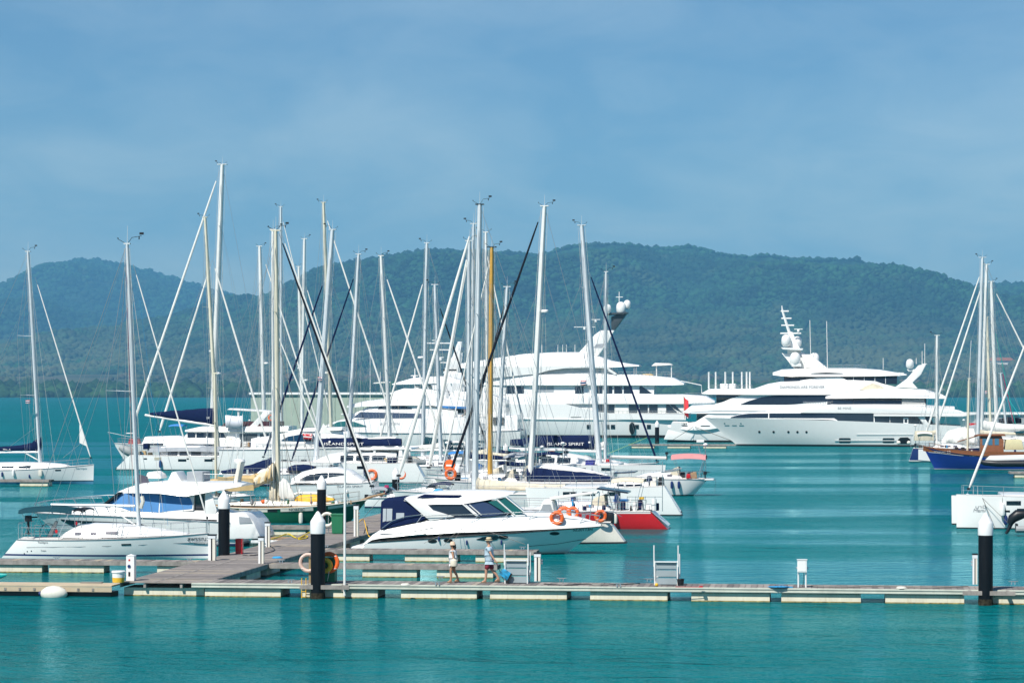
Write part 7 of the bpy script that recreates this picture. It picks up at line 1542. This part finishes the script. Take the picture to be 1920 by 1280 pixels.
# blue and varnished junk
b = Boat('wooden_boat', 'blue hulled boat with varnished wooden bulwarks and deckhouse at right', 'wooden boat', 1830, 881, 4.2)
b.hull((1990, 842), (1730, 835.5), 849, bow_rake=1.3, st_rake=-.3, wst=.7, tm=.5, draft=.7, stripe=(.06, .1), mats=[M_blueh, M_inkw, M_foul], flare=1.2, rub=M_wood, rubr=.05, deckm=M_teak)
b.panel('bulwark', M_wood, b.hy, [(1732, 836.5, 846), (1760, 839.5, 849), (1800, 843.5, 853), (1850, 846.5, 857), (1940, 846.5, 857)], off=.02, sub=4)
b.panel('white_line', M_inkw, b.hy, [(1742, 847.5, 848.3), (1800, 853.3, 854.1), (1900, 858, 858.8)], off=.02, sub=4)
b.text('ชานนท์ 22', 1752, 849.5, 1783, 4.6, M_inkw, off=.05)
_, yr = b.loft('deckhouse', M_wood, [(1838, 850, 817, 1.2, 1.1), (1878, 850, 817, 1.2, 1.1), (1882, 850, 826, 1.2, 1.1)], r=.05)
for a in (1842, 1853, 1865): b.panel('window', mat('pale_blue_window', (.05, .16, .26), .1), yr, [(a, 822, 834), (a + 8, 822, 834)], yref=1.2, off=.02)
b.slab('roof', M_wood, [(1826, 817), (1886, 817), (1884, 813.5), (1836, 814)], 1.35, bevel=.03); b.wire((1795, 828), (1838, 815), .06, M_wood, name='derrick')
b.slab('awning', mat('pale_yellow_canvas', (.66, .60, .36), .8), [(1884, 843), (1920, 843), (1916, 824), (1886, 824)], 1.1, bevel=.1)
b.mast((1814, 845), (1817, 710), 4.5, M_mastc, spr=(), wind=False, shroud=False, ant=False); b.wire((1817, 710), (1821, 638), .03, M_mastw, name='whip_antenna')
for px in (1790, 1802): b.slab('fender_bag', M_black, [(px, 846), (px + 7, 846), (px + 7, 838), (px, 838)], .3, yc=-1, bevel=.05)
b.rails(b.tx(.55), b.tx(.95), 6, h=.5, m=M_wood)
o = Boat('rigid_inflatable', 'dark rigid inflatable boat alongside the pontoon at the right edge', 'inflatable boat', 1890, 886, 2.0)
for q in (-.75, .75): G().tube([o.V(1836, 864, q * .35), o.V(1846, 867, q * .9), o.V(1870, 869, q), o.V(1960, 869, q)], [.18, .3, .33, .33], 12).build('tube', M_black, o.o)
o.slab('console', M_gel, [(1846, 864), (1940, 862), (1935, 852), (1856, 854)], .6, bevel=.15)
b = sail('small dark sloop with white transom at the left of the right hand group', (1725, 866), (1712, 840), (1860, 838), 3.2, ((1757, 838), (1757, 629), 6, M_mastw), [], None, mats=[M_bluestripe, M_inkw, M_foul], st_rake=.5, mm=M_mastw, spr=(.3, .58), roof=True, ant=False)
b.slab('dodger', M_beige, [(1714, 826), (1752, 826), (1750, 808), (1716, 808)], 1.0, bevel=.05); b.panel('stern_panel', M_inkw, b.hy, [(1722, 842, 862), (1744, 842, 864)], off=.06)
b.frame([b.V(1708, 840, -.8), b.V(1708, 818, -.8), b.V(1716, 815, -.8)], .03)
b = sail('white sloop with tarpaulin covered deck and grey mast in the right hand group', (1800, 862), (1960, 838), (1728, 834), 4.0, ((1833, 838), (1842, 483), 7.5, M_alu), [((1841, 506), (1729, 832), 4.4, M_sail)], None, spr=(.36, .62), roof=False)
b.cover('deck_tarpaulin', M_sail, [(1765, 826), (1776, 808), (1800, 801), (1825, 803), (1832, 815)], [(1765, 832), (1776, 834), (1800, 834), (1825, 834), (1832, 834)], hw=1.3)
b = sail('white sloop with two close masts and folded white sail in the right hand group', (1840, 852), (1990, 828), (1745, 824), 4.0, ((1840, 828), (1850, 496), 7, M_mastw), [((1846, 520), (1748, 826), 4.4, M_sail)], None, mm=M_mastw, spr=(.35, .62), ant=False)
b.cover('folded_sail', M_sail, [(1836, 783), (1850, 789), (1880, 794), (1920, 796)], [(1836, 800), (1850, 806), (1880, 808), (1920, 806)], hw=.4)
b = sail('white ketch with two slim white masts farthest right', (1900, 848), (1800, 824), (2050, 820), 4.0, ((1870, 824), (1858.5, 528), 8, M_mastw), [((1863, 540), (2000, 815), 4, M_sail)], None, mm=M_mastw, spr=(.34, .6), ant=False)
b.mast((1858, 824), (1850, 595), 5.5, M_mastc, spr=(.5,), shroud=False, ant=False, wind=False); b.mast((1889, 824), (1876, 700), 4, M_alu, spr=(), shroud=False, ant=False, wind=False)
for a, c, col in (((1867, 625), (1905, 800), (.02, .35, .30)), ((1880, 700), (1900, 790), (.4, .05, .12)), ((1872, 720), (1912, 780), (.03, .45, .5))): b.wire(a, c, .05, mat('line_%d' % a[0], col, .8), name='flag_halyard')
b.flag(1845, 733, 6, 5, THAI, y=-1.0)
b = sail('white motor sailer with red cushions behind the right hand group', (1850, 845), (1960, 824), (1775, 820), 4.2, None, (), None, roof=True)
b.slab('cushion', M_red, [(1815, 800), (1836, 800), (1836, 793), (1815, 793)], .6, bevel=.05); b.slab('cover_board', M_gel, [(1793, 803), (1840, 792), (1842, 796), (1796, 806)], .6, bevel=.04)
b.cover('boom_bag', M_blackc, [(1872, 785), (1890, 781), (1915, 784)], [(1872, 792), (1890, 794), (1915, 794)], hw=.5)

# ================================================================== small craft and clutter filling the moorings
def runabout(label, ref, st, bow, beam, top, m=None, name='runabout', glass=M_glass, canopy=None, mats=None):
    """small open motor boat: hull, cuddy, windscreen, engine"""
    b = Boat(name, label, 'motor boat', ref[0], ref[1], beam); b.hull(st, bow, None, st_rake=.1, wst=.88, mats=mats or [M_gel, M_bluestripe, M_foul], rub=M_grey, rubr=.04)
    f = lambda k: st[0] + (bow[0] - st[0]) * k; h = st[1] - top
    _, yc = b.loft('cuddy', M_gel, [(f(.35), st[1], st[1] - h * .45, beam * .36, beam * .3), (f(.55), st[1], st[1] - h * .5, beam * .36, beam * .28), (f(.9), st[1] - 1, st[1] - 2, beam * .1, beam * .07)], r=.1)
    b.slab('windscreen', glass, [(f(.32), st[1] - h * .4), (f(.52), st[1] - h * .45), (f(.40), st[1] - h), (f(.34), st[1] - h)], beam * .3, bevel=.03)
    if canopy: b.bimini(f(.05), f(.36), top - 1, beam * .42, canopy, st[1], thick=4)
    b.outboard(f(-.03), st[1] - h * .3, h * 1.1, y=0)
    b.rails(b.tx(.45), b.tx(.96), 5, h=.4); b.slab('seat', M_sail, [(f(.1), st[1]), (f(.22), st[1]), (f(.22), st[1] - h * .4), (f(.12), st[1] - h * .5)], beam * .3, bevel=.06)
    b.fender(f(.4), st[1] + 6, 8, M_bluestripe); return b
runabout('white runabout with grey canopy lying left of the cruiser canopy', (735, 952), (690, 932), (790, 928), 2.3, 914, canopy=M_grey)
runabout('white runabout with navy canopy under the leaning white genoa', (800, 940), (850, 922), (748, 918), 2.3, 905, canopy=M_navy, mats=[M_gel, M_red, M_foul])
runabout('small open boat with blue canopy left of the thick grey mast', (840, 928), (885, 912), (790, 908), 2.2, 897, canopy=M_lightblue)
runabout('white runabout with beige canopy near the centre right catamaran', (1010, 925), (955, 908), (1062, 905), 2.2, 893, canopy=M_beige)
runabout('small white runabout moored left of the green ketch stern', (430, 950), (388, 932), (478, 928), 2.2, 915, canopy=M_sail)
def tender(label, ref, px0, px1, py, beam=1.7, m=M_greyb):
    b = Boat('inflatable_tender', label, 'tender', ref[0], ref[1], beam); q = 1 if px1 > px0 else -1; P_ = lambda px, yy: b.V(px, py, yy); r = .2
    for sd_ in (-1, 1): G().tube([P_(px0, sd_ * beam * .38), P_(px0 + (px1 - px0) * .6, sd_ * beam * .38), P_(px0 + (px1 - px0) * .88, sd_ * beam * .22), P_(px1, sd_ * .04)], [r, r, r * .95, r * .8], 10).build('tube', m, b.o)
    x0, z0 = b.P(px0 + (px1 - px0) * .05, py, 0); x1, _ = b.P(px0 + (px1 - px0) * .8, py, 0)
    G().box(((x0 + x1) / 2, 0, z0 - .08), (abs(x1 - x0), beam * .6, .08)).build('floor', M_grey, b.o, smooth=0); G().box((x0 + (x1 - x0) * .45, 0, z0 + .12), (.25, beam * .7, .05)).build('thwart', M_teak, b.o, smooth=0)
    b.outboard(px0, py - .45 / b.sc, .9 / b.sc, y=0); return b
tender('grey inflatable tender floating in front of the charter catamaran', (705, 925), 672, 742, 918); tender('grey inflatable tender beside the round orange drum', (880, 915), 862, 902, 909); tender('pale inflatable tender behind the navy covered sloop', (985, 905), 950, 1008, 899, m=M_sail)
tender('dark inflatable tender off the stern of the left catamaran', (225, 893), 262, 205, 889, m=M_black) if False else None
# timber walkway branch and pilings seen between the boats
finger(700, 935, fu(690, 935), fu(890, 937), 'grey finger dock glimpsed behind the canopied cruiser', wd=1.4)
piling(858, 930, 868, 11, v_at(858, 932, 0), 'slim piling between the round orange drum and the thick grey mast')
piling(1000, 900, 846, 10, v_at(1000, 902, 0), 'slim piling behind the big navy sail cover')
piling(948, 905, 830, 9, v_at(948, 905, 0), 'slim piling right of the yellow mast')
o = tag(G().box((0, 0, .35), (.5, .4, .7), top=.6).build('magenta_cloth', mat('magenta_cloth', (.35, .02, .10), .8), smooth=0, bevel=.05), 'dark magenta cloth hanging behind the cruiser canopy', 'cloth'); o.location = W(*uv_of(water(725, 936, DECK)), DECK + .35)
o = tag(G().cover if False else G().ball((0, 0, .35), .55, .7, 10, 7).build('blue_tarpaulin', M_lightblue), 'bright blue crumpled tarpaulin behind the cruiser hardtop', 'tarpaulin'); o.location = W(*uv_of(water(822, 934, DECK)), DECK)
# ================================================================== people
def skin_body(name, m, joints, edges, root, parent, sub=2):
    """one continuous figure grown round a skeleton: joints name -> (x, y, z, radius)"""
    K = list(joints); me = bpy.data.meshes.new(name); me.from_pydata([joints[k][:3] for k in K], [(K.index(a), K.index(c)) for a, c in edges], [])
    o = bpy.data.objects.new(name, me); COL.objects.link(o); o.parent = parent
    sk = o.modifiers.new('skin', 'SKIN'); sk.use_smooth_shade = True
    for i, k in enumerate(K):
        r = joints[k][3]; me.skin_vertices[0].data[i].radius = r if isinstance(r, tuple) else (r, r); me.skin_vertices[0].data[i].use_root = (k == root)
    s = o.modifiers.new('sub', 'SUBSURF'); s.levels = sub; s.render_levels = sub
    bpy.context.view_layer.update()
    ev = o.evaluated_get(bpy.context.evaluated_depsgraph_get()); nm = bpy.data.meshes.new_from_object(ev)
    o.modifiers.clear(); o.data = nm; nm.materials.clear(); nm.materials.append(m); nm.polygons.foreach_set('use_smooth', [True] * len(nm.polygons))
    return o
M_skin = mat('skin_tan', (.42, .22, .13), .6, var=.05); M_skin2 = mat('skin_light', (.48, .27, .18), .6, var=.05)
M_hair = mat('dark_hair', (.02, .014, .01), .6); M_straw = mat('straw_hat', (.62, .52, .34), .85, var=.08); M_hatp = mat('pale_hat', (.70, .50, .36), .85)
M_shirtw = mat('white_blouse', (.72, .73, .74), .85, var=.05); M_shirtb = mat('pale_blue_shirt', (.42, .55, .64), .85, var=.12, vscale=9); M_maroon = mat('maroon_shorts', (.20, .010, .030), .8, var=.1)
M_lgrey = mat('light_shorts', (.52, .55, .58), .8, var=.05); M_sandal = mat('brown_sandal', (.12, .075, .04), .7)
def walker(label, px, py, H, female):
    """facing left (-x), walking"""
    P = water(px, py, DECK); u, v = uv_of(P); o = thing('person', label, 'person', W(u, v, DECK + .004), ANG)
    s = H / 1.75; S = lambda *a: tuple(c * s for c in a)
    fs, bs = (-.10, .20) if female else (-.16, .36)      # front / back foot reach
    lean = -.03
    J = {'pel': (0, 0, .93, (.135, .15)), 'waist': (lean * .5, 0, 1.08, (.12, .135)), 'chest': (lean, 0, 1.30, (.125, .17)), 'sh': (lean * .8, 0, 1.43, (.08, .13)), 'neck': (lean * .6, 0, 1.50, .055), 'chin': (-.05, 0, 1.565, .062), 'head': (-.045, 0, 1.65, .092), 'crown': (-.03, 0, 1.72, .075), 'nose': (-.145, 0, 1.635, .016)}
    E = [('pel', 'waist'), ('waist', 'chest'), ('chest', 'sh'), ('sh', 'neck'), ('neck', 'chin'), ('chin', 'head'), ('head', 'crown'), ('head', 'nose')]
    def leg(n, y, foot, knee, fz, kz):
        J['hip' + n] = (0, y, .88, .095); J['knee' + n] = (knee, y, kz, .062); J['calf' + n] = (knee * .55 + foot * .45 + .02, y, kz - .13, .058); J['ank' + n] = (foot, y, fz, .038)
        J['heel' + n] = (foot + .03, y, fz - .045, .036); J['toe' + n] = (foot - .15, y, max(.03, fz - .055 - (.03 if fz > .1 else 0)), .032)
        E.extend([('pel', 'hip' + n), ('hip' + n, 'knee' + n), ('knee' + n, 'calf' + n), ('calf' + n, 'ank' + n), ('ank' + n, 'heel' + n), ('ank' + n, 'toe' + n)])
    leg('l', -.085, fs, fs * .45 - .06, .085, .50); leg('r', .085, bs, bs * .4 - .05, .155, .49)
    def arm(n, y, el, hd):
        J['up' + n] = (lean * .8, y * .8, 1.40, .06); J['elb' + n] = (*el, .043); J['wri' + n] = (*hd, .030); d = (hd[0] - el[0], hd[1] - el[1], hd[2] - el[2]); q = sqrt(sum(c * c for c in d)); d = [c / q for c in d]
        J['palm' + n] = tuple(hd[i] + d[i] * .07 for i in range(3)) + (.032,)
        E.extend([('sh', 'up' + n), ('up' + n, 'elb' + n), ('elb' + n, 'wri' + n), ('wri' + n, 'palm' + n)])
        pl = J['palm' + n]
        for k, (off, L_) in enumerate(((-.03, .075), (-.01, .085), (.01, .08), (.03, .065))):
            a, c = f'f{n}{k}a', f'f{n}{k}b'; J[a] = (pl[0] + d[0] * .05 + off, pl[1], pl[2] + d[2] * .05, .0095); J[c] = (pl[0] + d[0] * L_ + off * 1.1 - .02, pl[1] + .012, pl[2] + d[2] * (.05 + L_ * .6), .008); E.extend([('palm' + n, a), (a, c)])
        J['th' + n] = (pl[0] - .055, pl[1], pl[2] + .0, .010); E.append(('wri' + n, 'th' + n))
    if female: arm('l', -.22, (.04, -.25, 1.13), (-.02, -.24, .90)); arm('r', .22, (-.02, .25, 1.13), (-.10, .24, .92))
    else: arm('l', -.24, (.10, -.27, 1.12), (.26, -.29, .91)); arm('r', .24, (.04, .26, 1.12), (-.04, .26, .90))
    JJ = {k: (*S(*a[:3]), tuple(c * s for c in a[3]) if isinstance(a[3], tuple) else a[3] * s) for k, a in J.items()}
    skin_body('body', M_skin if female else M_skin2, JJ, E, 'pel', o)
    g = lambda keys: {k: JJ[k] for k in keys}
    def grow(keys, ex, k=1.0, over={}):
        d = {}
        for q in keys: x, y, z, r = JJ[q]; r = r if isinstance(r, tuple) else (r, r); d[q] = (x, y, z, tuple(c * k + ex for c in r))
        for q, val in over.items(): d[q] = val
        return d
    # shirt or blouse
    sl = .55 if not female else .18
    d = grow(['pel', 'waist', 'chest', 'sh', 'upl', 'upr'], .03, 1.05 if female else 1.12)
    ee = [('pel', 'waist'), ('waist', 'chest'), ('chest', 'sh'), ('sh', 'upl'), ('sh', 'upr')]
    for n in 'lr':
        a, e = Vector(JJ['up' + n][:3]), Vector(JJ['elb' + n][:3]); p = a + (e - a) * sl; d['sl' + n] = (*p, .075 * s); ee.append(('up' + n, 'sl' + n))
    x, y, z, r = d['pel']; d['hem'] = (x, y, z - .03 * s, (.17 * s, .19 * s)); ee.append(('pel', 'hem'))
    skin_body('shirt', M_shirtw if female else M_shirtb, d, ee, 'pel', o)
    # shorts
    d = grow(['pel', 'hipl', 'hipr'], .010, .98); x, y, z, r = d['pel']; d['pel'] = (x, y, z - .05 * s, r); ee = [('pel', 'hipl'), ('pel', 'hipr')]; f = .55 if female else .97
    for n in 'lr':
        a, e = Vector(JJ['hip' + n][:3]), Vector(JJ['knee' + n][:3]); p = a + (e - a) * f; d['leg' + n] = (*p, (.085 if female else .115) * s); ee.append(('hip' + n, 'leg' + n))
    skin_body('shorts', M_lgrey if female else M_maroon, d, ee, 'pel', o)
    hx, hz = JJ['crown'][0], JJ['crown'][2]
    # hair and hat
    if female:
        G().tube([S(-.02, 0, 1.70), S(.05, 0, 1.64), S(.075, 0, 1.55), S(.07, 0, 1.46)], [.085 * s, .075 * s, .06 * s, .03 * s], 10).build('hair', M_hair, o)
        G().lathe((hx, 0, hz - .02 * s), [(.125 * s, -.05 * s), (.135 * s, -.03 * s), (.115 * s, .0), (.11 * s, .07 * s), (.08 * s, .11 * s), (.02 * s, .12 * s)], 18).build('hat', M_hatp, o)
    else:
        G().tube([S(-.0, 0, 1.69), S(.045, 0, 1.64), S(.05, 0, 1.585)], [.085 * s, .07 * s, .04 * s], 10).build('hair', M_grey, o)
        h = G().lathe((hx, 0, hz - .02 * s), [(.155 * s, -.01 * s), (.155 * s, .005 * s), (.112 * s, .012 * s), (.108 * s, .09 * s), (.085 * s, .115 * s), (.02 * s, .105 * s)], 20).build('hat', M_straw, o)
        G().lathe((hx, 0, hz - .006 * s), [(.116 * s, 0), (.115 * s, .03 * s)], 18).build('hat_band', M_sandal, h)
    for n in 'lr':
        t, hl = Vector(JJ['toe' + n][:3]), Vector(JJ['heel' + n][:3]); G().tube([t + Vector((-.02, 0, -.028 * s)), (t + hl) / 2 + Vector((0, 0, -.03 * s)), hl + Vector((.03, 0, -.03 * s))], [.035 * s, .04 * s, .035 * s], 8, flat=1.0).build('sandal', M_sandal, o)
    for q in (-.03, .03): G().ball(S(-.128, q, 1.665), .010 * s, n=8, k=5).build('eye', M_hair, o)
    for q in (-.09, .09): G().ball(S(-.035, q, 1.64), .026 * s, n=8, k=5).build('ear', M_skin if female else M_skin2, o)
    G().box(S(-.125, 0, 1.60), S(.012, .04, .008)).build('mouth', M_red, o, smooth=0)
    return o, JJ, (u, v), s
ow, JW, (uw, vw), sw = walker('woman in pale hat, white sleeveless blouse and grey shorts walking left', 850, 1092, 1.63, True)
p = JW['palml']
o = thing('shoulder_bag', 'cream shoulder bag with dark base carried by the walking woman', 'bag', W(uw, vw, DECK + .004), ANG)
G().lathe((p[0] + .10, p[1] - .06, p[2] - .10), [(.06, 0), (.15, .03), (.16, .12), (.13, .26), (.05, .32)], 12).build('sack', mat('cream_bag', (.68, .62, .50), .85, var=.06), o); G().lathe((p[0] + .10, p[1] - .06, p[2] - .12), [(.02, 0), (.10, .01), (.12, .05)], 12).build('base', M_black, o)
G().tube([(p[0] + .1, p[1] - .06, p[2] + .2), (.03, -.2, 1.2 * sw), (-.02, -.15, 1.42 * sw)], .014, 5).build('strap', mat('cream_bag', (.68, .62, .50), .85), o)
om, JM, (um, vm), sm_ = walker('man in straw hat, pale blue shirt and maroon shorts pulling a trolley', 918, 1092, 1.80, False)
p = JM['palml']
o = thing('shopping_trolley', 'small wheeled trolley with bright blue bag pulled behind the man', 'trolley', W(um, vm, DECK + .004), ANG)
G().tube([(p[0] + .02, p[1], p[2] - .06), (.62, p[1], .14), (.80, p[1], .10)], .012, 6).build('handle', M_black, o)
G().prism([(.42, .40), (.62, .62), (.93, .42), (.78, .12)], p[1] - .13, p[1] + .15).build('bag', mat('bright_blue_bag', (.02, .34, .62), .6, var=.5, vscale=6), o, smooth=30, bevel=.04)
G().prism([(.76, .10), (.80, .08), (.98, .38), (.94, .42)], p[1] - .15, p[1] + .17).build('frame', M_black, o, smooth=0)
for q in (-.16, .18): G().lathe((.80, p[1] + q, .075), [(.072, -.015), (.072, .015)], 14, 'y').build('wheel', M_black, o)
# two small figures aboard far boats
def sitter(label, px, py, ref, z_px, cap, top, legs):
    v = v_at(*ref); u, z = on_v(px, z_px, v); o = thing('person', label, 'person', W(u, v, z), ANG)
    J = {'pel': (0, 0, .12, .14), 'chest': (.05, 0, .48, (.12, .17)), 'sh': (.03, 0, .60, (.08, .14)), 'neck': (.0, 0, .68, .055), 'head': (-.03, 0, .80, .095), 'kl': (-.42, -.1, .18, .075), 'fl': (-.45, -.1, -.22, .05), 'kr': (-.42, .1, .18, .075), 'fr': (-.45, .1, -.22, .05), 'ul': (.03, -.19, .57, .055), 'el': (-.02, -.25, .34, .045), 'hl': (-.26, -.22, .26, .035), 'ur': (.03, .19, .57, .055), 'er': (-.02, .25, .34, .045), 'hr': (-.26, .22, .26, .035)}
    E = [('pel', 'chest'), ('chest', 'sh'), ('sh', 'neck'), ('neck', 'head'), ('pel', 'kl'), ('kl', 'fl'), ('pel', 'kr'), ('kr', 'fr'), ('sh', 'ul'), ('ul', 'el'), ('el', 'hl'), ('sh', 'ur'), ('ur', 'er'), ('er', 'hr')]
    skin_body('body', M_skin, J, E, 'pel', o); d = {k: (*J[k][:3], tuple(c + .02 for c in (J[k][3] if isinstance(J[k][3], tuple) else (J[k][3],) * 2))) for k in ('pel', 'chest', 'sh', 'ul', 'ur')}
    skin_body('shirt', top, d, [('pel', 'chest'), ('chest', 'sh'), ('sh', 'ul'), ('sh', 'ur')], 'pel', o)
    d = {k: (*J[k][:3], J[k][3] + .02) for k in ('pel', 'kl', 'kr')}; skin_body('shorts', legs, d, [('pel', 'kl'), ('pel', 'kr')], 'pel', o)
    G().lathe((-.03, 0, .84), [(.11, 0), (.105, .05), (.07, .09), (.01, .1)], 12).build('hat', cap, o)
sitter('person in red cap sitting on the yacht with blue awning', 872, 780, (872, 838), 780, M_red, M_tan, M_grey)
